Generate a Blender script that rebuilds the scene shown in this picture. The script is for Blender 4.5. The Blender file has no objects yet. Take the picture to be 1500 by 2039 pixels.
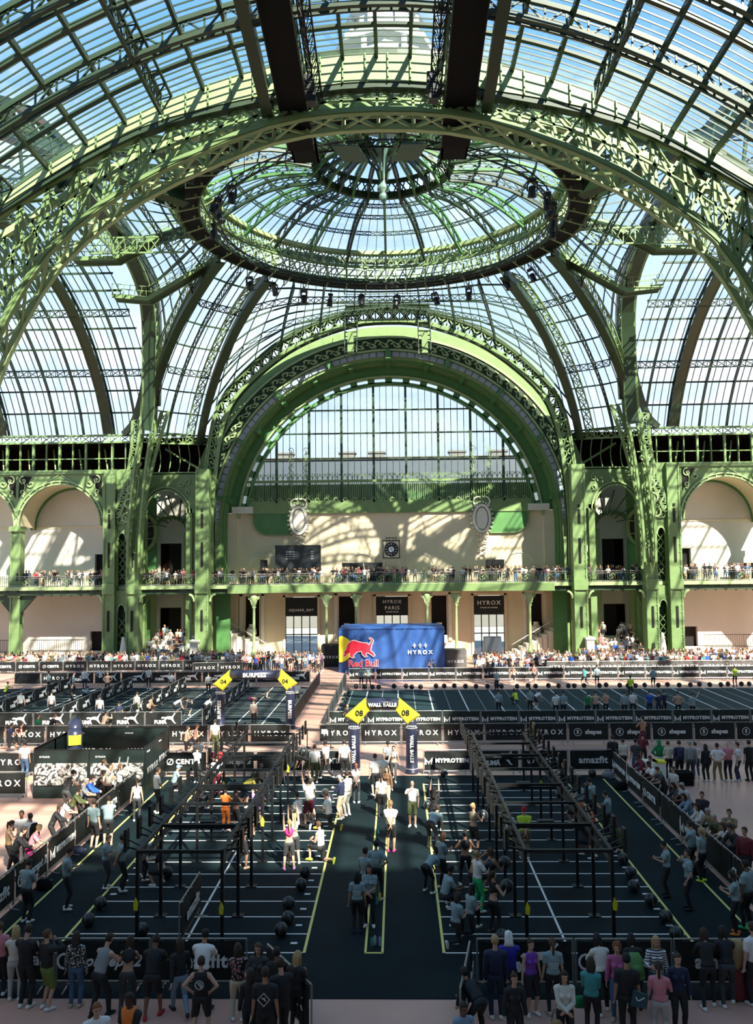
import bpy, math, random, os
import numpy as np
from mathutils import Vector, Matrix
from math import sin, cos, pi, sqrt, atan2, radians as R
random.seed(7)
rng = np.random.default_rng(7)
C = bpy.context.scene.collection
SC = bpy.context.scene

# ------------------------------------------------------------------ camera
FOC, CAMP = 1649.0, Vector((0.68, 0.0, 9.5))
YAW, PITCH, ROLL = R(1.384), R(3.724), R(-0.575)
cd = bpy.data.cameras.new('camera')
cam = bpy.data.objects.new('camera', cd); C.objects.link(cam)
cd.sensor_fit = 'HORIZONTAL'; cd.sensor_width = 36.0; cd.lens = 36.0 * FOC / 1500.0
cd.clip_end = 2000; cd.clip_start = 0.3
CM = Matrix.Rotation(YAW, 3, 'Z') @ Matrix.Rotation(pi / 2 + PITCH, 3, 'X') @ Matrix.Rotation(ROLL, 3, 'Z')
cam.matrix_world = Matrix.Translation(CAMP) @ CM.to_4x4()
SC.camera = cam

def fl(px, py, z=0.0):
    """where the line of sight through a picture point meets the level plane z"""
    d = CM @ Vector(((px - 750) / FOC, (1019.5 - py) / FOC, -1.0))
    t = (z - CAMP.z) / d.z
    return CAMP + d * t

# ------------------------------------------------------------------ sky, sun, exposure
W = bpy.data.worlds.new('sky'); SC.world = W; W.use_nodes = True
nt = W.node_tree; nt.nodes.clear()
def wn(t, **k):
    n = nt.nodes.new(t)
    for a, b in k.items(): setattr(n, a, b)
    return n
tc = wn('ShaderNodeTexCoord'); sx = wn('ShaderNodeSeparateXYZ')
nt.links.new(tc.outputs['Generated'], sx.inputs[0])
rp = wn('ShaderNodeValToRGB')
el = rp.color_ramp.elements
el[0].position = 0.0; el[0].color = (0.50, 0.54, 0.59, 1)
el[1].position = 0.80; el[1].color = (0.10, 0.26, 0.52, 1)
e = el.new(0.16); e.color = (0.42, 0.50, 0.61, 1)
e = el.new(0.36); e.color = (0.30, 0.42, 0.60, 1)
e = el.new(0.55); e.color = (0.125, 0.29, 0.54, 1)
nt.links.new(sx.outputs['Z'], rp.inputs['Fac'])
mp = wn('ShaderNodeMapping'); mp.inputs['Scale'].default_value = (1.6, 1.6, 4.0)
nt.links.new(tc.outputs['Generated'], mp.inputs['Vector'])
no = wn('ShaderNodeTexNoise'); no.inputs['Scale'].default_value = 2.2; no.inputs['Detail'].default_value = 7; no.inputs['Roughness'].default_value = 0.6
nt.links.new(mp.outputs[0], no.inputs['Vector'])
cr = wn('ShaderNodeValToRGB'); cr.color_ramp.elements[0].position = 0.50; cr.color_ramp.elements[1].position = 0.72
nt.links.new(no.outputs[0], cr.inputs['Fac'])
mx = wn('ShaderNodeMixRGB'); mx.inputs['Color2'].default_value = (0.56, 0.60, 0.65, 1)
nt.links.new(cr.outputs['Color'], mx.inputs['Fac']); nt.links.new(rp.outputs['Color'], mx.inputs['Color1'])
bg = wn('ShaderNodeBackground'); bg.inputs['Strength'].default_value = 1.34
nt.links.new(mx.outputs[0], bg.inputs['Color'])
wo = wn('ShaderNodeOutputWorld'); nt.links.new(bg.outputs[0], wo.inputs[0])

sd = bpy.data.lights.new('sun', 'SUN'); sd.energy = 9.3; sd.angle = R(0.6); sd.color = (1.0, 0.93, 0.80)
sun = bpy.data.objects.new('sun', sd); C.objects.link(sun)
sun.rotation_euler = Vector((-0.9, 1.75, -1.75)).to_track_quat('-Z', 'Y').to_euler()

SC.view_settings.view_transform = 'Standard'; SC.view_settings.look = 'None'
SC.view_settings.gamma = 1.0; SC.view_settings.use_curve_mapping = False
SC.view_settings.exposure = 0.84
SC.cycles.transparent_max_bounces = 20
SC.cycles.max_bounces = 6; SC.cycles.diffuse_bounces = 3; SC.cycles.glossy_bounces = 2

# ------------------------------------------------------------------ materials
MATS = {}
def mat(name, col, rough=0.6, metal=0.0, noise=0.0, nscale=3.0, bump=0.0, bscale=30.0, spec=0.5):
    if name in MATS: return MATS[name]
    m = bpy.data.materials.new(name); m.use_nodes = True
    t = m.node_tree; b = t.nodes['Principled BSDF']
    b.inputs['Base Color'].default_value = (*col, 1); b.inputs['Roughness'].default_value = rough
    b.inputs['Metallic'].default_value = metal
    b.inputs['Specular IOR Level'].default_value = spec
    if noise or bump:
        c = t.nodes.new('ShaderNodeTexCoord')
        if noise:
            n = t.nodes.new('ShaderNodeTexNoise'); n.inputs['Scale'].default_value = nscale; n.inputs['Detail'].default_value = 5
            t.links.new(c.outputs['Object'], n.inputs['Vector'])
            r = t.nodes.new('ShaderNodeValToRGB')
            r.color_ramp.elements[0].position = 0.3; r.color_ramp.elements[1].position = 0.7
            r.color_ramp.elements[0].color = (*[v * (1 - noise) for v in col], 1)
            r.color_ramp.elements[1].color = (*[min(1, v * (1 + noise)) for v in col], 1)
            t.links.new(n.outputs[0], r.inputs['Fac']); t.links.new(r.outputs[0], b.inputs['Base Color'])
        if bump:
            n2 = t.nodes.new('ShaderNodeTexNoise'); n2.inputs['Scale'].default_value = bscale; n2.inputs['Detail'].default_value = 3
            t.links.new(c.outputs['Object'], n2.inputs['Vector'])
            bp = t.nodes.new('ShaderNodeBump'); bp.inputs['Strength'].default_value = bump; bp.inputs['Distance'].default_value = 0.05
            t.links.new(n2.outputs[0], bp.inputs['Height']); t.links.new(bp.outputs[0], b.inputs['Normal'])
    MATS[name] = m
    return m

def glass_mat(name, tint=(0.965, 0.985, 0.985), gloss=0.06):
    m = bpy.data.materials.new(name); m.use_nodes = True
    t = m.node_tree; t.nodes.clear()
    tr = t.nodes.new('ShaderNodeBsdfTransparent'); tr.inputs[0].default_value = (*tint, 1)
    gl = t.nodes.new('ShaderNodeBsdfGlossy'); gl.inputs['Roughness'].default_value = 0.05
    mi = t.nodes.new('ShaderNodeMixShader'); mi.inputs[0].default_value = gloss
    o = t.nodes.new('ShaderNodeOutputMaterial')
    t.links.new(tr.outputs[0], mi.inputs[1]); t.links.new(gl.outputs[0], mi.inputs[2]); t.links.new(mi.outputs[0], o.inputs[0])
    return m

GREEN = mat('reseda_green_iron', (0.165, 0.255, 0.095), 0.42, 0.0, 0.10, 1.5)
GREEN2 = mat('deep_green_iron', (0.075, 0.20, 0.062), 0.40, 0.0, 0.12, 1.2)
PALEG = mat('pale_green_iron', (0.31, 0.41, 0.19), 0.45, 0.0, 0.08, 1.5)
DARKG = mat('dark_backlit_green_iron', (0.020, 0.045, 0.018), 0.45, 0.0, 0.12, 1.5)  # dark green, with the shade of backlit roof iron put into the colour
CREAM = mat('cream_plaster', (0.68, 0.58, 0.40), 0.85, 0, 0.05, 0.5)
GREYP = mat('grey_white_plaster', (0.62, 0.585, 0.51), 0.85, 0, 0.05, 0.4)
STONE = mat('pale_stone', (0.72, 0.68, 0.57), 0.8, 0, 0.06, 3)
BLACK = mat('black_metal', (0.006, 0.007, 0.008), 0.45)
BLACKM = mat('black_matt', (0.005, 0.006, 0.006), 0.8, spec=0.2)
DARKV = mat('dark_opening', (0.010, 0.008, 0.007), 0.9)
BROWND = mat('dark_red_brown_timber', (0.010, 0.004, 0.003), 0.9, 0, 0.3, 2, spec=0.05)
FLOORM = mat('pink_terrazzo_floor', (0.60, 0.345, 0.27), 0.33, 0, 0.14, 0.35, spec=0.3)
MATM = mat('black_rubber_mat', (0.0055, 0.0145, 0.0175), 0.8, 0, 0.25, 0.6, 0.15, 200, 0.15)
SLEDM = mat('sled_turf', (0.016, 0.040, 0.044), 0.8, 0, 0.2, 1.0, 0.2, 200, 0.2)
WHITEL = mat('white_line_tape', (0.85, 0.83, 0.80), 0.6)
GREYL = mat('grey_line_tape', (0.30, 0.33, 0.32), 0.6)
YELL = mat('yellow_line_tape', (0.85, 0.76, 0.22), 0.6)
WHITEP = mat('white_print', (0.80, 0.80, 0.78), 0.6)
BANNER = mat('black_banner_fabric', (0.006, 0.009, 0.009), 0.6, 0, 0.25, 2, 0.6, 3.0)
BANNERG = mat('dark_green_banner_fabric', (0.007, 0.018, 0.016), 0.55, 0, 0.2, 2, 0.6, 3.0)
BANNERS = mat('grey_banner_fabric', (0.085, 0.08, 0.075), 0.55, 0, 0.2, 2, 0.6, 3.0)
STEEL = mat('galvanised_steel', (0.34, 0.34, 0.32), 0.4, 0.6)
YELP = mat('yellow_pvc', (0.82, 0.72, 0.03), 0.4)
NAVYP = mat('navy_pvc', (0.022, 0.026, 0.055), 0.35)
BLUET = mat('blue_tent_fabric', (0.02, 0.075, 0.26), 0.5, 0, 0.12, 1.0, 0.8, 1.2)
REDP = mat('red_print', (0.80, 0.02, 0.05), 0.5)
GLASS = glass_mat('roof_glass')
GLASSW = glass_mat('window_glass', (0.90, 0.94, 0.95), 0.07)
SLATE = mat('slate_roof', (0.035, 0.048, 0.060), 0.6, 0, 0.1, 0.2)
BSTONE = mat('building_stone', (0.20, 0.185, 0.16), 0.8, 0, 0.08, 0.3)
GRND = mat('outside_paving', (0.35, 0.34, 0.32), 0.9)

# ------------------------------------------------------------------ mesh builder
class MB:
    def __init__(s): s.v = []; s.f = []; s.m = []; s.n = 0
    def add(s, vs, fs, mi=0):
        s.v.extend([tuple(v) for v in vs]); n = s.n
        s.f.extend([tuple(i + n for i in f) for f in fs]); s.m.extend([mi] * len(fs)); s.n += len(vs)
    def box(s, x0, x1, y0, y1, z0, z1, mi=0):
        s.add([(x0,y0,z0),(x1,y0,z0),(x1,y1,z0),(x0,y1,z0),(x0,y0,z1),(x1,y0,z1),(x1,y1,z1),(x0,y1,z1)],
              [(3,2,1,0),(4,5,6,7),(0,1,5,4),(1,2,6,5),(2,3,7,6),(3,0,4,7)], mi)
    def bar(s, p, q, w, d=None, up=(0, 0, 1), mi=0):
        p = Vector(p); q = Vector(q); d = w if d is None else d
        t = q - p
        if t.length < 1e-5: return
        t.normalize(); u = Vector(up)
        if abs(t.dot(u)) > 0.97: u = Vector((0, 1, 0)) if abs(t.y) < 0.9 else Vector((1, 0, 0))
        a = t.cross(u).normalized() * (w / 2); b = a.cross(t).normalized() * (d / 2)
        s.add([p-a-b, p+a-b, p+a+b, p-a+b, q-a-b, q+a-b, q+a+b, q-a+b],
              [(3,2,1,0),(4,5,6,7),(0,1,5,4),(1,2,6,5),(2,3,7,6),(3,0,4,7)], mi)
    def rail(s, pts, w, d=None, up=(0, 0, 1), mi=0, closed=False):
        """rectangular section swept along a polyline; w across, d along 'up'"""
        pts = [Vector(p) for p in pts]; d = w if d is None else d; n = len(pts)
        vs = []
        for i, p in enumerate(pts):
            if closed: t = pts[(i + 1) % n] - pts[i - 1]
            else: t = pts[min(i + 1, n - 1)] - pts[max(i - 1, 0)]
            t.normalize(); u = Vector(up[i]) if isinstance(up, list) else Vector(up)
            if abs(t.dot(u)) > 0.985: u = Vector((0, 1, 0.01))
            a = t.cross(u).normalized() * (w / 2); b = a.cross(t).normalized() * (d / 2)
            vs += [p-a-b, p+a-b, p+a+b, p-a+b]
        fs = []
        for i in range(n if closed else n - 1):
            k = 4 * i; l = 4 * ((i + 1) % n)
            for j in range(4): fs.append((k + j, k + (j + 1) % 4, l + (j + 1) % 4, l + j))
        if not closed: fs += [(3,2,1,0), (4*n-4, 4*n-3, 4*n-2, 4*n-1)]
        s.add(vs, fs, mi)
    def truss(s, A, B, cw, ww, up=(0, 1, 0), style='X', mi=0, posts=True, wmi=None):
        wmi = mi if wmi is None else wmi
        s.rail(A, cw, cw, up, mi); s.rail(B, cw, cw, up, mi)
        for i in range(len(A)):
            if posts: s.bar(A[i], B[i], ww, ww, up, wmi)
            if i < len(A) - 1:
                if style in 'X\\': s.bar(A[i], B[i+1], ww, ww, up, wmi)
                if style in 'X/': s.bar(B[i], A[i+1], ww, ww, up, wmi)
                if style == 'W': s.bar(*((A[i], B[i+1]) if i % 2 else (B[i], A[i+1])), ww, ww, up, wmi)
    def tube(s, pts, rad, seg=8, mi=0, caps=True):
        pts = [Vector(p) for p in pts]; n = len(pts)
        rads = rad if isinstance(rad, (list, tuple)) else [rad] * n
        vs = []; ref = None
        for i, p in enumerate(pts):
            t = (pts[min(i+1, n-1)] - pts[max(i-1, 0)]).normalized()
            if ref is None: ref = Vector((0, 0, 1)) if abs(t.z) < 0.9 else Vector((1, 0, 0))
            a = t.cross(ref).normalized(); b = t.cross(a).normalized(); ref = a.cross(t)
            for k in range(seg):
                an = 2 * pi * k / seg
                vs.append(p + (a * cos(an) + b * sin(an)) * rads[i])
        fs = [(i*seg+k, i*seg+(k+1) % seg, (i+1)*seg+(k+1) % seg, (i+1)*seg+k) for i in range(n-1) for k in range(seg)]
        if caps: fs += [tuple(reversed(range(seg))), tuple(range((n-1)*seg, n*seg))]
        s.add(vs, fs, mi)
    def lathe(s, prof, seg=16, o=(0, 0, 0), mi=0):
        vs = []; fs = []
        for r, z in prof:
            for k in range(seg):
                a = 2 * pi * k / seg; vs.append((o[0] + r*cos(a), o[1] + r*sin(a), o[2] + z))
        n = len(prof)
        for i in range(n-1):
            for k in range(seg): fs.append((i*seg+k, i*seg+(k+1) % seg, (i+1)*seg+(k+1) % seg, (i+1)*seg+k))
        if prof[0][0] > 1e-4: fs.append(tuple(reversed(range(seg))))
        if prof[-1][0] > 1e-4: fs.append(tuple(range((n-1)*seg, n*seg)))
        s.add(vs, fs, mi)
    def strip(s, pairs, y0, y1, mi=0):
        """solid between two outlines given as ((x,z) inner, (x,z) outer) pairs, from y0 to y1"""
        vs = []
        for a, b in pairs: vs += [(a[0], y0, a[1]), (b[0], y0, b[1]), (a[0], y1, a[1]), (b[0], y1, b[1])]
        fs = []
        for i in range(len(pairs) - 1):
            k = 4*i; l = k+4
            fs += [(k, k+1, l+1, l), (k+2, l+2, l+3, k+3), (k, l, l+2, k+2), (k+1, k+3, l+3, l+1)]
        fs += [(0, 2, 3, 1), (4*len(pairs)-4, 4*len(pairs)-3, 4*len(pairs)-1, 4*len(pairs)-2)]
        s.add(vs, fs, mi)
    def poly(s, pts, y0, y1, mi=0):
        """flat outline (x,z) given thickness along y"""
        n = len(pts)
        vs = [(x, y0, z) for x, z in pts] + [(x, y1, z) for x, z in pts]
        fs = [tuple(range(n)), tuple(reversed(range(n, 2*n)))] + [(i, n+i, n+(i+1) % n, (i+1) % n) for i in range(n)]
        s.add(vs, fs, mi)
    def mesh(s, name, mats, smooth=False):
        me = bpy.data.meshes.new(name); me.from_pydata(s.v, [], s.f)
        for m in (mats if isinstance(mats, (list, tuple)) else [mats]): me.materials.append(m)
        if any(s.m): me.polygons.foreach_set('material_index', s.m)
        if smooth: me.polygons.foreach_set('use_smooth', [True] * len(s.f))
        me.update(); return me
    def obj(s, name, mats, parent=None, smooth=False):
        return link(name, s.mesh(name, mats, smooth), parent)

def link(name, me, parent=None, loc=None, rz=None):
    o = bpy.data.objects.new(name, me); C.objects.link(o)
    if parent is not None: o.parent = parent
    if loc is not None: o.location = loc
    if rz is not None: o.rotation_euler = (0, 0, rz)
    return o
def shorten(t):
    w = t.split(); n = lambda: sum(len(x.replace('-', ' ').split()) for x in w)
    for k in ('a', 'the', 'an', 'and', 'of', 'in', 'seen', 'black'):
        while n() > 15 and k in w[1:]: w.pop(1 + w[1:].index(k))
    return ' '.join(w)
def tag(o, label=None, cat=None, group=None, kind=None):
    if label: o['label'] = shorten(label)
    if cat: o['category'] = cat
    if group: o['group'] = group
    if kind: o['kind'] = kind
    return o
def empty(name, label, cat, loc=(0, 0, 0), rz=0, group=None, kind=None):
    o = bpy.data.objects.new(name, None); C.objects.link(o); o.location = loc; o.rotation_euler = (0, 0, rz)
    return tag(o, label, cat, group, kind)
def copy_tree(o, parent=None):
    c = o.copy(); C.objects.link(c)
    if parent is not None: c.parent = parent
    for ch in list(o.children): copy_tree(ch, c)
    return c
ORD = ['first','second','third','fourth','fifth','sixth','seventh','eighth','ninth','tenth','eleventh','twelfth','thirteenth','fourteenth','fifteenth','sixteenth','seventeenth','eighteenth','nineteenth','twentieth']
def arcp(cx, cz, r, a0, a1, n, y=None):
    out = []
    for i in range(n + 1):
        a = R(a0 + (a1 - a0) * i / n); x = cx + r*cos(a); z = cz + r*sin(a)
        out.append((x, z) if y is None else Vector((x, y, z)))
    return out

_txt = {}
def text_mesh(s, size=1.0, bold=0.0, depth=0.01, space=1.0, shear=0.0, m=None):
    """lettering as a mesh lying in the xz plane (facing -y), centred"""
    key = (s, size, bold, depth, space, shear, m.name if m else '')
    if key in _txt: return _txt[key]
    cu = bpy.data.curves.new('lettering', 'FONT'); cu.body = s; cu.size = size; cu.offset = bold; cu.extrude = depth
    cu.align_x = 'CENTER'; cu.align_y = 'CENTER'; cu.space_character = space; cu.shear = shear; cu.resolution_u = 2
    o = bpy.data.objects.new('lettering', cu); C.objects.link(o)
    dg = bpy.context.evaluated_depsgraph_get()
    me = bpy.data.meshes.new_from_object(o.evaluated_get(dg))
    me.transform(Matrix.Rotation(pi / 2, 4, 'X'))
    me.materials.clear(); me.materials.append(m or WHITEP)
    bpy.data.objects.remove(o); bpy.data.curves.remove(cu)
    _txt[key] = me
    return me

# ================================================================== helpers for curved iron and glass
def crom(P, n):
    """Catmull-Rom through points, n samples evenly by arc length"""
    P = [Vector(p) for p in P]; Q = [P[0]*2 - P[1]] + P + [P[-1]*2 - P[-2]]; out = []
    for i in range(1, len(Q) - 2):
        a, b, c, d = Q[i-1], Q[i], Q[i+1], Q[i+2]
        for k in range(12):
            t = k / 12
            out.append(0.5 * ((2*b) + (c - a)*t + (2*a - 5*b + 4*c - d)*t*t + (3*b - a - 3*c + d)*t*t*t))
    out.append(P[-1])
    L = [0]
    for i in range(1, len(out)): L.append(L[-1] + (out[i] - out[i-1]).length)
    res = []; j = 0
    for k in range(n + 1):
        s = L[-1] * k / n
        while j < len(L) - 2 and L[j+1] < s: j += 1
        f = 0 if L[j+1] == L[j] else (s - L[j]) / (L[j+1] - L[j])
        res.append(out[j].lerp(out[j+1], min(1, max(0, f))))
    return res
def mir(P): return [Vector((-p[0], p[1], p[2])) for p in reversed([Vector(q) for q in P])]
def sym(P):
    P = [Vector(p) for p in P]          # left half, ending on the axis
    return P + [Vector((-p.x, p.y, p.z)) for p in reversed(P[:-1])]
def mx_(P, s): return [Vector((s * p[0], p[1], p[2])) for p in P]

PANE_N = {}
def panes(quads, parent, m=GLASS, th=0.02, bar=0.05, barm=DARKG, maxn=300, near=None, kind_name='pane', bars=True):
    """every quad a pane of its own (the largest-looking maxn), the others joined; glazing bars along their long edges"""
    cen = [sum((Vector(p) for p in q), Vector()) / 4 for q in quads]
    def size(i):
        q = quads[i]; a = (Vector(q[1]) - Vector(q[0])).length * (Vector(q[3]) - Vector(q[0])).length
        d = cen[i] - CAMP
        inv = 0 if abs(d.x / max(d.y, .1)) > 0.5 or d.z / max(d.y, .1) > 0.76 else 1
        return -inv * 1000 - a / max(1, d.length_squared)
    order = sorted(range(len(quads)), key=size)
    rest = MB()
    for r, i in enumerate(order):
        q = [Vector(p) for p in quads[i]]
        n = (q[1] - q[0]).cross(q[3] - q[0]); n.normalize(); n *= th / 2
        vs = [p - n for p in q] + [p + n for p in q]
        fs = [(3,2,1,0), (4,5,6,7), (0,1,5,4), (1,2,6,5), (2,3,7,6), (3,0,4,7)]
        if r < maxn:
            b = MB(); b.add(vs, fs); b.obj(kind_name, m, parent)
        else: rest.add(vs, fs)
    if rest.v: tag(rest.obj('far_panes', m, parent), kind='stuff')
    if bars:
        b = MB(); done = set()
        for q in quads:
            for a, c in ((q[0], q[3]), (q[1], q[2])):
                k = tuple(round(v, 2) for v in (*a, *c))
                if k in done: continue
                done.add(k); n = (Vector(q[1]) - Vector(q[0])).cross(Vector(q[3]) - Vector(q[0]))
                b.bar(a, c, bar, bar * 2.0, n)
        if b.v: tag(b.obj('glazing_bars', barm, parent), kind='stuff')

# ================================================================== floor
def struct(mb, name, m, label, cat='structure', smooth=False):
    return tag(mb.obj(name, m, None, smooth), label, cat, kind='structure')
b = MB(); b.box(-64, 64, -10, 88.6, -0.4, 0)
struct(b, 'floor', FLOORM, 'pinkish beige polished hall floor under the mats and barriers', 'floor')
b = MB(); b.box(-400, 400, -200, 600, -0.9, -0.45)
struct(b, 'ground_outside', GRND, 'grey paving outside the glazed hall', 'ground')

LANE0, LANED = 20.99, 1.045
fm = MB(); fm.box(-10.25, 10.25, 18.84, 38.2, 0, 0.015)
fm = struct(fm, 'floor_mat', MATM, 'black rubber mat of the ball throwing lanes in the middle of the hall', 'mat')
def line(parent, p, q, w, m, z=0.0165, name='lane_line'):
    b = MB(); d = (Vector((q[0], q[1], 0)) - Vector((p[0], p[1], 0))).normalized(); n = Vector((-d.y, d.x, 0)) * w / 2
    P, Q = Vector((*p, z)), Vector((*q, z))
    vs = [P - n, P + n, Q + n, Q - n]; vs += [v + Vector((0, 0, .004)) for v in vs]
    b.add(vs, [(4,7,6,5), (0,1,2,3), (0,4,5,1), (1,5,6,2), (2,6,7,3), (3,7,4,0)]); return b.obj(name, m, parent)
for s in (-1, 1):
    for k in range(16):
        y = LANE0 + k * LANED
        line(fm, (s*1.76, y), (s*7.95, y), 0.055, WHITEL)
    line(fm, (s*4.8, LANE0), (s*4.8, LANE0 + 15*LANED), 0.06, WHITEL)
    line(fm, (s*1.72, LANE0), (s*1.72, LANE0 + 15.1*LANED), 0.07, YELL)
    line(fm, (s*7.98, LANE0), (s*7.98, LANE0 + 15.1*LANED), 0.07, YELL)
    line(fm, (s*9.68, 20.2), (s*9.68, 37.5), 0.07, YELL)
    for k in range(15):
        y = LANE0 + (k + .5) * LANED
        line(fm, (s*1.95, y), (s*2.12, y), 0.10, WHITEL, name='lane_number')
        line(fm, (s*7.62, y), (s*7.8, y), 0.10, WHITEL, name='lane_number')
for s in (-1, 1): line(fm, (s*0.21, LANE0), (s*0.21, 37.6), 0.06, YELL)
line(fm, (-0.24, LANE0), (0.24, LANE0), 0.07, YELL)

sm = MB(); sm.box(-3.4, 36, 48.9, 64.0, 0, 0.02)
sm = struct(sm, 'sled_track_mat', SLEDM, 'blue-green turf of the long sled lanes right of the walkway', 'mat')
for k in range(34):
    x = -2.8 + k * 1.15
    line(sm, (x, 49.1), (x, 63.8), 0.09 if k % 2 else 0.05, WHITEL if k % 2 else GREYL, z=0.0215)
bm = MB(); bm.box(-33, -5.9, 49.0, 66.0, 0, 0.02)
bm = struct(bm, 'burpee_lane_mat', MATM, 'black mat of the striped jump lanes left of the walkway', 'mat')
for k in range(26):
    y = 49.8 + k * 0.62
    for x0, x1 in ((-10.7, -6.1), (-15.6, -11.1), (-19.8, -16.0), (-24.6, -20.2), (-32.5, -25.0)):
        if k % 2 == 0 or x1 > -12: line(bm, (x0, y), (x1, y), 0.07, GREYL, z=0.0215)
for x in (-7.6, -9.2, -12.6, -14.1, -17.2, -18.7, -21.6, -23.2, -26.8, -29):
    line(bm, (x, 49.3), (x, 65.8), 0.07, WHITEL, z=0.0215)

# ================================================================== far wall of the hall
ZB = 7.75      # gallery floor level
wl = MB()
def wall_with_openings(b, x0, x1, z0, z1, y0, y1, ops):
    xs = sorted({x0, x1} | {v for o in ops for v in o[:2]}); zs = sorted({z0, z1} | {v for o in ops for v in o[2:]})
    for i in range(len(xs) - 1):
        for j in range(len(zs) - 1):
            cx, cz = (xs[i] + xs[i+1]) / 2, (zs[j] + zs[j+1]) / 2
            if not any(o[0] < cx < o[1] and o[2] < cz < o[3] for o in ops): b.box(xs[i], xs[i+1], y0, y1, zs[j], zs[j+1])
ops_c = [(-15.5, -14.0, 2.2, 6.4), (-5.55, -3.85, 2.2, 6.3), (4.25, 5.85, 2.2, 6.3), (14.4, 15.9, 2.2, 6.4),
         (-11.2, -7.8, 0, 6.3), (-1.6, 1.8, 0, 6.3), (8.7, 11.9, 0, 6.3)]
wall_with_openings(wl, -17.6, 17.6, 0, 15.2, 88.0, 88.6, ops_c)
wf = struct(wl, 'wall_far', CREAM, 'warm cream end wall under the big arched window', 'wall')
for s in (-1, 1):                                   # the side bays behind the galleries
    w = MB()
    ops = [(s*30 - .9, s*30 + .9, ZB, 11.0), (s*30.4 - .9, s*30.4 + .9, 0, 3.0)]
    wall_with_openings(w, min(s*27.9, s*62), max(s*27.9, s*62), 0, 19.4, 86.0, 86.6, ops)
    o = struct(w, 'wall_left' if s < 0 else 'wall_right', GREYP, ('left' if s < 0 else 'right') + ' grey-white plaster wall behind the side gallery', 'wall')
    d = MB(); d.box(min(s*27.9, s*62), max(s*27.9, s*62), 85.93, 86.0, 13.75, 13.95); d.obj('wall_moulding', CREAM, o)
    d = MB(); d.box(min(s*27.9, s*62), max(s*27.9, s*62), 85.9, 86.0, 0, 1.0); d.obj('stone_plinth', STONE, o)
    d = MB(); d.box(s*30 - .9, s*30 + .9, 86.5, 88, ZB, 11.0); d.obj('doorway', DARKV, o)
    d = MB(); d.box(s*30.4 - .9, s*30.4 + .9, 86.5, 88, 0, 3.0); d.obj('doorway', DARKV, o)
    # little bay between the two piers
    w = MB()
    wall_with_openings(w, min(s*17.6, s*27.9), max(s*17.6, s*27.9), 0, 18.5, 87.5, 88.1,
                       [(min(s*22.2, s*24.5), max(s*22.2, s*24.5), ZB, 12.1), (min(s*22.2, s*24.5), max(s*22.2, s*24.5), 0, 5.3)])
    o = struct(w, 'wall_bay_left' if s < 0 else 'wall_bay_right', GREYP, 'pale wall of the narrow bay between the two ' + ('left' if s < 0 else 'right') + ' piers', 'wall')
    for z0, z1 in ((ZB, 12.1), (0, 5.3)):
        d = MB(); d.box(min(s*22.2, s*24.5), max(s*22.2, s*24.5), 87.9, 90, z0, z1); d.obj('doorway', BROWND, o)
        d = MB(); d.box(min(s*22.2, s*23.6), max(s*22.2, s*23.6), 87.8, 87.9, z0, z1); d.obj('door_leaf', DARKV, o)
    for xx in (21.6, 25.1):
        d = MB(); d.box(s*xx - .3, s*xx + .3, 87.2, 87.5, 0, 13.2); d.obj('pilaster', PALEG, o)
    d = MB()
    aw = [Vector((s*23.3 + 2.0*cos(a), 87.3, 13.0 + 1.9*sin(a))) for a in np.linspace(0, pi, 20)]
    d.rail(aw, .4, .3, (0, 1, 0)); d.obj('door_arch', GREEN, o)
    # conch ribs of the niche vault
    for k in range(7):
        a = pi * (k + .5) / 7
        d = MB(); P = [Vector((s*22.5 + 3.2*t*cos(a), 87.4 - 4.2*t, 13.6 + 3.2*t*sin(a))) for t in np.linspace(.3, 1, 6)]
        d.rail(P, .10, .14, (0, 1, 0)); d.obj('vault_rib', DARKG, o)
    # round window beside the door
    d = MB(); P = [Vector((s*25.3 + 1.05*cos(a), 85.2, 13.2 + 1.75*sin(a))) for a in np.linspace(0, 2*pi, 25)[:-1]]
    d.rail(P, .35, .45, (0, 1, 0), closed=True); oc = d.obj('round_window', GREEN, o)
    d = MB(); d.poly([(s*25.3 + .95*cos(a), 13.2 + 1.6*sin(a)) for a in np.linspace(0, 2*pi, 25)[:-1]], 85.3, 85.36); d.obj('pane', DARKV, oc)
    d = MB(); d.box(s*25.3-.04, s*25.3+.04, 85.2, 85.3, 11.7, 14.7); d.box(s*25.3-.9, s*25.3+.9, 85.2, 85.3, 12.5, 12.58); d.box(s*25.3-.9, s*25.3+.9, 85.2, 85.3, 13.8, 13.88); d.obj('muntin', PALEG, oc)
    d = MB(); d.box(min(s*24.3, s*27.4), max(s*24.3, s*27.4), 85.35, 85.6, ZB, 19); d.box(min(s*24.9, s*27.4), max(s*24.9, s*27.4), 85.35, 85.6, 0, ZB-.5); d.obj('green_panel', GREEN2, o)

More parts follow.
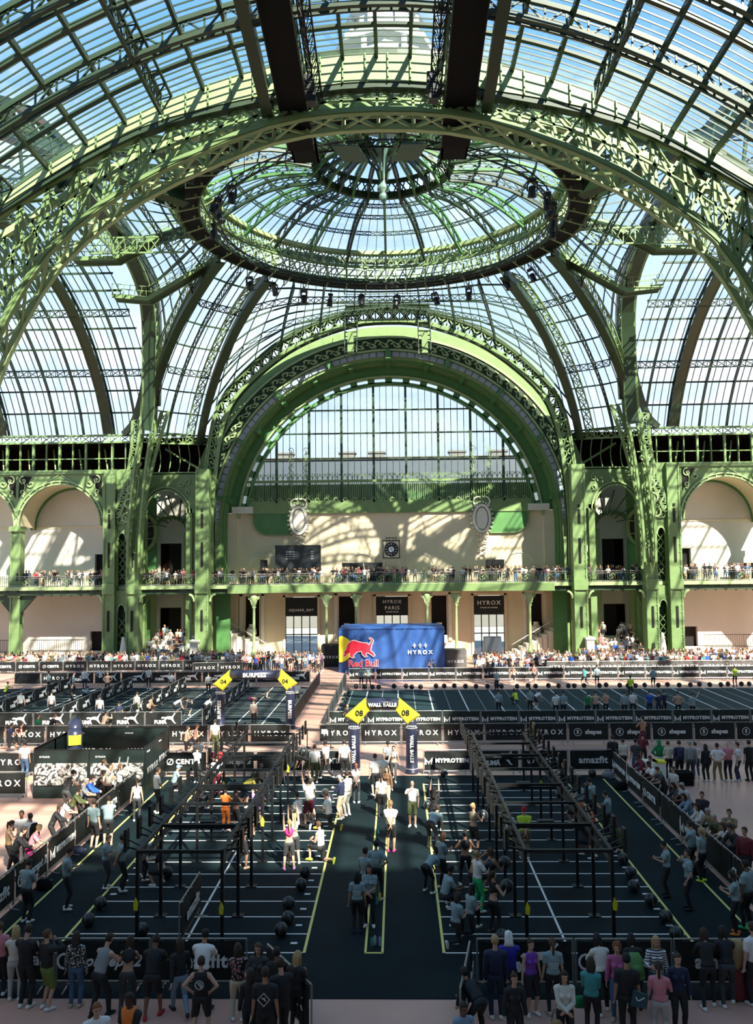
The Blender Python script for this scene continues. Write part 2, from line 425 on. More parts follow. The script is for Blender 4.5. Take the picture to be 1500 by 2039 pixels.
# sculpted details of the end wall
for s in (-1, 1):
    b = MB(); b.box(min(s*14.6, s*16.8), max(s*14.6, s*16.8), 87.3, 88, 15.2, 15.9)
    b.obj('stone_block', STONE, wf)
    b = MB(); b.box(min(s*16.2, s*17.6), max(s*16.2, s*17.6), 87.5, 88, 0, 15.2); b.obj('pilaster', CREAM, wf)
    # green apron with a rounded lower corner
    xo, xi = 14.6, 10.6
    P = [(s*xi, 15.3), (s*xi, 12.9)] + [(s*(13.0 + 1.6*sin(a)), 14.5 - 1.6*cos(a)) for a in np.linspace(0, pi/2, 8)] + [(s*xo, 15.3)]
    b = MB(); b.poly(P, 87.8, 88.0); ap = b.obj('green_apron', GREEN2, wf)
    b = MB(); b.rail([Vector((p[0], 87.78, p[1])) for p in P], .12, .12, (0, 1, 0)); b.obj('apron_rim', GREEN, ap)
    # cartouche
    cx = s*9.7
    b = MB(); b.poly([(cx + .62*cos(a), 14.4 + 1.15*sin(a)) for a in np.linspace(0, 2*pi, 21)[:-1]], 87.55, 88.0); ca = b.obj('cartouche', STONE, wf)
    b = MB()
    b.rail([Vector((cx + .85*cos(a), 87.6, 14.4 + 1.4*sin(a))) for a in np.linspace(0, 2*pi, 25)[:-1]], .28, .3, (0, 1, 0), closed=True)
    for k in range(22):
        a = 2*pi*k/22; b.lathe([(0, -.14), (.14, 0), (0, .14)], 6, (cx + 1.15*cos(a), 87.6, 14.4 + 1.75*sin(a)))
    for k in range(9):
        b.lathe([(0, -.2), (.22 - .012*k, 0), (0, .2)], 7, (cx + .18*(-1)**k, 87.65, 12.5 - .28*k))
        b.lathe([(0, -.16), (.17, 0), (0, .16)], 6, (cx + (.5 - .04*k)*(-1)**k, 87.7, 12.45 - .28*k))
    for sg in (-1, 1):
        b.rail([Vector((cx + sg*(.35 + .5*sin(t)), 87.6, 16.2 + .5*cos(t))) for t in np.linspace(-.5, 3.8, 12)], .14, .2, (0, 1, 0))
    b.obj('cartouche_frame', STONE, ca)
    for xx in (-13.6, -3.1):                         # blind arches drawn by mouldings
        b = MB(); x = -s*xx
        b.rail([Vector((x + 1.4*cos(a), 87.96, 9.8 + 1.0*sin(a))) for a in np.linspace(0, pi, 14)], .10, .08, (0, 1, 0)); b.obj('blind_arch', STONE, wf)
b = MB(); b.box(-17.2, 17.2, 87.6, 88, ZB - 1.1, ZB - .1); b.obj('cornice', CREAM, wf)
for x in (-14.75, -4.7, 5.05, 15.15):                # ground-floor niches with surrounds, shells and urns
    b = MB()
    for sx_ in (-1, 1): b.box(x + sx_*1.15 - .18, x + sx_*1.15 + .18, 87.8, 88, 1.6, 6.7)
    b.box(x - 1.4, x + 1.4, 87.8, 88, 6.45, 6.8); b.box(x - .8, x + .8, 87.5, 88, 1.4, 2.2)
    n = b.obj('niche_surround', STONE, wf)
    b = MB(); b.lathe([(.1, 0), (.55, .25), (.5, .8), (.25, 1.1), (.3, 1.3)], 12, (x, 87.6, 2.2)); b.obj('shell_urn', STONE, n)
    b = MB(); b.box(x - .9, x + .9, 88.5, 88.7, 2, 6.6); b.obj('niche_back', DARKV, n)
for i, (x0, x1) in enumerate(((-11.2, -7.8), (-1.6, 1.8), (8.7, 11.9))):
    d = empty('door_%d' % (i + 1), 'glazed entrance door ' + ('left of', 'straight behind', 'right of')[i] + ' the blue tent, black banner above it', 'door', kind='structure')
    b = MB(); b.box(x0 - .25, x0, 87.85, 88.3, 0, 6.5); b.box(x1, x1 + .25, 87.85, 88.3, 0, 6.5); b.box(x0 - .25, x1 + .25, 87.85, 88.3, 6.3, 6.6); b.obj('door_frame', CREAM, d)
    b = MB(); b.box(x0, x1, 87.9, 87.96, 4.3, 6.25); bn = b.obj('banner', BANNER, d)
    for t, z, sz in ((('HYROX', 5.7, .50), ('PARIS', 5.05, .52), ('GRAND PALAIS', 4.65, .16)) if i == 1 else (('HYROX', 5.5, .62), ('STYLED BY FITNESS', 5.0, .17)) if i == 2 else (('SQUARE_ENT', 4.9, .36),)):
        link('lettering', text_mesh(t, sz, .008, .01, 1.25), bn, ((x0 + x1)/2, 87.88, z))
    for k in range(5):
        x = x0 + (x1 - x0)*k/4
        b = MB(); b.box(x - .05, x + .05, 88.1, 88.2, 0, 4.3); b.obj('door_post', BLACK, d)
    for k in range(4):
        for z0, z1 in ((0, 2.3), (2.35, 4.3)):
            b = MB(); xa = x0 + (x1 - x0)*k/4; b.box(xa + .05, xa + (x1-x0)/4 - .05, 88.14, 88.16, z0 + .05, z1); b.obj('pane', GLASSW, d)
    b = MB(); b.box(x0, x1, 88.1, 88.2, 2.28, 2.38); b.box(x0, x1, 88.1, 88.2, 4.26, 4.36); b.obj('door_rail', BLACK, d)

# ================================================================== the big window and its arch
ZC = 13.55
win = empty('window_1', 'huge arched window with green iron mullions at the far end of the hall', 'window', kind='structure')
def circ_z(x, r=15.3): return ZC + sqrt(max(0, r*r - x*x))
mull = [-15.4, -12.1, -8.6, -5.13, -1.68, 1.77, 5.22, 8.67, 12.12, 15.4]
zrows = [16.4, 18.6, 21.0, 23.7, 26.2, 29.2]
for x in mull[1:-1]:
    b = MB(); b.box(x - .12, x + .12, 87.75, 88.2, 15.3, circ_z(x)); b.obj('mullion', DARKG, win)
for z in zrows[1:5]:
    hw = sqrt(max(0, 15.3**2 - (z - ZC)**2))
    b = MB(); b.box(-hw, hw, 87.85, 88.1, z - .07, z + .07); b.obj('transom', DARKG, win)
b = MB(); pq = []
for i in range(len(mull) - 1):
    n = 5
    for j in range(n):
        xa = mull[i] + (mull[i+1] - mull[i])*j/n; xb = mull[i] + (mull[i+1] - mull[i])*(j+1)/n
        if j: b.box(xa - .03, xa + .03, 87.88, 88.02, 16.4, max(16.5, circ_z(xa)))
        for k in range(5):
            za, zb = zrows[k], zrows[k+1] if k < 4 else 99
            ta, tb = min(zb, circ_z(xa)), min(zb, circ_z(xb))
            if max(ta, tb) <= za + .15: continue
            pq.append([(xa, 88, za), (xb, 88, za), (xb, 88, max(tb, za + .02)), (xa, 88, max(ta, za + .02))])
tag(b.obj('glazing_bars', DARKG, win), kind='stuff')
panes(pq, win, GLASSW, bars=False)
# green balustrade band at its foot
b = MB(); b.box(-15.2, 15.2, 87.7, 88.2, 15.15, 16.3); b.obj('window_beam', GREEN, win)
b = MB(); b.box(-15.2, 15.2, 87.7, 88.0, 18.45, 18.7); b.box(-15.2, 15.2, 87.75, 88.0, 16.3, 16.5); b.obj('balustrade_rail', GREEN, win)
b = MB()
for k in range(150):
    x = -15.1 + k*30.2/149; b.box(x - .035, x + .035, 87.8, 87.86, 16.4, 18.5)
tag(b.obj('balusters', GREEN, win), kind='stuff')
b = MB(); b.box(-15.1, 15.1, 88.6, 88.7, 16.0, 18.3); b.obj('balustrade_back', GREEN2, win)
pal = MB()
for x in (-.28, 0, .28): pal.rail([Vector((x*t*t*1.3, 0, .75*t - .12*abs(x)*t*3)) for t in np.linspace(0, 1, 5)], .06, .04, (0, 1, 0))
palm = pal.mesh('palmette', GREEN)
for k in range(56):
    o = link('palmette', palm, win, (-14.6 + k*29.2/55, 87.75, 18.7))
wv = MB(); wv.rail([Vector((.5*t, 0, .28*sin(pi*t))) for t in np.linspace(0, 1, 8)], .07, .05, (0, 1, 0)); wvm = wv.mesh('scallop', PALEG)
for k in range(30): link('scallop', wvm, win, (-15 + k, 87.68, 16.5))
for s in (-1, 1):                                    # pairs of scrolled uprights over the cartouches
    for dx in (-.8, .8):
        b = MB(); x = s*9.7 + dx
        for k in range(9):
            z = 16.6 + k*.62
            b.rail([Vector((x + .25*sin(t)*(-1)**k, 87.6, z + .3 - .3*cos(t))) for t in np.linspace(0, 4.6, 9)], .06, .06, (0, 1, 0))
        b.rail([Vector((x, 87.6, 16.4)), Vector((x, 87.6, 21.9))], .08, .08, (0, 1, 0))
        b.obj('scrolled_upright', GREEN, win)

arch = empty('window_arch', 'deep green iron arch around the big window, with frieze and slots', 'arch', kind='structure')
def ring(name, r0, r1, y0, y1, m, a0=0, a1=180, n=72, legs=None, parent=arch, zc=ZC):
    b = MB(); P = list(zip(arcp(0, zc, r0, a0, a1, n), arcp(0, zc, r1, a0, a1, n)))
    if legs is not None:
        P = [((r0, legs), (r1, legs))] + P + [((-r0, legs), (-r1, legs))]
    b.strip(P, y0, y1); return b.obj(name, m, parent)
ring('slot_ring_inner', 15.25, 15.62, 87.6, 88.2, GREEN2, 6.4, 173.6)
ring('slot_ring_outer', 16.02, 17.6, 87.6, 88.1, GREEN2, 5.8, 174.2)
NS = 24
b = MB()
for k in range(NS + 1):
    a = 8 + 164*k/NS; w = 1.35 if 15 < a < 165 else 1.9
    b.strip(list(zip(arcp(0, ZC, 15.5, a - w, a + w, 3), arcp(0, ZC, 16.2, a - w, a + w, 3))), 87.6, 88.1)
b.strip(list(zip(arcp(0, ZC, 15.5, 6.4, 8, 3), arcp(0, ZC, 16.2, 6.4, 8, 3))), 87.6, 88.1)
b.strip(list(zip(arcp(0, ZC, 15.5, 172, 173.6, 3), arcp(0, ZC, 16.2, 172, 173.6, 3))), 87.6, 88.1)
b.obj('slot_bridges', GREEN2, arch)
pq = []
for k in range(NS):
    a = [8 + 164*(k + t)/NS for t in (.12, .88)]
    P = [(15.5*cos(R(a[0])), 88.15, ZC + 15.5*sin(R(a[0]))), (16.2*cos(R(a[0])), 88.15, ZC + 16.2*sin(R(a[0]))), (16.2*cos(R(a[1])), 88.15, ZC + 16.2*sin(R(a[1]))), (15.5*cos(R(a[1])), 88.15, ZC + 15.5*sin(R(a[1])))]
    pq.append(P)
panes(pq, arch, GLASSW, bars=False, kind_name='slot_pane')
ring('slot_ring_lip', 16.05, 16.25, 87.4, 87.6, PALEG, 4, 176)
ring('reveal', 17.3, 17.7, 85.5, 88.1, GREEN2, legs=0)
ring('reveal_band', 17.2, 17.45, 86.9, 87.1, GREEN, legs=0)
ring('reveal_band', 17.2, 17.45, 86.2, 86.3, GREEN, legs=0)
for k in range(13):                                  # brackets across the reveal
    a = R(10 + 160*k/12); b = MB(); p = Vector((17.2*cos(a), 85.6, ZC + 17.2*sin(a)))
    b.bar(p, p + Vector((0, 2.2, 0)), .5, .35, (cos(a), 0, sin(a))); b.obj('bracket', GREEN2, arch)
ring('face_inner_band', 17.45, 18.35, 85.2, 85.6, GREEN, legs=0)
ring('roll_moulding', 18.3, 18.5, 84.95, 85.3, PALEG, legs=0)
ring('frieze_ground', 18.4, 19.75, 85.12, 85.6, DARKG, legs=0)
ring('roll_moulding', 19.7, 19.9, 85.0, 85.3, PALEG, legs=0)
ring('face_outer_band', 19.9, 20.9, 85.1, 85.5, GREEN, -2, 182)
STRIPG = mat('pale_glazing', (0.30, 0.37, 0.40), 0.15)
ring('glazed_strip', 17.72, 18.2, 85.05, 85.18, STRIPG, 2, 178)
b = MB()
for k in range(70):
    a = R(3 + 174*k/69); b.bar((17.7*cos(a), 85.0, ZC + 17.7*sin(a)), (18.25*cos(a), 85.0, ZC + 18.25*sin(a)), .05)
b.obj('strip_bars', DARKG, arch)
for k in range(9):
    a = R(10 + 160*k/8); b = MB(); b.bar((17.45*cos(a), 84.9, ZC + 17.45*sin(a)), (18.4*cos(a), 84.9, ZC + 18.4*sin(a)), .5, .4); b.obj('strip_bracket', GREEN2, arch)
sc = MB()
for sg in (-1, 1):
    P = [Vector((sg*(.06 + .40*(1 - t/5.5)*sin(t)), 0, .33*sg + .36*(1 - t/6)*cos(t))) for t in np.linspace(0, 5.2, 16)]
    sc.rail(P, .13, .14, (0, 1, 0))
sc.rail([Vector((-.4, 0, -.7)), Vector((.2, 0, 0)), Vector((.4, 0, .7))], .08, .1, (0, 1, 0))
for q in ((.38, .5), (-.38, -.5), (.1, .1), (-.2, .65), (.25, -.65)): sc.lathe([(0, -.1), (.11, 0), (0, .1)], 6, (q[0], 0, q[1]))
scm = sc.mesh('frieze_scroll', PALEG)
nsc = 46
for k in range(nsc):
    a = R(1 + 178*(k + .5)/nsc); o = link('frieze_scroll', scm, arch, (19.05*cos(a), 85.04, ZC + 19.05*sin(a)))
    o.rotation_euler = (0, -a, 0)
for s in (-1, 1):
    for k in range(9): o = link('frieze_scroll', scm, arch, (s*19.05, 85.04, 12.9 - 1.4*k if k < 4 else 12.9 - 1.4*k)); o.rotation_euler = (0, 0, 0 if s > 0 else pi)

# lattice arch standing in front of it
lat = empty('lattice_arch', 'green lattice arch in front of the window arch, carrying the glass dome', 'arch', kind='structure')
OA = [(-18.7, 82, 9), (-18.75, 82, 13.7), (-18.4, 82, 18.9), (-17.4, 82, 24.9), (-15.3, 82, 28.3), (-10.25, 82, 32.6), (-4.4, 82, 34.9), (0, 82, 35.4)]
IA = [(-17.7, 82, 9), (-17.75, 82, 14), (-17.4, 82, 18.9), (-16.5, 82, 24.2), (-14.5, 82, 27.6), (-9.7, 82, 31.5), (-4.2, 82, 33.7), (0, 82, 34.15)]
A_ = crom(sym(OA), 60); B_ = crom(sym(IA), 60)
for dy in (0, .8):
    b = MB(); b.truss([p + Vector((0, dy, 0)) for p in A_], [p + Vector((0, dy, 0)) for p in B_], .34, .13, (0, 1, 0), 'X', posts=True)
    b.obj('lattice_girder', GREEN if dy == 0 else DARKG, lat)
b = MB(); b.strip([((p.x, p.z - .12), (p.x, p.z + .12)) for p in A_[8:-8]], 81.8, 83.0); b.obj('upper_flange', DARKG, lat)
b = MB()
for i in range(0, 60): b.bar(A_[i], A_[i+1] + Vector((0, .8, 0)), .10); b.bar(B_[i], B_[i+1] + Vector((0, .8, 0)), .10)
b.obj('cross_bracing', DARKG, lat)
for s in (-1, 1):                                    # catwalk and hanging stairs at its crown
    b = MB(); x = s*3.65
    for t in range(10):
        b.box(x - .55, x + .55, 80.2 + .2*t, 80.42 + .2*t, 30.3 + .5*t, 30.36 + .5*t)
    for e in (-.6, .6): b.bar((x + e, 80.1, 30.1), (x + e, 82.2, 35.3), .1, .35); b.bar((x + e, 80.1, 31.0), (x + e, 82.2, 36.2), .05, .05)
    b.obj('hanging_stair', DARKG, lat)
    b = MB(); b.bar((x, 80.3, 30.3), (x, 80.3, 32.5), .6, .5); b.obj('stair_hanger', GREEN, lat)
b = MB(); b.box(-4.2, 4.2, 80.6, 82.4, 35.3, 35.4); b.box(-4.2, 4.2, 80.55, 80.62, 36.4, 36.46)
for k in range(18): b.box(-4.2 + k*.494 - .02, -4.2 + k*.494 + .02, 80.56, 80.6, 35.3, 36.4)
b.obj('catwalk', DARKG, lat)

# ================================================================== piers
def pier(s, x0, x1, y, name, label, inner):
    e = empty(name, label, 'pier', kind='structure')
    xa, xb = sorted((s*x0, s*x1)); w = xb - xa
    cols = [(xa, xa + .30*w), (xb - .32*w, xb)] if w > 2 else [(xa, xb)]
    for c0, c1 in cols:
        for z0, z1 in ((0, ZB - .4), (ZB - .4, 19.2)):
            b = MB(); cx = (c0 + c1)/2; hw = (c1 - c0)/2
            b.box(cx - hw, cx + hw, y, y + 1.4, z0, z1)
            b.box(cx - hw - .08, cx - hw + .08, y - .08, y + 1.5, z0, z1); b.box(cx + hw - .08, cx + hw + .08, y - .08, y + 1.5, z0, z1)
            b.obj('box_column', GREEN, e)
        for z0, z1 in ((9.6, 12.0), (13.4, 14.8), (15.0, 15.25), (3.4, 5.4)):
            b = MB(); b.box(cx - .1, cx + .1, y - .1, y - .0, z0, z1); b.obj('column_slot', DARKV, e)
        b = MB(); b.box(c0 - .12, c1 + .12, y - .25, y + 1.5, 0, 1.1); b.box(c0 - .1, c1 + .1, y - .2, y + 1.5, 7.0, 8.0); b.obj('column_base', GREEN, e)
        b = MB()
        for k in range(26):
            z = .5 + k*.72; b.lathe([(0, -.05), (.05, 0), (0, .05)], 5, (c0 + .12, y - .1, z)); b.lathe([(0, -.05), (.05, 0), (0, .05)], 5, (c1 - .12, y - .1, z))
        tag(b.obj('rivets', PALEG, e), kind='stuff')
    if w > 2:
        i0, i1 = cols[0][1], cols[1][0]; cx = (i0 + i1)/2; a = (i1 - i0)/2
        for z0, zs, z1 in ((ZB, 12.3, 19.2), (0, 5.3, ZB - .4)):
            b = MB(); P = []
            for t in np.linspace(0, pi, 13): P.append(((cx + a*.62*cos(t), zs + a*1.1*sin(t)), (cx + a*cos(t), z1)))
            P = [((cx + a*.62, z0), (cx + a, z0))] + [((cx + a*.62, zs), (cx + a, zs))] + P[1:-1] + [((cx - a*.62, zs), (cx - a, zs)), ((cx - a*.62, z0), (cx - a, z0))]
            b.strip(P, y + .45, y + .8); b.obj('arched_panel', GREEN, e)
            b = MB(); b.rail([Vector((cx + a*.62*cos(t), y + .4, zs + a*1.1*sin(t))) for t in np.linspace(0, pi, 13)], .12, .12, (0, 1, 0)); b.obj('panel_moulding', PALEG, e)
            b = MB(); b.box(i0, i1, y + 1.3, y + 1.4, z0, z1); b.obj('panel_back', DARKG, e)
            b = MB()
            for k in range(5): b.bar((cx - a*.5, y + .7, z0 + .6 + k*.8), (cx + a*.5, y + .7, z0 + 1.4 + k*.8), .07); b.bar((cx + a*.5, y + .7, z0 + .6 + k*.8), (cx - a*.5, y + .7, z0 + 1.4 + k*.8), .07)
            b.obj('lattice', GREEN, e)
        for z in (14.2, 16.4):
            b = MB()
            for sg in (-1, 1): b.rail([Vector((cx + sg*(.1 + .42*(1 - t/7)*sin(t)), y + .3, z + .5*(1 - t/7)*cos(t))) for t in np.linspace(0, 6, 16)], .10, .14, (0, 1, 0))
            b.obj('scroll_ornament', PALEG, e)
    b = MB()
    for cxx in (xa - .2, xb + .2):
        for z in (6.9,):
            b.rail([Vector((cxx + .5*(1 - cos(t))*(1 if cxx > (xa+xb)/2 else -1), y + .2, z - .7 + .7*sin(t))) for t in np.linspace(0, pi/2, 6)], .18, .3, (0, 1, 0))
    b.obj('bracket', PALEG, e)
    return e
for s in (-1, 1):
    sd_ = 'left' if s < 0 else 'right'
    pier(s, 24.6, 27.96, 80.3, 'outer_pier', 'broad green iron pier of two box columns, ' + sd_ + ' of the hall', False)
    pier(s, 17.8, 18.95, 80.6, 'inner_pier', 'slim green iron pier at the foot of the big arch, ' + sd_ + ' side', True)
    # green panel field between inner pier and arch
    b = MB(); b.box(min(s*16.3, s*17.7), max(s*16.3, s*17.7), 84.0, 84.3, 0, ZB - .5)
    struct(b, 'panel_field', GREEN2, 'green iron panelling below the gallery beside the ' + sd_ + ' inner pier', 'panel')

# ================================================================== side galleries: arched bays, dark clerestory, lattice beam
def gallery(s):
    sd_ = 'left' if s < 0 else 'right'
    e = empty('gallery_arcade', 'green iron arcade with scrolled spandrels on the ' + sd_ + ' side of the hall', 'arcade', kind='structure')
    for bay in range(3):
        cx = s*(33.05 + 8.7*bay); a = 4.1
        P = []
        for t in np.linspace(0, pi, 33): P.append(((cx + a*cos(t), 13.8 + 4.15*sin(t)), (cx + 4.36*cos(t) if 0 else cx + (4.36 if cos(t) > 0 else -4.36)*min(1, abs(cos(t))*1.35), 19.2 if abs(cos(t))*1.35 < 1 else 13.8 + (19.2 - 13.8)*min(1, sin(t)/.67))))
        b = MB(); b.strip(P, 82.0, 82.25); sp = b.obj('spandrel_plate', GREEN, e)
        for r in (4.15, 4.45):
            b = MB(); b.rail([Vector((cx + r*cos(t), 81.95, 13.8 + (r + .05)*sin(t))) for t in np.linspace(0, pi, 33)], .12, .2, (0, 1, 0)); b.obj('arch_rim', PALEG, sp)
        b = MB()
        for t in np.linspace(.2, pi - .2, 15): b.bar((cx + 4.15*cos(t), 81.95, 13.8 + 4.2*sin(t)), (cx + 4.45*cos(t), 81.95, 13.8 + 4.5*sin(t)), .12)
        b.obj('arch_rim_ties', PALEG, sp)
        for sg in (-1, 1):
            b = MB(); ox = cx + sg*3.7; oz = 17.9
            for ux, uz, rr, ph in ((0, .5, .45, 0), (-.75*sg, .15, .38, 1.5), (.1*sg, -.7, .35, 3)):
                b.rail([Vector((ox + ux + sg*rr*(1 - t/8)*sin(t + ph), 81.9, oz + uz + rr*(1 - t/8)*cos(t + ph))) for t in np.linspace(0, 6.3, 18)], .11, .14, (0, 1, 0))
            b.rail([Vector((ox, 81.9, oz - 1.2)), Vector((ox - .2*sg, 81.9, oz)), Vector((ox + .1*sg, 81.9, oz + .6))], .1, .12, (0, 1, 0))
            b.obj('scroll_ornament', PALEG, sp)
            b = MB(); b.poly([(ox - .8*sg, oz + .9), (ox + .5*sg, oz + .95), (ox + .5*sg, oz - 1.3)], 81.96, 82.0); b.obj('pierced_field', DARKV, sp)
            b = MB(); b.bar((cx, 81.95, 19.0), (cx + sg*3.0, 81.95, 17.2), .08); b.obj('diagonal_tie', PALEG, sp)
        # vault behind the arch
        b = MB(); Q = []
        for t in np.linspace(0, pi, 25): Q.append(((cx + 4.15*cos(t), 13.8 + 4.2*sin(t)), (cx + 4.3*cos(t), 13.8 + 4.35*sin(t))))
        b.strip(Q, 82.2, 86.0); b.obj('bay_vault', CREAM, e)
        b = MB(); Q = [((p[0][0], p[0][1] - .2), p[0]) for p in Q]; b.strip(Q, 85.6, 86.0); b.obj('vault_rib', GREEN2, e)
        # column between bays
        x = s*(37.4 + 8.7*bay)
        for z0, z1 in ((0, ZB - .5), (ZB, 13.8)):
            b = MB(); b.box(x - .38, x + .38, 81.9, 82.7, z0, z1); b.box(x - .5, x - .34, 81.8, 82.8, z0, z1); b.box(x + .34, x + .5, 81.8, 82.8, z0, z1)
            b.box(x - .62, x + .62, 81.6, 82.9, z1 - .5, z1); b.box(x - .6, x + .6, 81.7, 82.9, z0, z0 + .6)
            b.obj('column', GREEN, e)
        b = MB(); b.poly([(x - .6, 7.1), (x + .6, 7.1), (x + 2.2, 7.1), (x + .55, 5.2), (x + .45, 2.9), (x - .45, 2.9), (x - .55, 5.2), (x - 2.2, 7.1)], 82.0, 82.5); b.obj('bracket', DARKG, e)
    x0, x1 = sorted((s*24.6, s*62))
    b = MB(); b.box(x0, x1, 82, 86.4, 19.15, 19.3); b.box(x0, x1, 81.8, 82.1, 19.0, 19.4); b.obj('arcade_beam', GREEN, e)
    # clerestory
    b = MB(); b.box(x0, x1, 85.6, 85.9, 19.3, 22.3); cl = b.obj('timber_backing', BROWND, e)
    b = MB(); b.box(x0, x1, 82.6, 85.9, 22.0, 22.3); b.obj('soffit', BROWND, e)
    n = 28
    for k in range(n + 1):
        x = s*(25.2 + 1.34*k); b = MB(); w = .04 if k % 2 else .10
        b.box(x - w, x + w, 82.1, 82.4, 19.3, 22.1); b.obj('clerestory_post', GREEN, e)
    for k in range(14):
        x = s*(26 + 2.68*k); b = MB(); b.bar((x, 83.2, 19.3), (x + s*.9, 84.8, 21.9), .12, .2); b.obj('strut', PALEG, e)
        b = MB(); b.bar((x, 84.4, 22), (x + s*.9, 85.5, 19.4), .1, .14); b.obj('timber_rafter', DARKG, e)
    b = MB(); b.box(x0, x1, 82.15, 82.3, 20.5, 20.6); b.obj('clerestory_rail', GREEN, e)
    A = [Vector((s*(24.0 + 1.0*k), 81.9, 22.15)) for k in range(38)]; B = [p + Vector((0, 0, .72)) for p in A]
    b = MB(); b.truss(A, B, .16, .08, (0, 1, 0), 'X'); b.obj('lattice_beam', GREEN, e)
    # the small diagonal bay between the piers
    d = empty('corner_bay', 'small green arch and lattice beam between the ' + sd_ + ' piers', 'arcade', kind='structure')
    cx, a = s*22.45, 2.05; P = []
    for t in np.linspace(0, pi, 25): P.append(((cx + a*cos(t), 15.0 + 2.3*sin(t)), (cx + (3.0 if cos(t) > 0 else -3.3)*min(1, abs(cos(t))*1.35), 19.0 if abs(cos(t))*1.35 < 1 else 15 + 4*min(1, sin(t)/.67))))
    b = MB(); b.strip(P, 82.5, 82.8); sp = b.obj('spandrel_plate', GREEN, d)
    b = MB()
    for r in (2.1, 2.4): b.rail([Vector((cx + r*cos(t), 82.4, 15.0 + (r + .2)*sin(t))) for t in np.linspace(0, pi, 21)], .1, .2, (0, 1, 0))
    b.obj('arch_rim', PALEG, d)
    for xx in (-2.4, 2.3):
        b = MB(); b.box(cx + xx - .3, cx + xx + .3, 82.5, 83.3, 0, 15.4); b.obj('column', GREEN, d)
    for sg in (-1, 1):
        b = MB(); ox = cx + sg*2.1; oz = 17.8
        for ux, uz, rr, ph in ((0, .3, .38, 0), (-.6*sg, .1, .3, 1.5), (.1*sg, -.7, .3, 3)):
            b.rail([Vector((ox + ux + sg*rr*(1 - t/8)*sin(t + ph), 82.4, oz + uz + rr*(1 - t/8)*cos(t + ph))) for t in np.linspace(0, 6.3, 16)], .09, .12, (0, 1, 0))
        b.obj('scroll_ornament', PALEG, d)
    b = MB(); b.box(min(s*18.6, s*25.2), max(s*18.6, s*25.2), 82.5, 83, 18.9, 19.15); b.obj('arcade_beam', GREEN, d)
    b = MB(); b.box(min(s*18.6, s*25.2), max(s*18.6, s*25.2), 86.8, 87, 19, 22.6); b.box(min(s*18.6, s*25.2), max(s*18.6, s*25.2), 82.9, 87, 22.5, 22.7); b.obj('timber_backing', BROWND, d)
    for k in range(6):
        b = MB(); x = s*(19.4 + k*1.0); b.rail([Vector((x, 83.0 + .8*sin(t*pi), 19.1 + 2.9*t)) for t in np.linspace(0, 1, 6)], .08, .1, (0, 1, 0)); b.obj('clerestory_post', GREEN, d)
    A = [Vector((s*(24.2 - .85*k), 81.6 + .22*k, 22.0)) for k in range(8)]; B = [p + Vector((0, 0, .85)) for p in A]
    b = MB(); b.truss(A, B, .16, .09, (0, 1, 0), 'X'); b.bar((s*18.8, 84, 19.2), (s*23, 84, 21.7), .25, .2); b.obj('lattice_beam', GREEN, d)
    b = MB(); b.poly([(s*18.8, 7.0), (s*19.6, 6.9), (s*24.0, 6.9), (s*24.6, 5.6), (s*24.6, 7.35), (s*18.8, 7.35)], 82.4, 82.7); b.obj('balcony_bracket', GREEN, d)
gallery(-1); gallery(1)

# ================================================================== gallery floor (balcony) with railing
edge = [(-62, 81.2), (-28.3, 81.2), (-24.5, 81.0), (-21.5, 81.6), (-18.6, 81.4), (-16.5, 81.2), (-11, 82.6), (-5, 83.5), (0, 83.8)]
edge = edge + [(-x, y) for x, y in reversed(edge[:-1])]
ex = [p[0] for p in edge]; ey = [p[1] for p in edge]
def edge_y(x): return float(np.interp(x, ex, ey))
bal = empty('balcony', 'long gallery balcony running across the far end of the hall', 'balcony', kind='structure')
b = MB(); X = list(np.linspace(-62, 62, 125))
for i in range(124):
    xa, xb = X[i], X[i+1]; ya, yb = edge_y(xa), edge_y(xb)
    b.add([(xa, ya, ZB-.35), (xb, yb, ZB-.35), (xb, 88, ZB-.35), (xa, 88, ZB-.35), (xa, ya, ZB), (xb, yb, ZB), (xb, 88, ZB), (xa, 88, ZB)], [(3,2,1,0), (4,5,6,7), (0,1,5,4)])
b.obj('balcony_slab', PALEG, bal)
b = MB()
for i in range(46, 78):
    xa, xb = X[i], X[i+1]; b.bar((xa, edge_y(xa) - .05, ZB - .45), (xb, edge_y(xb) - .05, ZB - .45), .25, .75)
b.obj('fascia', GREEN, bal)
b = MB()
for i in list(range(0, 46)) + list(range(78, 124)):
    xa, xb = X[i], X[i+1]; b.bar((xa, edge_y(xa) + .5, ZB - .55), (xb, edge_y(xb) + .5, ZB - .55), .3, .6)
    b.bar((xa, edge_y(xa) + .1, ZB - .3), (xa, edge_y(xa) + 1.5, ZB - .9), .12, .2)
b.obj('fascia', DARKG, bal)
b = MB(); P = [Vector((x, edge_y(x) + .1, ZB + 1.05)) for x in X]; b.rail(P, .07, .05); b.rail([p - Vector((0, 0, .95)) for p in P], .05, .05); b.rail([p - Vector((0, 0, .2)) for p in P], .04, .03)
b.obj('handrail', STEEL, bal)
b = MB()
for i in range(124 * 5):
    x = -62 + i*.2; b.box(x - .012, x + .012, edge_y(x) + .09, edge_y(x) + .11, ZB, ZB + 1.05)
tag(b.obj('balusters', DARKG, bal), kind='stuff')
cu_ = MB()
for ph in (0, pi): cu_.tube([Vector((.3*cos(t + ph)*(1 - t/9) + .1*cos(ph), 0, .5 + .3*sin(t + ph)*(1 - t/9))) for t in np.linspace(0, 6, 14)], .02, 4)
cum = cu_.mesh('railing_scroll', PALEG)
for k in range(36):
    x = -36 + k*72/35; link('railing_scroll', cum, bal, (x, edge_y(x) + .05, ZB))
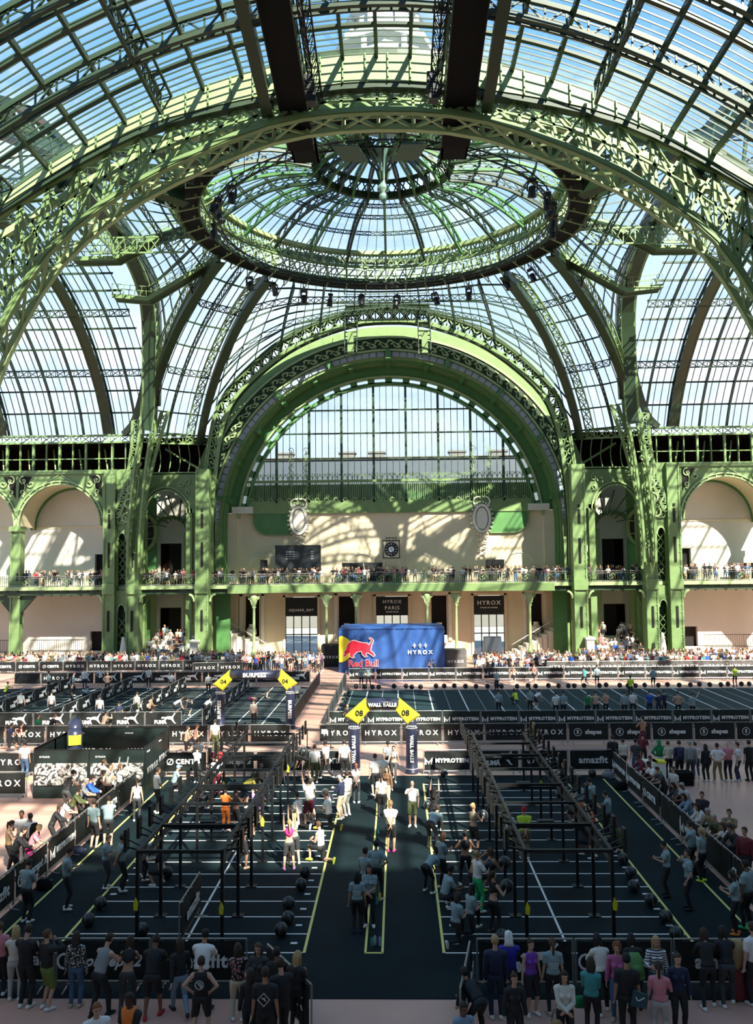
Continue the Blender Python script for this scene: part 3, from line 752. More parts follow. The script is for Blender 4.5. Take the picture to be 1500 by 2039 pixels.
for x in (-13.6, -6.5, -3.5, 3.65, 6.55, 13.7):
    b = MB(); y = edge_y(x) + .5
    b.lathe([(.42, 0), (.42, .25), (.3, .4), (.34, 1.0), (.2, 1.3), (.15, 1.6), (.14, 5.4), (.24, 5.5), (.16, 5.65), (.22, 5.9), (.42, 6.5), (.42, 6.7)], 12, (x, y, 0))
    c = struct(b, 'balcony_column', PALEG, '', 'column', True)
    nn = {-13.6: 'leftmost slender green column under the far balcony', -6.5: 'slender green column left of the blue tent, under the far balcony', -3.5: 'slender green column behind the left part of the blue tent', 3.65: 'slender green column behind the right part of the blue tent', 6.55: 'slender green column just right of the blue tent', 13.7: 'rightmost slender green column under the far balcony'}
    c['label'] = nn[x]
    b = MB()
    for sg in (-1, 1):
        b.rail([Vector((x + sg*(.15 + .5*t), y - .1, 5.7 + 1.2*sin(t*pi/2))) for t in np.linspace(0, 1, 7)], .12, .2, (0, 1, 0))
        b.rail([Vector((x + sg*(.35 + .24*(1-t/8)*sin(t)), y - .15, 6.45 + .24*(1-t/8)*cos(t))) for t in np.linspace(0, 5.5, 12)], .08, .1, (0, 1, 0))
    b.obj('capital_bracket', PALEG, c)

# ================================================================== glass vaults
# --- side vaults
PROF = [(82.6, 22.95), (81.0, 26.0), (78.6, 28.7), (76.0, 30.9), (73.0, 32.8), (69.3, 34.3), (65, 35.3), (59, 35.8), (53, 35.3), (48.7, 34.3), (45, 32.8), (42, 30.9), (39.4, 28.7), (37, 26), (35.4, 22.95)]
prof = crom([(0, y, z) for y, z in PROF], 24)
NV = 13   # rows in view of the camera side
for s in (-1, 1):
    sd_ = 'left' if s < 0 else 'right'
    e = empty('side_vault', 'glass barrel vault with green ribs over the ' + sd_ + ' arm of the hall', 'roof', kind='structure')
    xs = [s*(23.4 + 2.7*k/4) for k in range(0, 36)]
    q = []
    for i in range(len(xs) - 1):
        for j in range(NV):
            a, c = prof[j], prof[j+1]
            if s*a.x > 62: continue
            q.append([(xs[i], a.y, a.z), (xs[i+1], a.y, a.z), (xs[i+1], c.y, c.z), (xs[i], c.y, c.z)])
    panes(q, e)
    q = []
    for i in range(0, 32, 4):
        for j in range(NV, 24):
            a, c = prof[j], prof[j+1]; q.append([(xs[i], a.y, a.z), (xs[i+4], a.y, a.z), (xs[i+4], c.y, c.z), (xs[i], c.y, c.z)])
    panes(q, e, maxn=0, kind_name='pane')
    for j in range(0, 25):
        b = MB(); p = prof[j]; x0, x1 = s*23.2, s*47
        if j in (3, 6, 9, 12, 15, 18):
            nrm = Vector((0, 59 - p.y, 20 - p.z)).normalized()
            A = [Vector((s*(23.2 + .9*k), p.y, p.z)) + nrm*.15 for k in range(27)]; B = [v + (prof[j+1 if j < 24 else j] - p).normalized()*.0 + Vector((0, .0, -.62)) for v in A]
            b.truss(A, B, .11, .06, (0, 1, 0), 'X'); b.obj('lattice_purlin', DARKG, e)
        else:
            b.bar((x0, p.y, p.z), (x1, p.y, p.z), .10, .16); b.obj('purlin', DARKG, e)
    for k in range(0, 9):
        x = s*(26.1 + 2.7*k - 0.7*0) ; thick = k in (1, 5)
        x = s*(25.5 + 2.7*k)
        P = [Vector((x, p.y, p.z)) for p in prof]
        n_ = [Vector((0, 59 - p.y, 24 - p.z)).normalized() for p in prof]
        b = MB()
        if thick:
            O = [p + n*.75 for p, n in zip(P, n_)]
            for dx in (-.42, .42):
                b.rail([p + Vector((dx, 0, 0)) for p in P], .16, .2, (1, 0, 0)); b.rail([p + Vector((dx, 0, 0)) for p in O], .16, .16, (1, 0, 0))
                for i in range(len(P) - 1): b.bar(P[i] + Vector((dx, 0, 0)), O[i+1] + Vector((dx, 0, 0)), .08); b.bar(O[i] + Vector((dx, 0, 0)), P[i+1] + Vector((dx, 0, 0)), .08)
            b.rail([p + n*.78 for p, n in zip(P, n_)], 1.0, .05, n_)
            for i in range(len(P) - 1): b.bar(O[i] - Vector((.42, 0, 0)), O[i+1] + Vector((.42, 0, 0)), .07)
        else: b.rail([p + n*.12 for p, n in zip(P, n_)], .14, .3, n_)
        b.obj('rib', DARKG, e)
    # near-side wall of this arm of the hall, outside the picture
    w = MB(); wall_with_openings(w, min(s*23, s*62), max(s*23, s*62), 0, 22.6, 34.6, 35.2, [(s*33 - 3.5, s*33 + 3.5, 8, 16), (s*45 - 3.5, s*45 + 3.5, 8, 16)])
    struct(w, 'wall_near_' + sd_, GREYP, 'plaster wall of the ' + sd_ + ' arm on the viewer side', 'wall')

# --- edge arches of the crossing
EP = [(-24.6, 79.8, 9), (-24.5, 79.5, 12.1), (-23.95, 79.5, 18.6), (-23.4, 79.3, 22.1), (-23.05, 79, 24.7), (-22.5, 77.5, 30.2), (-22.1, 75.4, 34.0), (-21.95, 71.7, 36.2), (-22, 65.3, 37.6), (-22, 58, 37.9), (-22, 51, 37.6), (-22, 45, 36), (-22.2, 41.4, 33.5), (-22.5, 39.3, 29), (-23.2, 38, 24), (-24, 37.6, 18), (-24.5, 37.5, 9)]
for s in (-1, 1):
    sd_ = 'left' if s < 0 else 'right'
    e = empty('crossing_edge_arch', 'dark green box-lattice arch between the dome and the ' + sd_ + ' vault', 'arch', kind='structure')
    P = crom(mx_(EP, s), 64)
    ctr = Vector((s*22, 58.5, 20))
    n_ = [Vector((0, ctr.y - p.y, max(-6, 26 - p.z))).normalized() for p in P]
    O = [p + n*1.0 for p, n in zip(P, n_)]
    for dx in (-.55, .55):
        D = Vector((dx, 0, 0)); b = MB()
        b.rail([p + D for p in P], .25, .22, (1, 0, 0)); b.rail([p + D for p in O], .2, .22, (1, 0, 0))
        for i in range(len(P) - 1): b.bar(P[i] + D, O[i+1] + D, .1); b.bar(O[i] + D, P[i+1] + D, .1)
        b.obj('lattice_side', GREEN, e)
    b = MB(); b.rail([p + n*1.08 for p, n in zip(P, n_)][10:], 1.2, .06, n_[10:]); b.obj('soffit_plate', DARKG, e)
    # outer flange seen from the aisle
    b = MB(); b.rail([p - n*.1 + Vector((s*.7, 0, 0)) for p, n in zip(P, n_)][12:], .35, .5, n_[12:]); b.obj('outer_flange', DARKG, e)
    # curved bracket at the spring
    b = MB(); b.rail(crom([(s*26.5, 81.5, 22.9), (s*25.2, 80.6, 24), (s*23.9, 79.4, 27.0), (s*23.1, 78.2, 30)], 12), .6, .35, (0, 1, 0)); b.obj('spring_bracket', DARKG, e)
    # lattice brackets climbing from the pier
    for Q in ([(24.2, 79.5, 11), (23.9, 79.5, 14.6), (23.15, 79.5, 18.6), (22.25, 79.2, 21.8), (21.2, 78.6, 24.6)], [(26.4, 80.2, 14.5), (25.2, 80.2, 18), (24.6, 80.0, 21), (24.4, 79.8, 24)]):
        b = MB(); A = crom([(s*x, y, z) for x, y, z in Q], 12); B = [v + Vector((s*.75, .3, 0)) for v in A]
        b.truss(A, B, .26, .1, (0, 1, 0), 'X'); b.obj('pier_lattice', GREEN, e)
    for t_ in range(5):
        b = MB(); x = s*(25.3 - .25*t_)
        b.rail([Vector((x + s*.7*(1 - t/7)*sin(t), 79.3, 14.3 + t_*1.35 + .6*(1 - t/7)*cos(t))) for t in np.linspace(0, 5.8, 14)], .12, .16, (0, 1, 0)); b.obj('scroll_ornament', PALEG, e)

# --- crossing glass between the edges and the ring
RR, RZ, RY = 14.2, 34.3, 58.0
def Lp(phi):
    """foot of the meridian phi (0 = straight ahead, 180 = towards the viewer), left half"""
    T = [0, 15, 33, 36, 39, 42, 45, 50, 56, 62, 66, 70, 75, 80, 90, 100, 110, 118, 124, 130, 140, 150, 165, 180]
    V = [(0, 82, 35.5), (-4.5, 82, 34.9), (-10.1, 82, 32.7), (-13, 82, 30.6), (-15.4, 82, 28.2), (-17.4, 82.2, 25.2), (-19.3, 82.8, 22.8), (-20.6, 82.2, 22.9), (-22.1, 81.4, 22.9), (-23.3, 80, 22.9), (-23.0, 79, 25), (-22.6, 78, 29), (-22.2, 75.8, 33.4), (-22, 73, 35.6), (-22, 66, 37.5), (-22, 50, 37.5), (-22, 44.5, 35.6), (-22.3, 41, 33), (-20.5, 38, 24.5), (-17.3, 37, 26.6), (-13, 37, 29.3), (-9.3, 37, 30.8), (-4.5, 37, 31.8), (0, 37, 32.2)]
    A = np.array(V); return Vector([float(np.interp(phi, T, A[:, k])) for k in range(3)])
def Mp(phi, t):
    L = Lp(phi); a = R(phi); Rg = Vector((-RR*sin(a), RY + RR*cos(a), RZ))
    h = .6*(1 - cos(t*pi/2)) + .4*t; v = .6*sin(t*pi/2) + .4*t
    return Vector((L.x + (Rg.x - L.x)*h, L.y + (Rg.y - L.y)*h, L.z + (Rg.z - L.z)*v))
for s in (-1, 1):
    sd_ = 'left' if s < 0 else 'right'
    e = empty('crossing_vault', 'curved glass field with converging ribs ' + sd_ + ' of the round opening', 'roof', kind='structure')
    G = lambda phi, t: (lambda p: Vector((-s*p.x, p.y, p.z)) if s > 0 else p)(Mp(phi, t))
    q = []; phis = list(np.arange(0, 180.1, 2.8125)); NT = 8
    for i in range(len(phis) - 1):
        for j in range(NT):
            q.append([G(phis[i], j/NT), G(phis[i+1], j/NT), G(phis[i+1], (j+1)/NT), G(phis[i], (j+1)/NT)])
    panes(q, e, bar=.045)
    for j in range(0, NT):
        b = MB(); A = [G(p, j/NT) for p in phis]
        if j in (3, 6):
            B = [v - Vector((0, 0, .6)) for v in A]; b.truss(A[::1], B[::1], .10, .06, (0, 1, .2), 'X'); b.obj('lattice_purlin', DARKG, e)
        else: b.rail(A, .09, .14); b.obj('purlin', DARKG, e)
    for phi in (11.25, 22.5, 33.75, 45, 56.25, 67.5, 78.75, 90, 101.25, 112.5, 123.75, 135, 146.25, 157.5, 168.75):
        big = phi in (45, 67.5, 112.5, 135)
        A = [G(phi, t) for t in np.linspace(0, 1, 19)]
        b = MB()
        if big:
            side = Vector((-s*-1*cos(R(phi)), -sin(R(phi)), 0)).normalized()
            side = Vector((s*cos(R(phi)) * -1 * -1, -sin(R(phi)), 0)).normalized() if 0 else (G(phi + 2, .5) - G(phi - 2, .5)).normalized()
            D = Vector((0, 0, -.8)) + (Vector((0, RY, 20)) - A[9]).normalized()*.3
            b.rail([p + D*.45 for p in A], .14, .95, D); b.obj('rib_web', DARKG, e)
            b = MB(); b.rail([p + D for p in A], .8, .12, D); b.obj('rib', DARKG, e)
            b = MB(); L2 = [p + side*(1.5 if phi < 90 else -1.5) for p in A]
            b.truss([p + D*.3 for p in L2], [p + D*.3 - side*(.9 if phi < 90 else -.9) for p in L2], .12, .07, (0, 0, 1), 'X'); b.obj('lattice_rib', GREEN, e)
        elif phi in (22.5, 56.25, 90, 123.75, 157.5, 33.75):
            b.truss([p - Vector((0, 0, .1)) for p in A], [p - Vector((0, 0, .8)) for p in A], .12, .06, (1, 0, 0), 'X'); b.obj('lattice_rib', DARKG, e)
        else: b.rail([p - Vector((0, 0, .12)) for p in A], .12, .25); b.obj('rib', DARKG, e)

# --- the ring: two tiers joined by lattice, catwalk, railing
def circ(r, z, n=96, y=RY): return [Vector((r*sin(2*pi*k/n), y + r*cos(2*pi*k/n), z)) for k in range(n)]
rg = empty('dome_ring', 'great round lattice ring with catwalk under the glass dome', 'ring', kind='structure')
def cstrip(b, P, Q, d=.08):
    n = len(P); vs = []
    for p, q in zip(P, Q): vs += [p, q, q - Vector((0, 0, d)), p - Vector((0, 0, d))]
    fs = []
    for i in range(n):
        k = 4*i; l = 4*((i+1) % n); fs += [(k, k+1, l+1, l), (k+1, k+2, l+2, l+1), (k+2, k+3, l+3, l+2), (k+3, k, l, l+3)]
    b.add(vs, fs)
b = MB(); cstrip(b, circ(13.0, 34.2), circ(14.4, 34.2)); b.obj('catwalk_floor', BLACKM, rg)
b = MB(); P = circ(14.4, 34.25); b.rail(P, .2, .35, closed=True); P = circ(13.0, 34.2); b.rail(P, .12, .25, closed=True); b.obj('catwalk_edge', DARKG, rg)
b = MB()
for r in (13.0, 14.4):
    b.rail(circ(r, 35.3), .06, .06, closed=True); b.rail(circ(r, 34.75), .04, .04, closed=True)
    for p in circ(r, 34.2): b.box(p.x - .03, p.x + .03, p.y - .03, p.y + .03, 34.2, 35.3)
b.obj('catwalk_railing', PALEG, rg)
b = MB()
for k in range(48):
    a = circ(14.4, 34.2, 48)[k]; c = circ(14.4, 33.55, 48)[k]; d = circ(13.0, 34.0, 48)[k]
    b.bar(a, c, .07); b.bar(c, d, .07)
b.obj('catwalk_hangers', PALEG, rg)
o0, o1 = circ(15.2, 36.9), circ(15.2, 35.0); i0, i1 = circ(13.0, 36.9), circ(13.0, 35.6)
b = MB()
for A, B in ((o0, o1), (i0, i1), (circ(14.6, 35.0), circ(14.6, 34.3))):
    A = A + [A[0]]; B = B + [B[0]]; b.truss(A, B, .2, .09, (0, 0, 1), 'X')
b.obj('ring_lattice', GREEN, rg)
b = MB()
for k in range(96): b.bar(o0[k], i0[(k+1) % 96], .09); b.bar(o0[k], i1[k], .08); b.bar(o1[k], i1[(k+1) % 96], .08)
b.obj('ring_bracing', PALEG, rg)
b = MB(); cstrip(b, circ(12.7, 36.95), circ(13.3, 36.95), .3); b.obj('inner_rim', PALEG, rg)
b = MB(); cstrip(b, circ(14.9, 37.1), circ(15.5, 37.1), .35); b.obj('outer_rim', DARKG, rg)
for k in range(48):
    b = MB(); p = circ(13.35, 0, 48)[k]; h = 35.2 + random.random()*1.6
    b.box(p.x - .06, p.x + .06, p.y - .06, p.y + .06, 33.9, h); q = circ(13.9, 0, 48)[(k*7 + 3) % 48]
    b.bar((p.x, p.y, 34.4 + random.random()), (q.x*.1 + p.x*.9, q.y*.1 + p.y*.9, 36.6), .06)
    b.obj('hanger_post', PALEG, rg)
# black lighting truss circle hung inside
b = MB(); T0, T1, T2 = circ(12.0, 33.9, 64), circ(12.0, 33.45, 64), circ(11.6, 33.7, 64)
for P in (T0, T1, T2): b.rail(P, .07, .07, closed=True)
for k in range(64): b.bar(T0[k], T1[(k+1) % 64], .04); b.bar(T0[k], T2[(k+1) % 64], .04); b.bar(T1[k], T2[(k+1) % 64], .04)
for k in range(0, 64, 8): b.bar(T0[k], T0[k] + Vector((0, 0, 2.8)), .04)
ltr = tag(b.obj('lighting_truss', BLACK), 'circular black lighting truss hanging inside the dome ring', 'truss')

# --- the dome
cup = empty('glass_dome', 'shallow glass dome with radiating lattice ribs above the ring', 'roof', kind='structure')
HR, HZ = 5.0, 38.35
def Dm(r): t = (13.0 - r)/(13.0 - HR); return 36.95 + 1.4*t + .8*sin(pi*t)
q = []; rs = [13.0, 10.9, 8.9, 7.0, HR]
for k in range(96):
    a0, a1 = 2*pi*k/96, 2*pi*(k+1)/96
    for j in range(4):
        f = lambda r, a: Vector((r*sin(a), RY + r*cos(a), Dm(r)))
        q.append([f(rs[j], a0), f(rs[j], a1), f(rs[j+1], a1), f(rs[j+1], a0)])
panes(q, cup, bar=.04)
for r in rs[1:4]:
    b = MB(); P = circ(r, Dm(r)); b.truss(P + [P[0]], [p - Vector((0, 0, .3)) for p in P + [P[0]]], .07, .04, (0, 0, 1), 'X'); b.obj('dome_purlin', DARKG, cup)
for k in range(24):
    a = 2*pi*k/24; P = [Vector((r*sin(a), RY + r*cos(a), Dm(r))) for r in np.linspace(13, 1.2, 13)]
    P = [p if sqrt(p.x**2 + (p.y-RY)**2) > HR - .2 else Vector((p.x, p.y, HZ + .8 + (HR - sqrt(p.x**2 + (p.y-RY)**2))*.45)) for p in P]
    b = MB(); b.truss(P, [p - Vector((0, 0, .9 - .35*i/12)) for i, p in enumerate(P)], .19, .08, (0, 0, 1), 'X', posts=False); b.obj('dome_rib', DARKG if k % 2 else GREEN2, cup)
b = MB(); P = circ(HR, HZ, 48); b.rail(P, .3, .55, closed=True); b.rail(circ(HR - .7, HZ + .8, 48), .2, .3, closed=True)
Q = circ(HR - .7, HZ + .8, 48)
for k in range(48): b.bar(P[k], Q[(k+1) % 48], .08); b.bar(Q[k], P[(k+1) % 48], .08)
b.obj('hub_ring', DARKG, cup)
b = MB(); P = circ(4.0, HZ + 1.4, 24)
for k in range(24):
    b.add([P[k], P[(k+1) % 24], Vector((0, RY, 42.2))], [(0, 1, 2)])
b.obj('lantern_glass', GLASS, cup)
b = MB()
for k in range(8):
    a = pi*k/4; P = [Vector((r*sin(a), RY + r*cos(a), z)) for r, z in ((4.2, 38.9), (3.0, 39.6), (1.6, 39.7), (.5, 38.9))]
    b.rail(P, .14, .4); b.rail([Vector((r*sin(a), RY + r*cos(a), z)) for r, z in ((1.6, 39.4), (1.1, 38.7), (.45, 38.0), (.25, 37.2))], .1, .16)
b.obj('hub_struts', DARKG, cup)
b = MB(); b.lathe([(0, -2.9), (.18, -2.75), (.3, -2.5), (.32, -2.3), (.15, -2.1), (.45, -1.9), (.42, -1.7), (.2, -1.4), (.22, -.4), (.4, .3), (.9, .8), (.95, 1.1), (.4, 1.4), (.3, 2.2)], 16, (0, RY, 38.4))
b.obj('pendant_finial', mat('weathered_green', (.12, .22, .17), .5), cup, True)

b = MB(); 
b.lathe([(4.0, 42.4), (4.2, 43.2), (3.6, 43.6), (3.4, 45.6), (3.9, 46.0), (3.9, 46.5), (2.6, 46.9), (2.4, 48.6), (2.9, 49.0), (2.0, 49.6), (1.5, 52.5), (1.9, 53), (1.0, 54), (.6, 57), (.1, 60)], 8, (.2, RY, 0))
for k in range(8):
    a = pi/8 + pi*k/4
    for r, z0, z1 in ((3.6, 43.6, 45.8), (2.5, 46.9, 48.8)): b.tube([(.2 + r*cos(a), RY + r*sin(a), z0), (.2 + r*cos(a), RY + r*sin(a), z1)], .22, 6)
struct(b, 'dome_lantern', mat('pale_zinc', (.42, .46, .48), .5), 'pale turret on top of the dome, seen through the glass', 'turret')
# --- near arch and the vault above the viewer
LB = [(-20.3, 37, 8), (-19.6, 37, 14), (-18.2, 37, 18.6), (-17.1, 37, 21.2), (-15.1, 37, 24.3), (-11.8, 37, 26.95), (-8.1, 37, 28.8), (-4.3, 37, 30.13), (0, 37, 30.5)]
UB = [(-26, 37, 16), (-24.5, 37, 20), (-21, 37, 23.4), (-19.3, 37, 24.8), (-17.1, 37, 26.2), (-13.5, 37, 28.4), (-9.9, 37, 30.0), (-4.3, 37, 31.2), (0, 37, 31.6)]
na = empty('near_lattice_arch', 'huge pale green lattice arch crossing the top of the view', 'arch', kind='structure')
NA = 40
A_ = crom(sym(UB), NA); B_ = crom(sym(LB), NA)
for dy, m in ((0, GREEN), (1.5, PALEG)):
    b = MB(); D = Vector((0, dy, 0)); b.truss([p + D for p in A_], [p + D for p in B_], .30, .12, (0, 1, 0), 'X')
    M_ = [(a + c)/2 + D for a, c in zip(A_, B_)]; b.rail(M_, .1, .12, (0, 1, 0))
    b.obj('lattice_girder', m, na)
b = MB()
for i in range(NA): b.bar(A_[i], A_[i+1] + Vector((0, 1.5, 0)), .1); b.bar(B_[i], B_[i+1] + Vector((0, 1.5, 0)), .1); b.bar(B_[i] + Vector((0, 1.5, 0)), B_[i+1], .1); b.bar(A_[i], B_[i] + Vector((0, 1.5, 0)), .09)
b.obj('cross_bracing', PALEG, na)
b = MB(); b.strip([((p.x, p.z - .16), (p.x, p.z + .12)) for p in A_], 36.65, 37.15); b.obj('upper_flange', DARKG, na)
b = MB(); b.strip([((p.x, p.z - .1), (p.x, p.z + .1)) for p in B_], 36.8, 37.2); b.obj('lower_flange', GREEN, na)
def VZ(x): return 33.0 - .0215*x*x
b = MB(); b.strip([((p.x, p.z + .1), (p.x, max(p.z + .2, VZ(p.x) + .05))) for p in A_[6:-6]], 36.6, 36.8); b.obj('fascia', PALEG, na)
b = MB()
for k in range(30):
    x = -15 + k*30/29; za = float(np.interp(x, [p.x for p in A_[6:-6]], [p.z for p in A_[6:-6]])) + .1
    b.box(x - .03, x + .03, 36.5, 36.6, za, VZ(x))
b.obj('fascia_stiffeners', GREEN, na)

nv = empty('near_vault', 'glass vault with dark glazing bars overhead, nearest the viewer', 'roof', kind='structure')
XR = [0, 1.55, 3.1, 4.6, 6.2, 8.0, 9.8, 11.6, 13.4, 15.2, 17.0, 18.8, 20.6]; XR = [-x for x in reversed(XR[1:])] + XR
q = []
for i in range(len(XR) - 1):
    xa, xb = XR[i], XR[i+1]; y = 36.6
    while y > 22:
        q.append([(xa, y, VZ(xa)), (xa, y - .42, VZ(xa)), (xb, y - .42, VZ(xb)), (xb, y, VZ(xb))]); y -= .42
panes(q, nv, bar=.032, maxn=300)
q = []
for i in range(len(XR) - 1):
    for y in range(-8, 21, 4): q.append([(XR[i], y+4, VZ(XR[i])), (XR[i], y, VZ(XR[i])), (XR[i+1], y, VZ(XR[i+1])), (XR[i+1], y+4, VZ(XR[i+1]))])
panes(q, nv, maxn=0)
for x in XR:
    b = MB(); z = VZ(x)
    if abs(abs(x) - 9.8) < .1 or abs(x) > 16.9 and abs(x) < 17.1:
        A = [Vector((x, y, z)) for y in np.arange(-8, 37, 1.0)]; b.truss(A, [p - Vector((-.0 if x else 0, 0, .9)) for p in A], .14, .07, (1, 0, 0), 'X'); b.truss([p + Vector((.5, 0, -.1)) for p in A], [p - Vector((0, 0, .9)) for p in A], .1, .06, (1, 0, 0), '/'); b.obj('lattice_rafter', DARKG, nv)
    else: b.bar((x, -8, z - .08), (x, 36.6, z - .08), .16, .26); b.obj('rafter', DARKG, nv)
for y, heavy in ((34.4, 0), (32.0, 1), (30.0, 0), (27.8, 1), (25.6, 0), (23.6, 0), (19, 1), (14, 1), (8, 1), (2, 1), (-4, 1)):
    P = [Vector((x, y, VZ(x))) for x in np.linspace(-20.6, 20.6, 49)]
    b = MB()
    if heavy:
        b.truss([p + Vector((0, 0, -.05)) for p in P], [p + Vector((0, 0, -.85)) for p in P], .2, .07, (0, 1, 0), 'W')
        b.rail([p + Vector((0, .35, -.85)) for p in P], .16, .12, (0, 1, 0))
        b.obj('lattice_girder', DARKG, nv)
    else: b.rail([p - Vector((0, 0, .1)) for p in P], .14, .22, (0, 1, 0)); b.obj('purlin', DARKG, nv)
# suspended walkways with dark undersides
for s in (-1, 1):
    x0, x1 = sorted((s*3.15, s*4.5)) if s > 0 else (-4.5, -3.25)
    e = empty('suspended_walkway', 'dark suspended walkway running under the vault, ' + ('left' if s < 0 else 'right') + ' of the middle', 'walkway', kind='structure')
    b = MB(); b.add([(x0, 24, 32.1), (x1, 24, 32.1), (x1, 40, 30.2), (x0, 40, 30.2), (x0, 24, 32.3), (x1, 24, 32.3), (x1, 40, 30.4), (x0, 40, 30.4)], [(3,2,1,0), (4,5,6,7), (0,1,5,4), (1,2,6,5), (2,3,7,6), (3,0,4,7)]); b.obj('walkway_floor', BLACKM, e)
    for x in (x0, x1):
        b = MB(); A = [Vector((x, y, 32.2 - (y - 24)*.119)) for y in np.arange(24, 40.5, .8)]; b.truss(A, [p + Vector((0, 0, .95)) for p in A], .1, .05, (1, 0, 0), 'X'); b.obj('walkway_side', DARKG, e)
    xo = x0 - .55 if s < 0 else x1 + .55
    b = MB(); b.bar((xo, 22, 32.6), (xo, 37, 31.0), .12, 1.5); b.bar((xo, 22, 31.9), (xo, 37, 30.3), .5, .1); b.obj('plate_girder', DARKG, e)
    b = MB(); A = [Vector((x1 + .45 if s < 0 else x0 - .45, y, 32.3 - (y - 24)*.119)) for y in np.arange(24, 37.5, .7)]; b.truss(A, [p + Vector((.25, 0, .5)) for p in A], .07, .04, (1, 0, 0), 'X'); b.truss(A, [p + Vector((-.25, 0, .5)) for p in A], .07, .04, (1, 0, 0), 'X'); b.obj('lighting_batten', BLACK, e)
    b = MB(); x = -4.0 if s < 0 else 4.0; b.box(x - .7, x + .7, 41.2, 43.8, 31.5, 31.6); b.box(x - .7, x - .6, 41.2, 43.8, 31.5, 32.0); b.box(x + .6, x + .7, 41.2, 43.8, 31.5, 32.0); b.bar((x - .6, 41.3, 31.6), (x - .6, 41.3, 34.5), .08); b.bar((x + .6, 41.3, 31.6), (x + .6, 41.3, 34.5), .08); b.obj('end_platform', BLACKM, e)
    b = MB(); x = s*1.9
    b.add([(x - .7, 43, 32.0), (x + .7, 43, 32.0), (x + .7 - s*.5, 46, 32.6), (x - .7 - s*.5, 46, 32.6)] + [(x - .7, 43, 32.1), (x + .7, 43, 32.1), (x + .7 - s*.5, 46, 32.7), (x - .7 - s*.5, 46, 32.7)], [(3,2,1,0), (4,5,6,7), (0,1,5,4), (1,2,6,5), (2,3,7,6), (3,0,4,7)])
    b.bar((x, 43, 32), (x, 43, 34.4), .08); b.bar((x - s*.5, 46, 32.6), (x - s*.5, 46, 34.4), .08); b.obj('tilted_platform', DARKG, e)
# bracket walkways beside the ring
for s in (-1, 1):
    e = empty('stair_walkway', 'stepped green walkway climbing to the dome ring on the ' + ('left' if s < 0 else 'right'), 'walkway', kind='structure')
    for pts in ([(-22.2, 66, 31.6), (-19.3, 66, 31.3), (-13.9, 66, 34.5)], [(-24.0, 62, 33.2), (-20.6, 62, 33.2), (-16.5, 62, 35.3), (-14.6, 62, 35.2)]):
        P = [Vector((-s*x if s > 0 else x, y, z)) for x, y, z in pts]
        b = MB()
        b.rail(P, 1.1, .12); b.obj('walkway_floor', DARKG, e)
        b = MB()
        for dy in (-.6, .6):
            D = Vector((0, dy, 0)); b.rail([p + D for p in P], .08, .32); b.rail([p + D + Vector((0, 0, 1.0)) for p in P], .05, .05); b.rail([p + D + Vector((0, 0, .55)) for p in P], .03, .03)
            for i in range(len(P) - 1):
                for t in np.linspace(0, 1, 7): p = P[i].lerp(P[i+1], t) + D; b.bar(p, p + Vector((0, 0, 1)), .04)
        b.obj('walkway_railing', GREEN, e)
    b = MB()
    A = [Vector((s*(15.2 + k*.9), 61, 34.6 + .0*k)) for k in range(9)]
    b.truss(A, [p - Vector((0, 0, 1.2)) for p in A], .12, .07, (0, 1, 0), 'X'); b.obj('tie_lattice', GREEN, e)
    b = MB(); P = crom([(s*21.9, 66, 37.0), (s*21.2, 63, 35.0), (s*20.5, 60, 34.4), (s*20.5, 56, 34.4), (s*21.3, 53, 35.2)], 16)
    b.truss(P, [p - Vector((0, 0, 1.1)) for p in P], .1, .06, (1, 0, 0), 'X'); b.obj('landing_lattice', GREEN, e)

# ================================================================== what stands outside: unseen blocks added behind the viewer to shade the floor, street front beyond the window
b = MB(); b.box(-42, 62, -34, -9.3, -.4, 36); b.box(21.8, 62, -9.3, 30, -.4, 36)
struct(b, 'shade_blocks', BSTONE, 'tall stone wings of the palace behind the viewer', 'building')
for s in (-1, 1):
    w = MB(); w.box(min(s*21, s*21.6), max(s*21, s*21.6), -9, 33, 0, 23.5)
    struct(w, 'wall_transept_' + ('left' if s < 0 else 'right'), GREYP, 'plaster wall beside the viewer on the ' + ('left' if s < 0 else 'right'), 'wall')
w = MB(); w.box(-21.6, 21.6, -9.3, -9, 0, 33); struct(w, 'wall_behind_viewer', GREYP, 'plaster gable wall behind the viewer', 'wall')
bl = empty('street_front', 'long slate-roofed stone building seen through the big window', 'building')
b = MB(); b.box(-75, 75, 135, 150, -.4, 18); b.obj('facade', BSTONE, bl)
b = MB(); b.add([(-76, 134, 18), (76, 134, 18), (76, 151, 18), (-76, 151, 18), (-74, 137, 27.3), (74, 137, 27.3), (74, 148, 27.3), (-74, 148, 27.3)], [(4,5,6,7), (0,1,5,4), (1,2,6,5), (2,3,7,6), (3,0,4,7)]); b.obj('mansard_roof', SLATE, bl)
b = MB(); b.box(-75, 75, 136.6, 137.2, 27.2, 27.6); b.obj('roof_ridge', BSTONE, bl)
for x in (-42, -24, -18, -7.5, -2.5, 11, 18, 33, 40):
    b = MB(); b.box(x - 1.3, x + 1.3, 138, 140, 27, 28.6); b.box(x - 1.5, x + 1.5, 137.8, 140.2, 28.4, 28.7); b.obj('chimney', BSTONE, bl)
for k in range(30):
    b = MB(); x = -72 + k*5; b.box(x - .7, x + .7, 134.9, 135, 2.5, 6); b.box(x - .7, x + .7, 134.9, 135, 8.5, 12); b.obj('window', DARKV, bl)

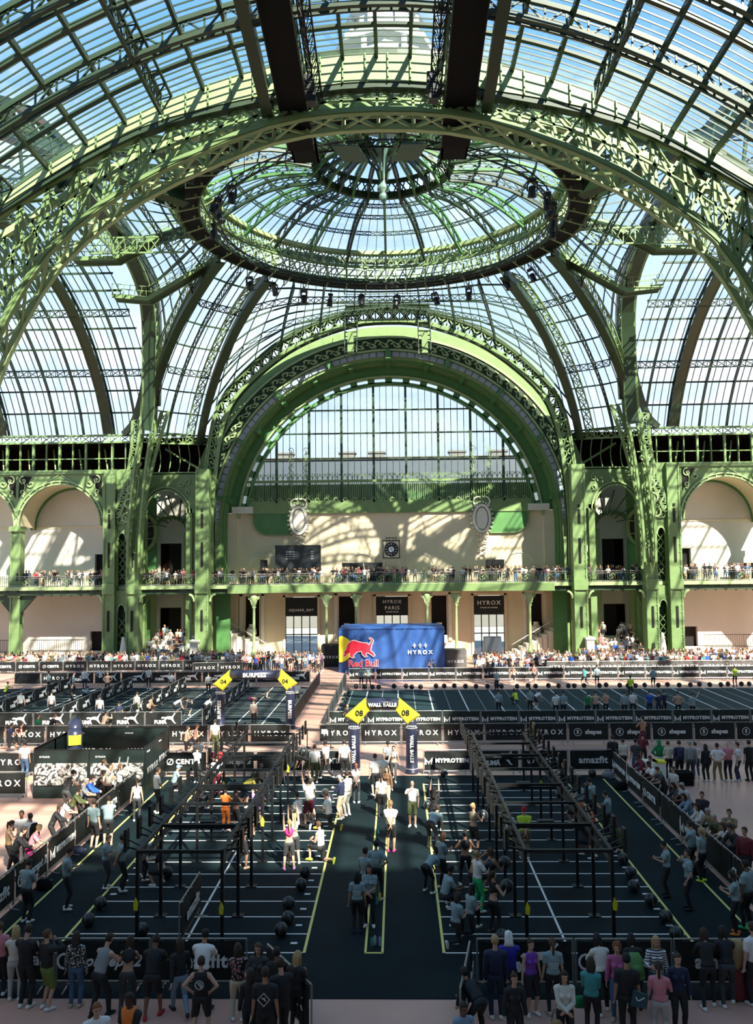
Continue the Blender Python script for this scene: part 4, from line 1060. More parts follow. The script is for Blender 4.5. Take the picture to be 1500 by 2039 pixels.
# ================================================================== people
# slots: 0 skin, 1 torso, 2 upper arm, 3 forearm, 4 hips and thighs, 5 shins, 6 shoes, 7 hair, 8 eyes and lips, 9 midriff
def cap_(b, p, q, ra, rb, seg=10):
    """closed tapered limb with rounded ends"""
    p, q = Vector(p), Vector(q); d = (q - p); L = d.length; d.normalize()
    ref = Vector((0, 0, 1)) if abs(d.z) < .9 else Vector((0, 1, 0)); a = d.cross(ref).normalized(); c = a.cross(d)
    prof = [(-ra, 0)] + [(-ra*cos(t), ra*sin(t)) for t in (pi/6, pi/3)] + [(0, ra)] + [(L*t, ra + (rb - ra)*t) for t in (.33, .66)] + [(L, rb)] + [(L + rb*sin(t), rb*cos(t)) for t in (pi/6, pi/3)] + [(L + rb, 0)]
    vs = [p + d*prof[0][0]]
    for s_, r in prof[1:-1]:
        for k in range(seg): vs.append(p + d*s_ + (a*cos(2*pi*k/seg) + c*sin(2*pi*k/seg))*r)
    vs.append(p + d*prof[-1][0]); n = len(prof) - 2; fs = []
    for k in range(seg): fs.append((0, 1 + k, 1 + (k+1) % seg))
    for i in range(n - 1):
        for k in range(seg): fs.append((1 + i*seg + k, 1 + (i+1)*seg + k, 1 + (i+1)*seg + (k+1) % seg, 1 + i*seg + (k+1) % seg))
    for k in range(seg): fs.append((1 + (n-1)*seg + k, len(vs) - 1, 1 + (n-1)*seg + (k+1) % seg))
    b.add(vs, fs)
def loft(b, rows, seg=16):
    """rows of (centre, right, fwd, rx, ry) -> closed surface"""
    vs = []; fs = []
    for c, r, f, rx, ry in rows:
        for k in range(seg):
            a = 2*pi*k/seg; vs.append(c + r*(rx*cos(a)) + f*(ry*sin(a)))
    n = len(rows)
    for i in range(n - 1):
        for k in range(seg): fs.append((i*seg + k, i*seg + (k+1) % seg, (i+1)*seg + (k+1) % seg, (i+1)*seg + k))
    vs += [rows[0][0], rows[-1][0]]
    for k in range(seg):
        fs.append((n*seg, (k+1) % seg, k)); fs.append((n*seg + 1, (n-1)*seg + k, (n-1)*seg + (k+1) % seg))
    b.add(vs, fs)
def ik(root, tgt, l1, l2, hint):
    root, tgt = Vector(root), Vector(tgt); d = tgt - root; L = min(d.length, (l1 + l2)*.998); d.normalize()
    x = (l1*l1 - l2*l2 + L*L)/(2*L); h = sqrt(max(0, l1*l1 - x*x))
    hv = Vector(hint); hv = hv - d*hv.dot(d)
    hv = hv.normalized() if hv.length > 1e-4 else Vector((0, 1, 0))
    return root + d*x + hv*h, root + d*L
# pose: pelvis (x,y,z), lean of the spine forward, head pitch, hands L/R, feet L/R (ankle), elbow hints, knee hints, toe direction
def P_(pel=(0, 0, .95), lean=0, side=0, head=0, hl=(-.27, .03, .80), hr=(.27, .03, .80), fl_=(-.11, 0, .09), fr=(.11, 0, .09), el=(-.4, -1, 0), er=(.4, -1, 0), kl=(-.1, 1, 0), kr=(.1, 1, 0), tl=(-.25, 1, 0), tr=(.25, 1, 0), grip=.4, turn=0):
    return dict(pel=pel, lean=lean, side=side, head=head, hl=hl, hr=hr, fl=fl_, fr=fr, el=el, er=er, kl=kl, kr=kr, tl=tl, tr=tr, grip=grip, turn=turn)
POSES = {
 'stand': P_(),
 'stand_wide': P_(fl_=(-.19, .04, .09), fr=(.17, -.05, .09), hl=(-.30, .08, .84), hr=(.29, -.02, .80), head=.2),
 'hips': P_(hl=(-.21, .02, 1.04), hr=(.21, .02, 1.04), el=(-1, -.4, 0), er=(1, -.4, 0), fl_=(-.17, 0, .09), fr=(.17, 0, .09)),
 'crossed': P_(hl=(.13, .24, 1.20), hr=(-.13, .22, 1.24), el=(-1, .1, -.6), er=(1, .1, -.6), head=.15, fl_=(-.12, .05, .09)),
 'phone': P_(hl=(-.05, .34, 1.20), hr=(.07, .34, 1.22), el=(-.6, -.4, -1), er=(.6, -.4, -1), head=.35),
 'film': P_(hl=(-.05, .42, 1.45), hr=(.08, .42, 1.45), el=(-.6, -.2, -1), er=(.6, -.2, -1), head=.0),
 'behind': P_(hl=(.03, -.20, .93), hr=(-.02, -.23, .90), el=(-1, -.5, 0), er=(1, -.5, 0)),
 'lean_rail': P_(pel=(0, -.16, .93), lean=.42, head=.15, hl=(-.10, .40, 1.06), hr=(.12, .42, 1.08), el=(-1, -.3, -.8), er=(1, -.3, -.8), fl_=(-.14, -.24, .09), fr=(.15, .0, .09)),
 'walk': P_(lean=.05, pel=(0, 0, .92), fl_=(-.09, .30, .10), fr=(.09, -.32, .17), hl=(-.26, -.16, .86), hr=(.27, .24, .92), el=(-.2, -1, 0), er=(.2, -1, 0)),
 'run': P_(lean=.18, pel=(0, 0, .92), fl_=(-.08, .34, .22), fr=(.08, -.42, .42), hl=(-.22, -.20, 1.10), hr=(.18, .30, 1.22), el=(-.3, -1, -.5), er=(.3, -1, -.5), head=-.1),
 'kneel': P_(pel=(0, 0, .52), lean=.12, head=.1, fl_=(-.12, .40, .09), fr=(.12, -.42, .10), kl=(-.1, 1, .6), kr=(.1, .6, -1), hl=(-.10, .36, .70), hr=(.10, .34, .72), tr=(0, .3, -1)),
 'squat_ball': P_(pel=(0, -.22, .50), lean=.45, head=-.45, fl_=(-.22, 0, .09), fr=(.22, 0, .09), kl=(-.5, 1, .3), kr=(.5, 1, .3), hl=(-.15, .34, 1.0), hr=(.15, .34, 1.0), el=(-1, 0, -1), er=(1, 0, -1), grip=0),
 'throw': P_(head=-.5, hl=(-.16, .30, 2.02), hr=(.16, .30, 2.02), el=(-1, .2, 0), er=(1, .2, 0), fl_=(-.18, 0, .10), fr=(.18, 0, .10), pel=(0, 0, .97), grip=0),
 'hold_ball': P_(lean=.05, head=-.35, hl=(-.16, .32, 1.22), hr=(.16, .32, 1.22), el=(-1, 0, -1), er=(1, 0, -1), fl_=(-.18, 0, .09), fr=(.18, 0, .09), grip=0),
 'crouch': P_(pel=(0, -.12, .34), lean=.35, head=.0, fl_=(-.14, .08, .09), fr=(.14, -.02, .09), kl=(-.3, 1, .6), kr=(.3, 1, .6), hl=(-.10, .42, .48), hr=(.12, .40, .50)),
 'bend': P_(pel=(0, -.15, .88), lean=1.15, head=-.2, hl=(-.15, .50, .55), hr=(.15, .50, .55), fl_=(-.18, 0, .09), fr=(.18, -.05, .09)),
 'sip': P_(hr=(.06, .20, 1.52), hl=(-.24, .10, .92), er=(1, .1, -.8), head=-.1),
 'cheer': P_(hr=(.50, .15, 1.85), hl=(-.26, .05, .85), er=(.6, -.3, -1)),
 'plank': P_(pel=(0, -.25, .28), lean=1.42, head=-.3, hl=(-.24, .30, .06), hr=(.24, .30, .06), fl_=(-.12, -1.05, .12), fr=(.12, -1.05, .12), kl=(0, 0, -1), kr=(0, 0, -1), tl=(0, .1, -1), tr=(0, .1, -1), grip=0),
 'sit': P_(pel=(0, 0, .50), lean=.15, fl_=(-.13, .45, .09), fr=(.13, .43, .09), kl=(-.1, .6, 1), kr=(.1, .6, 1), hl=(-.14, .38, .62), hr=(.14, .38, .62)),
 'talk': P_(hr=(.20, .34, 1.22), hl=(-.28, .04, .82), er=(.5, -.5, -1), head=.1, fl_=(-.15, .06, .09)),
 'fold': P_(hl=(.02, .20, 1.02), hr=(-.02, .22, 1.0), el=(-1, -.2, -.3), er=(1, -.2, -.3), head=.12),
}
BODY = {}
REG_R = {}
def build_body(pose, fem, hi):
    key = (pose, fem, hi)
    if key in BODY: return BODY[key]
    q = POSES[pose]; b = MB(); bones = []
    V = Vector
    pel = V(q['pel']); ln = q['lean']
    s = V((0, sin(ln), cos(ln))); rgt = V((1, 0, 0)); fwd = V((0, cos(ln), -sin(ln)))
    sw = .165 if fem else .185; hw = .095
    ch = pel + s*.47
    pr, wr, cr_, sr = ((.158, .108), (.118, .09), (.145, .108), (.15, .075)) if fem else ((.150, .105), (.142, .10), (.172, .115), (.175, .08))
    loft(b, [(pel - s*.10, rgt, fwd, .10, .08), (pel - s*.04, rgt, fwd, pr[0], pr[1]), (pel + s*.04, rgt, fwd, pr[0], pr[1]), (pel + s*.16, rgt, fwd, wr[0], wr[1]), (pel + s*.26, rgt, fwd, (wr[0]+cr_[0])/2, cr_[1]*.95),
             (pel + s*.36, rgt, fwd, *cr_), (pel + s*.44, rgt, fwd, cr_[0], cr_[1]*.9), (pel + s*.50, rgt, fwd, sr[0]*.85, sr[1]), (pel + s*.545, rgt, fwd, .07, .06)])
    if fem and hi:
        for sg in (-1, 1): cap_(b, pel + s*.35 + rgt*sg*.065 + fwd*.07, pel + s*.34 + rgt*sg*.07 + fwd*.10, .06, .045)
    hp = ln*.35 + q['head']; hu = V((0, sin(hp), cos(hp))); hf = V((0, cos(hp), -sin(hp)))
    nk = ch + s*.06; nk2 = nk + (s*.4 + hu*.6)*.10; hc = nk2 + hu*.105 + hf*.025
    cap_(b, nk - s*.03, nk2 + hu*.03, .057, .052)
    # head: skull, jaw, nose, ears, brow
    loft(b, [(hc - hu*.118 + hf*.03, rgt, hf, .025, .025), (hc - hu*.105 + hf*.028, rgt, hf, .042, .045), (hc - hu*.075 + hf*.022, rgt, hf, .055, .065), (hc - hu*.03 + hf*.008, rgt, hf, .066, .086),
             (hc + hu*.01, rgt, hf, .073, .094), (hc + hu*.05, rgt, hf, .073, .095), (hc + hu*.085, rgt, hf, .060, .080), (hc + hu*.112, rgt, hf, .034, .046), (hc + hu*.12, rgt, hf, .012, .016)])
    cap_(b, hc + hf*.088 + hu*.01, hc + hf*.106 - hu*.03, .010, .014)
    for sg in (-1, 1): cap_(b, hc + rgt*sg*.074 - hf*.005 + hu*.015, hc + rgt*sg*.073 - hu*.028, .014, .009)
    bones += [(hc - hu*.06 + hf*.02, hc + hu*.03, .08, 0), (nk - s*.01, nk2, .066, 0), (pel + s*.32, pel + s*.43, .135, 1), (pel + s*.32 - rgt*.12, pel + s*.455 - rgt*.12, .06, 1), (pel + s*.32 + rgt*.12, pel + s*.455 + rgt*.12, .06, 1),
              (pel + s*.05 - rgt*.05, pel + s*.26 - rgt*.05, .10, 9), (pel + s*.05 + rgt*.05, pel + s*.26 + rgt*.05, .10, 9), (pel - s*.08 - rgt*.05, pel - s*.01 - rgt*.05, .11, 4), (pel - s*.08 + rgt*.05, pel - s*.01 + rgt*.05, .11, 4)]
    k_ = .92 if fem else 1
    for sg, H, E in ((-1, q['hl'], q['el']), (1, q['hr'], q['er'])):
        sh = ch + rgt*sg*sw - s*.01
        eb, wr_ = ik(sh, H, .285, .25, E)
        cap_(b, ch + rgt*sg*.08 - s*.0, sh, .066*k_, .060*k_)
        cap_(b, sh, eb, .054*k_, .041*k_); cap_(b, eb, wr_, .042*k_, .027*k_)
        hd = (wr_ - eb).normalized(); pn = hd.cross(V((0, 0, 1))) if abs(hd.z) < .8 else V((sg, 0, 0))
        pn.normalize(); ax = hd.cross(pn).normalized()
        if hi:
            for t in (-.022, 0, .022): cap_(b, wr_ + ax*t*.7, wr_ + hd*.08 + ax*t, .017, .015, 8)
            g = q['grip']
            for t, l in ((-.030, .058), (-.010, .072), (.010, .070), (.030, .060)):
                k0 = wr_ + hd*.085 + ax*t; dd = (hd*cos(g) + pn*(-sg)*sin(g)); k1 = k0 + dd*l*.5; dd2 = (hd*cos(g*2.2) + pn*(-sg)*sin(g*2.2)); k2 = k1 + dd2*l*.5
                cap_(b, k0, k1, .0105, .0098, 8); cap_(b, k1, k2, .0098, .0088, 8)
            t0 = wr_ + hd*.03 + ax*(-.028); cap_(b, t0, t0 + hd*.035 - ax*.025, .013, .0115, 8); cap_(b, t0 + hd*.035 - ax*.025, t0 + hd*.065 - ax*.03, .0115, .010, 8)
        else: cap_(b, wr_, wr_ + hd*.12, .03, .022, 8)
        cut = sh.lerp(eb, .62)
        bones += [(sh - rgt*sg*.03, cut, .052, 2), (cut, eb, .045, 3), (eb, wr_ - hd*.01, .036, 3), (wr_ + hd*.01, wr_ + hd*.15, .03, 0)]
    for sg, F, K, T in ((-1, q['fl'], q['kl'], q['tl']), (1, q['fr'], q['kr'], q['tr'])):
        hj = pel + rgt*sg*hw - s*.04
        kn, an = ik(hj, F, .43, .42, K)
        tk = 1.05 if fem else 1
        cap_(b, hj, hj.lerp(kn, .5), .088*tk, .076*tk); cap_(b, hj.lerp(kn, .5), kn, .076*tk, .054)
        mid = kn.lerp(an, .35); bk = (hj.lerp(an, .5) - kn); bk = bk.normalized()*.012 if bk.length > .02 else V((0, -.012, 0))
        cap_(b, kn, mid + bk, .054, .054); cap_(b, mid + bk, an, .052, .036)
        td = V(T).normalized(); dn = V((0, 0, -1)) if abs(td.z) < .6 else V((0, -1, 0))
        cap_(b, an - td*.055 + dn*.045, an + td*.06 + dn*.042, .043, .043); cap_(b, an + td*.06 + dn*.05, an + td*.145 + dn*.055, .042, .030)
        cap_(b, an, an + dn*.03 + td*.02, .042, .045)
        bones += [(hj, hj.lerp(kn, .86), .08, 4), (hj.lerp(kn, .86), kn, .055, 5), (kn, an + (kn - an).normalized()*.02, .045, 5), (an - td*.05 + dn*.045, an + td*.145 + dn*.05, .045, 6)]
    me = b.mesh('body', [])
    o = link('tmp', me)
    md = o.modifiers.new('r', 'REMESH'); md.mode = 'VOXEL'; md.voxel_size = .0125 if hi else .024
    md2 = o.modifiers.new('s', 'SMOOTH'); md2.factor = .5; md2.iterations = 2 if hi else 1
    md3 = o.modifiers.new('d', 'DECIMATE'); md3.ratio = .42 if hi else .16
    dg = bpy.context.evaluated_depsgraph_get(); ev = o.evaluated_get(dg)
    out = bpy.data.meshes.new_from_object(ev); bpy.data.objects.remove(o)
    n = len(out.polygons); cen = np.empty(n*3); out.polygons.foreach_get('center', cen); cen = cen.reshape(-1, 3)
    best = np.full(n, 1e9); reg = np.zeros(n, int)
    for p, e, r, rid in bones:
        p = np.array(p); e = np.array(e); d = e - p; L2 = max(1e-9, d @ d)
        t = np.clip(((cen - p) @ d)/L2, 0, 1); ds = np.linalg.norm(cen - (p + t[:, None]*d), axis=1) - r
        m = ds < best; best[m] = ds[m]; reg[m] = rid
    # hair, eyes, mouth on the head
    H = cen - np.array(hc); u = H @ np.array(hu); f = H @ np.array(hf); x = np.abs(H[:, 0])
    head = (reg == 0) & (np.linalg.norm(H, axis=1) < .16) & (u > -.11)
    hair = head & ((u > .062) | ((f < .02 + .25*(u)) & (u > -.045) & (x < .0745))) & ~((f > .05) & (u < .07))
    reg[hair] = 7
    if hi:
        reg[head & (np.abs(u - .012) < .0095) & (np.abs(x - .030) < .017) & (f > .07)] = 8
        reg[head & (np.abs(u + .058) < .007) & (x < .022) & (f > .06)] = 8
    out.polygons.foreach_set('use_smooth', [True]*n)
    for i in range(10): out.materials.append(None)
    out.polygons.foreach_set('material_index', reg.astype(np.int32)); out.update()
    nv_ = len(out.vertices); co = np.empty(nv_*3); out.vertices.foreach_get('co', co); co = co.reshape(-1, 3)
    no = np.array([v.normal[:] for v in out.vertices])
    faces = [tuple(p.vertices) for p in out.polygons]
    zmin = co[:, 2].min(); 
    BODY[key] = dict(mesh=out, co=co, no=no, faces=faces, reg=reg, hc=hc, hu=hu, hf=hf, zmin=zmin, q=q, pel=pel, s=s, fwd=fwd, ch=ch)
    return BODY[key]
SHELL = {}
def shell(key, regs, off, name, extra=None):
    k = (key, regs, off, name, extra)
    if k in SHELL: return SHELL[k]
    B = BODY[key]; rs = set(regs)
    idx = [i for i, r in enumerate(B['reg']) if r in rs]
    if extra: idx = [i for i in idx if B['co'][B['faces'][i][0]][0]*extra > 0]
    if not idx: idx = [0]
    used = sorted({v for i in idx for v in B['faces'][i]}); mp_ = {v: j for j, v in enumerate(used)}
    outer = B['co'][used] + B['no'][used]*off
    inner = B['co'][used] + B['no'][used]*(off*.15)
    n = len(used); fs = [tuple(mp_[v] for v in B['faces'][i]) for i in idx]
    # closed hem: rim faces down to the skin
    ed = {}
    for f in fs:
        for a, c in zip(f, f[1:] + f[:1]):
            if (c, a) in ed: del ed[(c, a)]
            else: ed[(a, c)] = 1
    rim = [(c, a, a + n, c + n) for a, c in ed]
    nb = {}
    for a, c in ed: nb.setdefault(a, []).append(c); nb.setdefault(c, []).append(a)
    for it in range(8):                       # an even hem
        for P in (outer, inner):
            new = {v: (P[v] + sum(P[w] for w in l)*.75)/(1 + .75*len(l)) for v, l in nb.items() if len(l) == 2}
            for v, q_ in new.items(): P[v] = q_
    me = bpy.data.meshes.new(name); me.from_pydata([tuple(v) for v in outer] + [tuple(v) for v in inner], [], fs + rim)
    me.polygons.foreach_set('use_smooth', [True]*len(me.polygons)); me.materials.append(None); me.update()
    SHELL[k] = me
    return me
HAIR = {}
def hair_mesh(key, style):
    k = (key, style)
    if k in HAIR: return HAIR[k]
    B = BODY[key]; hc, hu, hf = B['hc'], B['hu'], B['hf']; r = Vector((1, 0, 0)); b = MB()
    base = shell(key, (7,), .016 if style != 'cap' else .012, 'hair')
    b.add([v.co.copy() for v in base.vertices], [tuple(p.vertices) for p in base.polygons])
    dn = Vector((0, 0, -1))
    if style == 'long':
        loft(b, [(hc + hu*.06 - hf*.05, r, hf, .075, .05), (hc - hf*.075, r, hf, .088, .045), (hc - hf*.085 + dn*.12, r, hf, .092, .04), (hc - hf*.09 + dn*.22, r, hf, .085, .035), (hc - hf*.09 + dn*.32, r, hf, .06, .02)], 10)
        for sg in (-1, 1): cap_(b, hc + r*sg*.07 + hu*.03, hc + r*sg*.085 + dn*.2 - hf*.02, .03, .022, 8)
    elif style == 'pony':
        P = [hc + hu*.05 - hf*.085, hc + hu*.04 - hf*.13, hc - hf*.14 + dn*.08, hc - hf*.12 + dn*.2, hc - hf*.11 + dn*.29]
        b.tube(P, [.022, .034, .034, .028, .008], 8)
    elif style == 'bun': cap_(b, hc + hu*.09 - hf*.07, hc + hu*.10 - hf*.10, .038, .036, 8)
    elif style == 'curly':
        for i in range(26):
            a = i*2.4; z = -.06 + .19*(i/26); rr = sqrt(max(0, 1 - ((z - .02)/.13)**2))*.085
            p = hc + hu*z + r*rr*cos(a) + hf*(rr*sin(a) - .02)
            if (p - hc).dot(hf) > .05 and z < .06: continue
            cap_(b, p, p + hu*.01, .032, .03, 6)
    elif style == 'cap': cap_(b, hc + hf*.07 + hu*.062, hc + hf*.135 + hu*.055, .045, .04, 8)
    elif style == 'hood':
        loft(b, [(hc + hu*.13, r, hf, .03, .03), (hc + hu*.10 - hf*.01, r, hf, .085, .09), (hc - hf*.03, r, hf, .10, .085), (hc - hu*.12 - hf*.04, r, hf, .10, .07), (hc - hu*.2 - hf*.05, r, hf, .13, .07)], 12)
    me = b.mesh('hair', [None], True); HAIR[k] = me
    return me

PM = {}
def col(c, rough=.75):
    """named or hex colour -> material"""
    if c in PM: return PM[c]
    v = COLS.get(c, c)
    PM[c] = mat('cloth_' + c if c not in SKINS else 'skin_' + c, v, rough, 0, 0, 3); return PM[c]
SKINS = ('pale', 'fair', 'tan', 'brown', 'dark')
COLS = dict(pale=(.68, .43, .32), fair=(.58, .34, .24), tan=(.42, .22, .13), brown=(.22, .10, .055), dark=(.10, .045, .028),
            white=(.78, .77, .74), offwhite=(.66, .63, .55), black=(.014, .014, .016), charcoal=(.045, .047, .05), grey=(.24, .26, .27), judge=(.26, .36, .38), lightgrey=(.45, .46, .46),
            navy=(.015, .022, .06), blue=(.02, .10, .50), royal=(.02, .02, .33), jeans=(.06, .12, .22), lightjeans=(.20, .30, .40), teal=(.05, .28, .28), green=(.01, .22, .07), brightgreen=(.02, .50, .16),
            olive=(.075, .09, .03), limegreen=(.15, .19, .04), khaki=(.20, .16, .08), beige=(.55, .42, .28), cream=(.62, .56, .42), camel=(.38, .24, .11), brownc=(.16, .08, .04), red=(.55, .02, .03), maroon=(.14, .015, .025), pink=(.62, .22, .26),
            hotpink=(.75, .03, .22), magenta=(.45, .10, .25), orange=(.80, .20, .03), yellow=(.75, .62, .08), hivis=(.62, .85, .05), purple=(.20, .05, .40), lilac=(.55, .25, .60),
            hblack=(.012, .010, .009), hdark=(.035, .02, .012), hbrown=(.09, .045, .02), hblond=(.42, .28, .12), hgrey=(.35, .33, .31), hred=(.22, .07, .025), darkeye=(.03, .02, .018), lip=(.3, .10, .08))
EYE = col('darkeye')
NPEOPLE = [0]
def person(x, y, rz=0, pose='stand', top='white', bottom='black', shoes='white', skin='fair', hair='hdark', hs='short', fem=False, tk='tee', bk='trousers', label='', group=None, z=0, h=None, hi=True, shells=True, cat='person'):
    key = (pose, fem, hi); B = build_body(*key)
    sc_ = .915*(h or (random.uniform(1.62, 1.72) if fem else random.uniform(1.70, 1.84)))/1.74
    o = link('person', B['mesh'], None, (x, y, z - B['zmin']*sc_), rz); o.scale = (sc_,)*3
    tag(o, label, cat, group)
    S = col(skin); T = col(top); Bt = col(bottom); Sh = col(shoes); Hm = col(hair)
    cover = {'tee': (1, 9, 2), 'long': (1, 9, 2, 3), 'tank': (1, 9), 'crop': (1,), 'bare': ()}[tk]
    bcov = {'trousers': (4, 5), 'shorts': (4,), 'leggings': (4, 5)}[bk]
    m = {0: S, 7: S if hs == 'bald' else Hm, 8: EYE, 6: Sh}
    for i in (1, 9, 2, 3): m[i] = T if i in cover else S
    for i in (4, 5): m[i] = Bt if i in bcov else S
    for i in range(10):
        sl = o.material_slots[i]; sl.link = 'OBJECT'; sl.material = m[i]
    def part(name, me, mt):
        c = link(name, me, o)
        c.material_slots[0].link = 'OBJECT'; c.material_slots[0].material = mt
        return c
    if shells:
        loose = .024 if tk in ('tee', 'long') else .009
        if cover: part({'tee': 'shirt', 'long': 'jacket', 'tank': 'vest', 'crop': 'crop_top'}[tk], shell(key, cover + ((4,) if 0 else ()), loose, 'top'), T)
        part({'trousers': 'trousers', 'shorts': 'shorts', 'leggings': 'leggings'}[bk], shell(key, bcov, .022 if bk == 'shorts' else (.014 if bk == 'trousers' else .006), 'bottom'), Bt)
        for sd_ in (-1, 1): part('shoe', shell(key, (6,), .006, 'shoe', sd_), Sh)
    if hi or hs in ('long', 'hood', 'pony'):
        if hs != 'bald': part('hood' if hs == 'hood' else 'hair' if hs != 'cap' else 'cap', hair_mesh(key, hs), Hm)
    NPEOPLE[0] += 1
    return o
def ball_mesh():
    b = MB(); rows = []
    n = 10
    vs = []; R_ = .175
    b.lathe([(R_*sin(pi*i/n) if 0 < i < n else 0, -R_*cos(pi*i/n)) for i in range(n + 1)], 20)
    m = b.mesh('medicine_ball', mat('black_rubber_ball', (.012, .016, .018), .3), True); return m
BALLM = None
def ball(x, y, z=.175, label='', group=None):
    global BALLM
    if BALLM is None:
        BALLM = (ball_mesh(), None)
        t = text_mesh('BALL', .09, .004, .006, 1.1)
        s_ = MB()
        for k in range(3):
            ax = k*pi/3; s_.rail([Vector((.1765*cos(t_)*cos(ax), .1765*cos(t_)*sin(ax), .1765*sin(t_))) for t_ in np.linspace(0, 2*pi, 33)[:-1]], .006, .004, [Vector((cos(t_)*cos(ax), cos(t_)*sin(ax), sin(t_))) for t_ in np.linspace(0, 2*pi, 33)[:-1]], closed=True)
        BALLM = (BALLM[0], s_.mesh('seam', GREYL), t)
    o = link('medicine_ball', BALLM[0], None, (x, y, z)); tag(o, label, 'ball', group)
    o.rotation_euler = (random.uniform(-.3, .3), random.uniform(-.3, .3), random.uniform(-.5, .5))
    link('seam', BALLM[1], o)
    p = MB(); p.box(-.07, .07, -.178, -.168, -.03, .03)
    return o

# ================================================================== barriers with printed banners
def puma():
    P = [(-.46, .02), (-.40, .08), (-.33, .09), (-.24, .06), (-.10, .10), (.04, .12), (.14, .10), (.22, .14), (.30, .26), (.37, .31), (.40, .28), (.33, .20), (.27, .08), (.25, -.02), (.30, -.14), (.36, -.24), (.42, -.27), (.40, -.31), (.31, -.28), (.20, -.15), (.10, -.06), (-.02, -.06), (-.10, -.03), (-.18, -.10), (-.27, -.15), (-.30, -.11), (-.22, -.04), (-.30, -.01), (-.40, -.03)]
    b = MB(); b.poly(P, -.006, .006); return b
LOGO = {}
def logo(kind):
    if kind in LOGO: return LOGO[kind]
    out = []
    if kind == 'hyrox': out = [(text_mesh('HYROX', .36, .008, .006, 1.6), 0, 0)]
    elif kind == 'protein':
        out = [(text_mesh('MYPROTEIN', .25, .014, .006, 1.15), .22, 0)]
        b = MB(); b.poly([(0, .16), (.08, .06), (.08, -.17), (0, -.17)], -.006, .006); b.poly([(.10, .04), (.18, -.06), (.26, .04), (.26, -.02), (.18, -.17), (.10, -.02)], -.006, .006); b.poly([(.36, .16), (.28, .06), (.28, -.17), (.36, -.17)], -.006, .006)
        out.append((b.mesh('emblem', WHITEP), -1.02, 0))
    elif kind == 'centr':
        out = [(text_mesh('CENTR', .30, .016, .006, 1.2), .18, 0)]
        b = MB()
        for sg in (-1, 1): b.rail([Vector((sg*(.02 + .12*cos(t)), 0, .13*sin(t))) for t in np.linspace(-2.2, 2.2, 8)], .045, .012, (0, 1, 0))
        b.bar((-.12, 0, -.13), (.12, 0, .13), .045, .012, (0, 1, 0)); out.append((b.mesh('emblem', WHITEP), -.62, 0))
    elif kind == 'concept':
        out = [(text_mesh('concept 2', .34, .010, .006, 1.05, .35), .16, 0)]
        b = MB(); b.rail([Vector((-.05 + .14*cos(t), 0, .16*sin(t))) for t in np.linspace(1, 5.3, 8)], .05, .012, (0, 1, 0)); b.poly([(.04, .17), (.12, .17), (.10, 0), (.12, -.17), (.04, -.17), (.06, 0)], -.006, .006); out.append((b.mesh('emblem', WHITEP), -.82, 0))
    elif kind == 'amazfit': out = [(text_mesh('amazfit', .42, .014, .006, 1.08), 0, 0)]
    elif kind == 'puma': out = [(text_mesh('PUMA', .27, .022, .006, .95), -.16, -.12), (puma().mesh('emblem', WHITEP), .34, .10)]
    elif kind == 'shapes':
        out = [(text_mesh('shapes', .32, .012, .006, 1.0), .24, 0), (text_mesh('S', .26, .012, .006), -.58, 0)]
        b = MB(); b.rail([Vector((.19*cos(t), 0, .19*sin(t))) for t in np.linspace(0, 2*pi, 25)[:-1]], .03, .012, (0, 1, 0), closed=True); out.append((b.mesh('emblem', WHITEP), -.58, 0))
    LOGO[kind] = out
    return out
BW = 2.14
def fabric(w, h, seedv=0, sag=.02):
    b = MB(); r_ = random.Random(seedv); n, m = 14, 6; vs = []; ph = r_.random()*6
    for j in range(m + 1):
        for i in range(n + 1):
            u, v = i/n, j/m; d = sag*(sin(u*9 + ph + v*3) + .6*sin(u*17 + v*7 + ph*2))*sin(pi*u)*sin(pi*v)**.5
            vs.append((-w/2 + w*u, d, h*v))
    k = len(vs); vs += [(x, y + .012, z) for x, y, z in vs]; fs = []
    for j in range(m):
        for i in range(n):
            a = j*(n+1) + i; fs.append((a, a+1, a+n+2, a+n+1)); fs.append((k+a, k+a+n+1, k+a+n+2, k+a+1))
    b.add(vs, fs); return b
_fr = MB()
for x in (-BW/2, BW/2): _fr.tube([(x, .03, .04), (x, .03, 1.10)], .021, 6)
for z in (1.10, .16): _fr.tube([(-BW/2, .03, z), (BW/2, .03, z)], .021, 6)
for k in range(1, 9): x = -BW/2 + BW*k/9; _fr.tube([(x, .03, .16), (x, .03, 1.10)], .009, 4)
FRM = _fr.mesh('frame', STEEL)
_ft = MB()
for x in (0,): _ft.tube([(x, -.28, .015), (x, .0, .06), (x, .03, .16), (x, .06, .06), (x, .34, .015)], .018, 5)
FTM = _ft.mesh('foot', STEEL)
FAB = [[fabric(BW - .08, .84, i + 3, .022).mesh('banner', m, True) for i in range(3)] for m in (BANNER, BANNERG, BANNERS)]
NB = [0]
def barrier(x, y, rz, kind, label, group, fab=0, both=False):
    o = link('crowd_barrier', FRM, None, (x, y, 0.0), rz); tag(o, label, 'barrier', group)
    for x_ in (-BW/2 + .25, BW/2 - .25): link('foot', FTM, o, (x_, 0, 0))
    NB[0] += 1
    f = link('banner', FAB[fab][NB[0] % 3], o, (0, -.02, .22))
    if kind:
        for me, lx, lz in logo(kind): link('lettering', me, f, (lx, -.045, .42 + lz))
    return o
LN = dict(hyrox='spaced capitals', protein='M emblem', centr='knot emblem', concept='slanted lettering', amazfit='lower-case lettering', puma='cat print', shapes='round emblem')
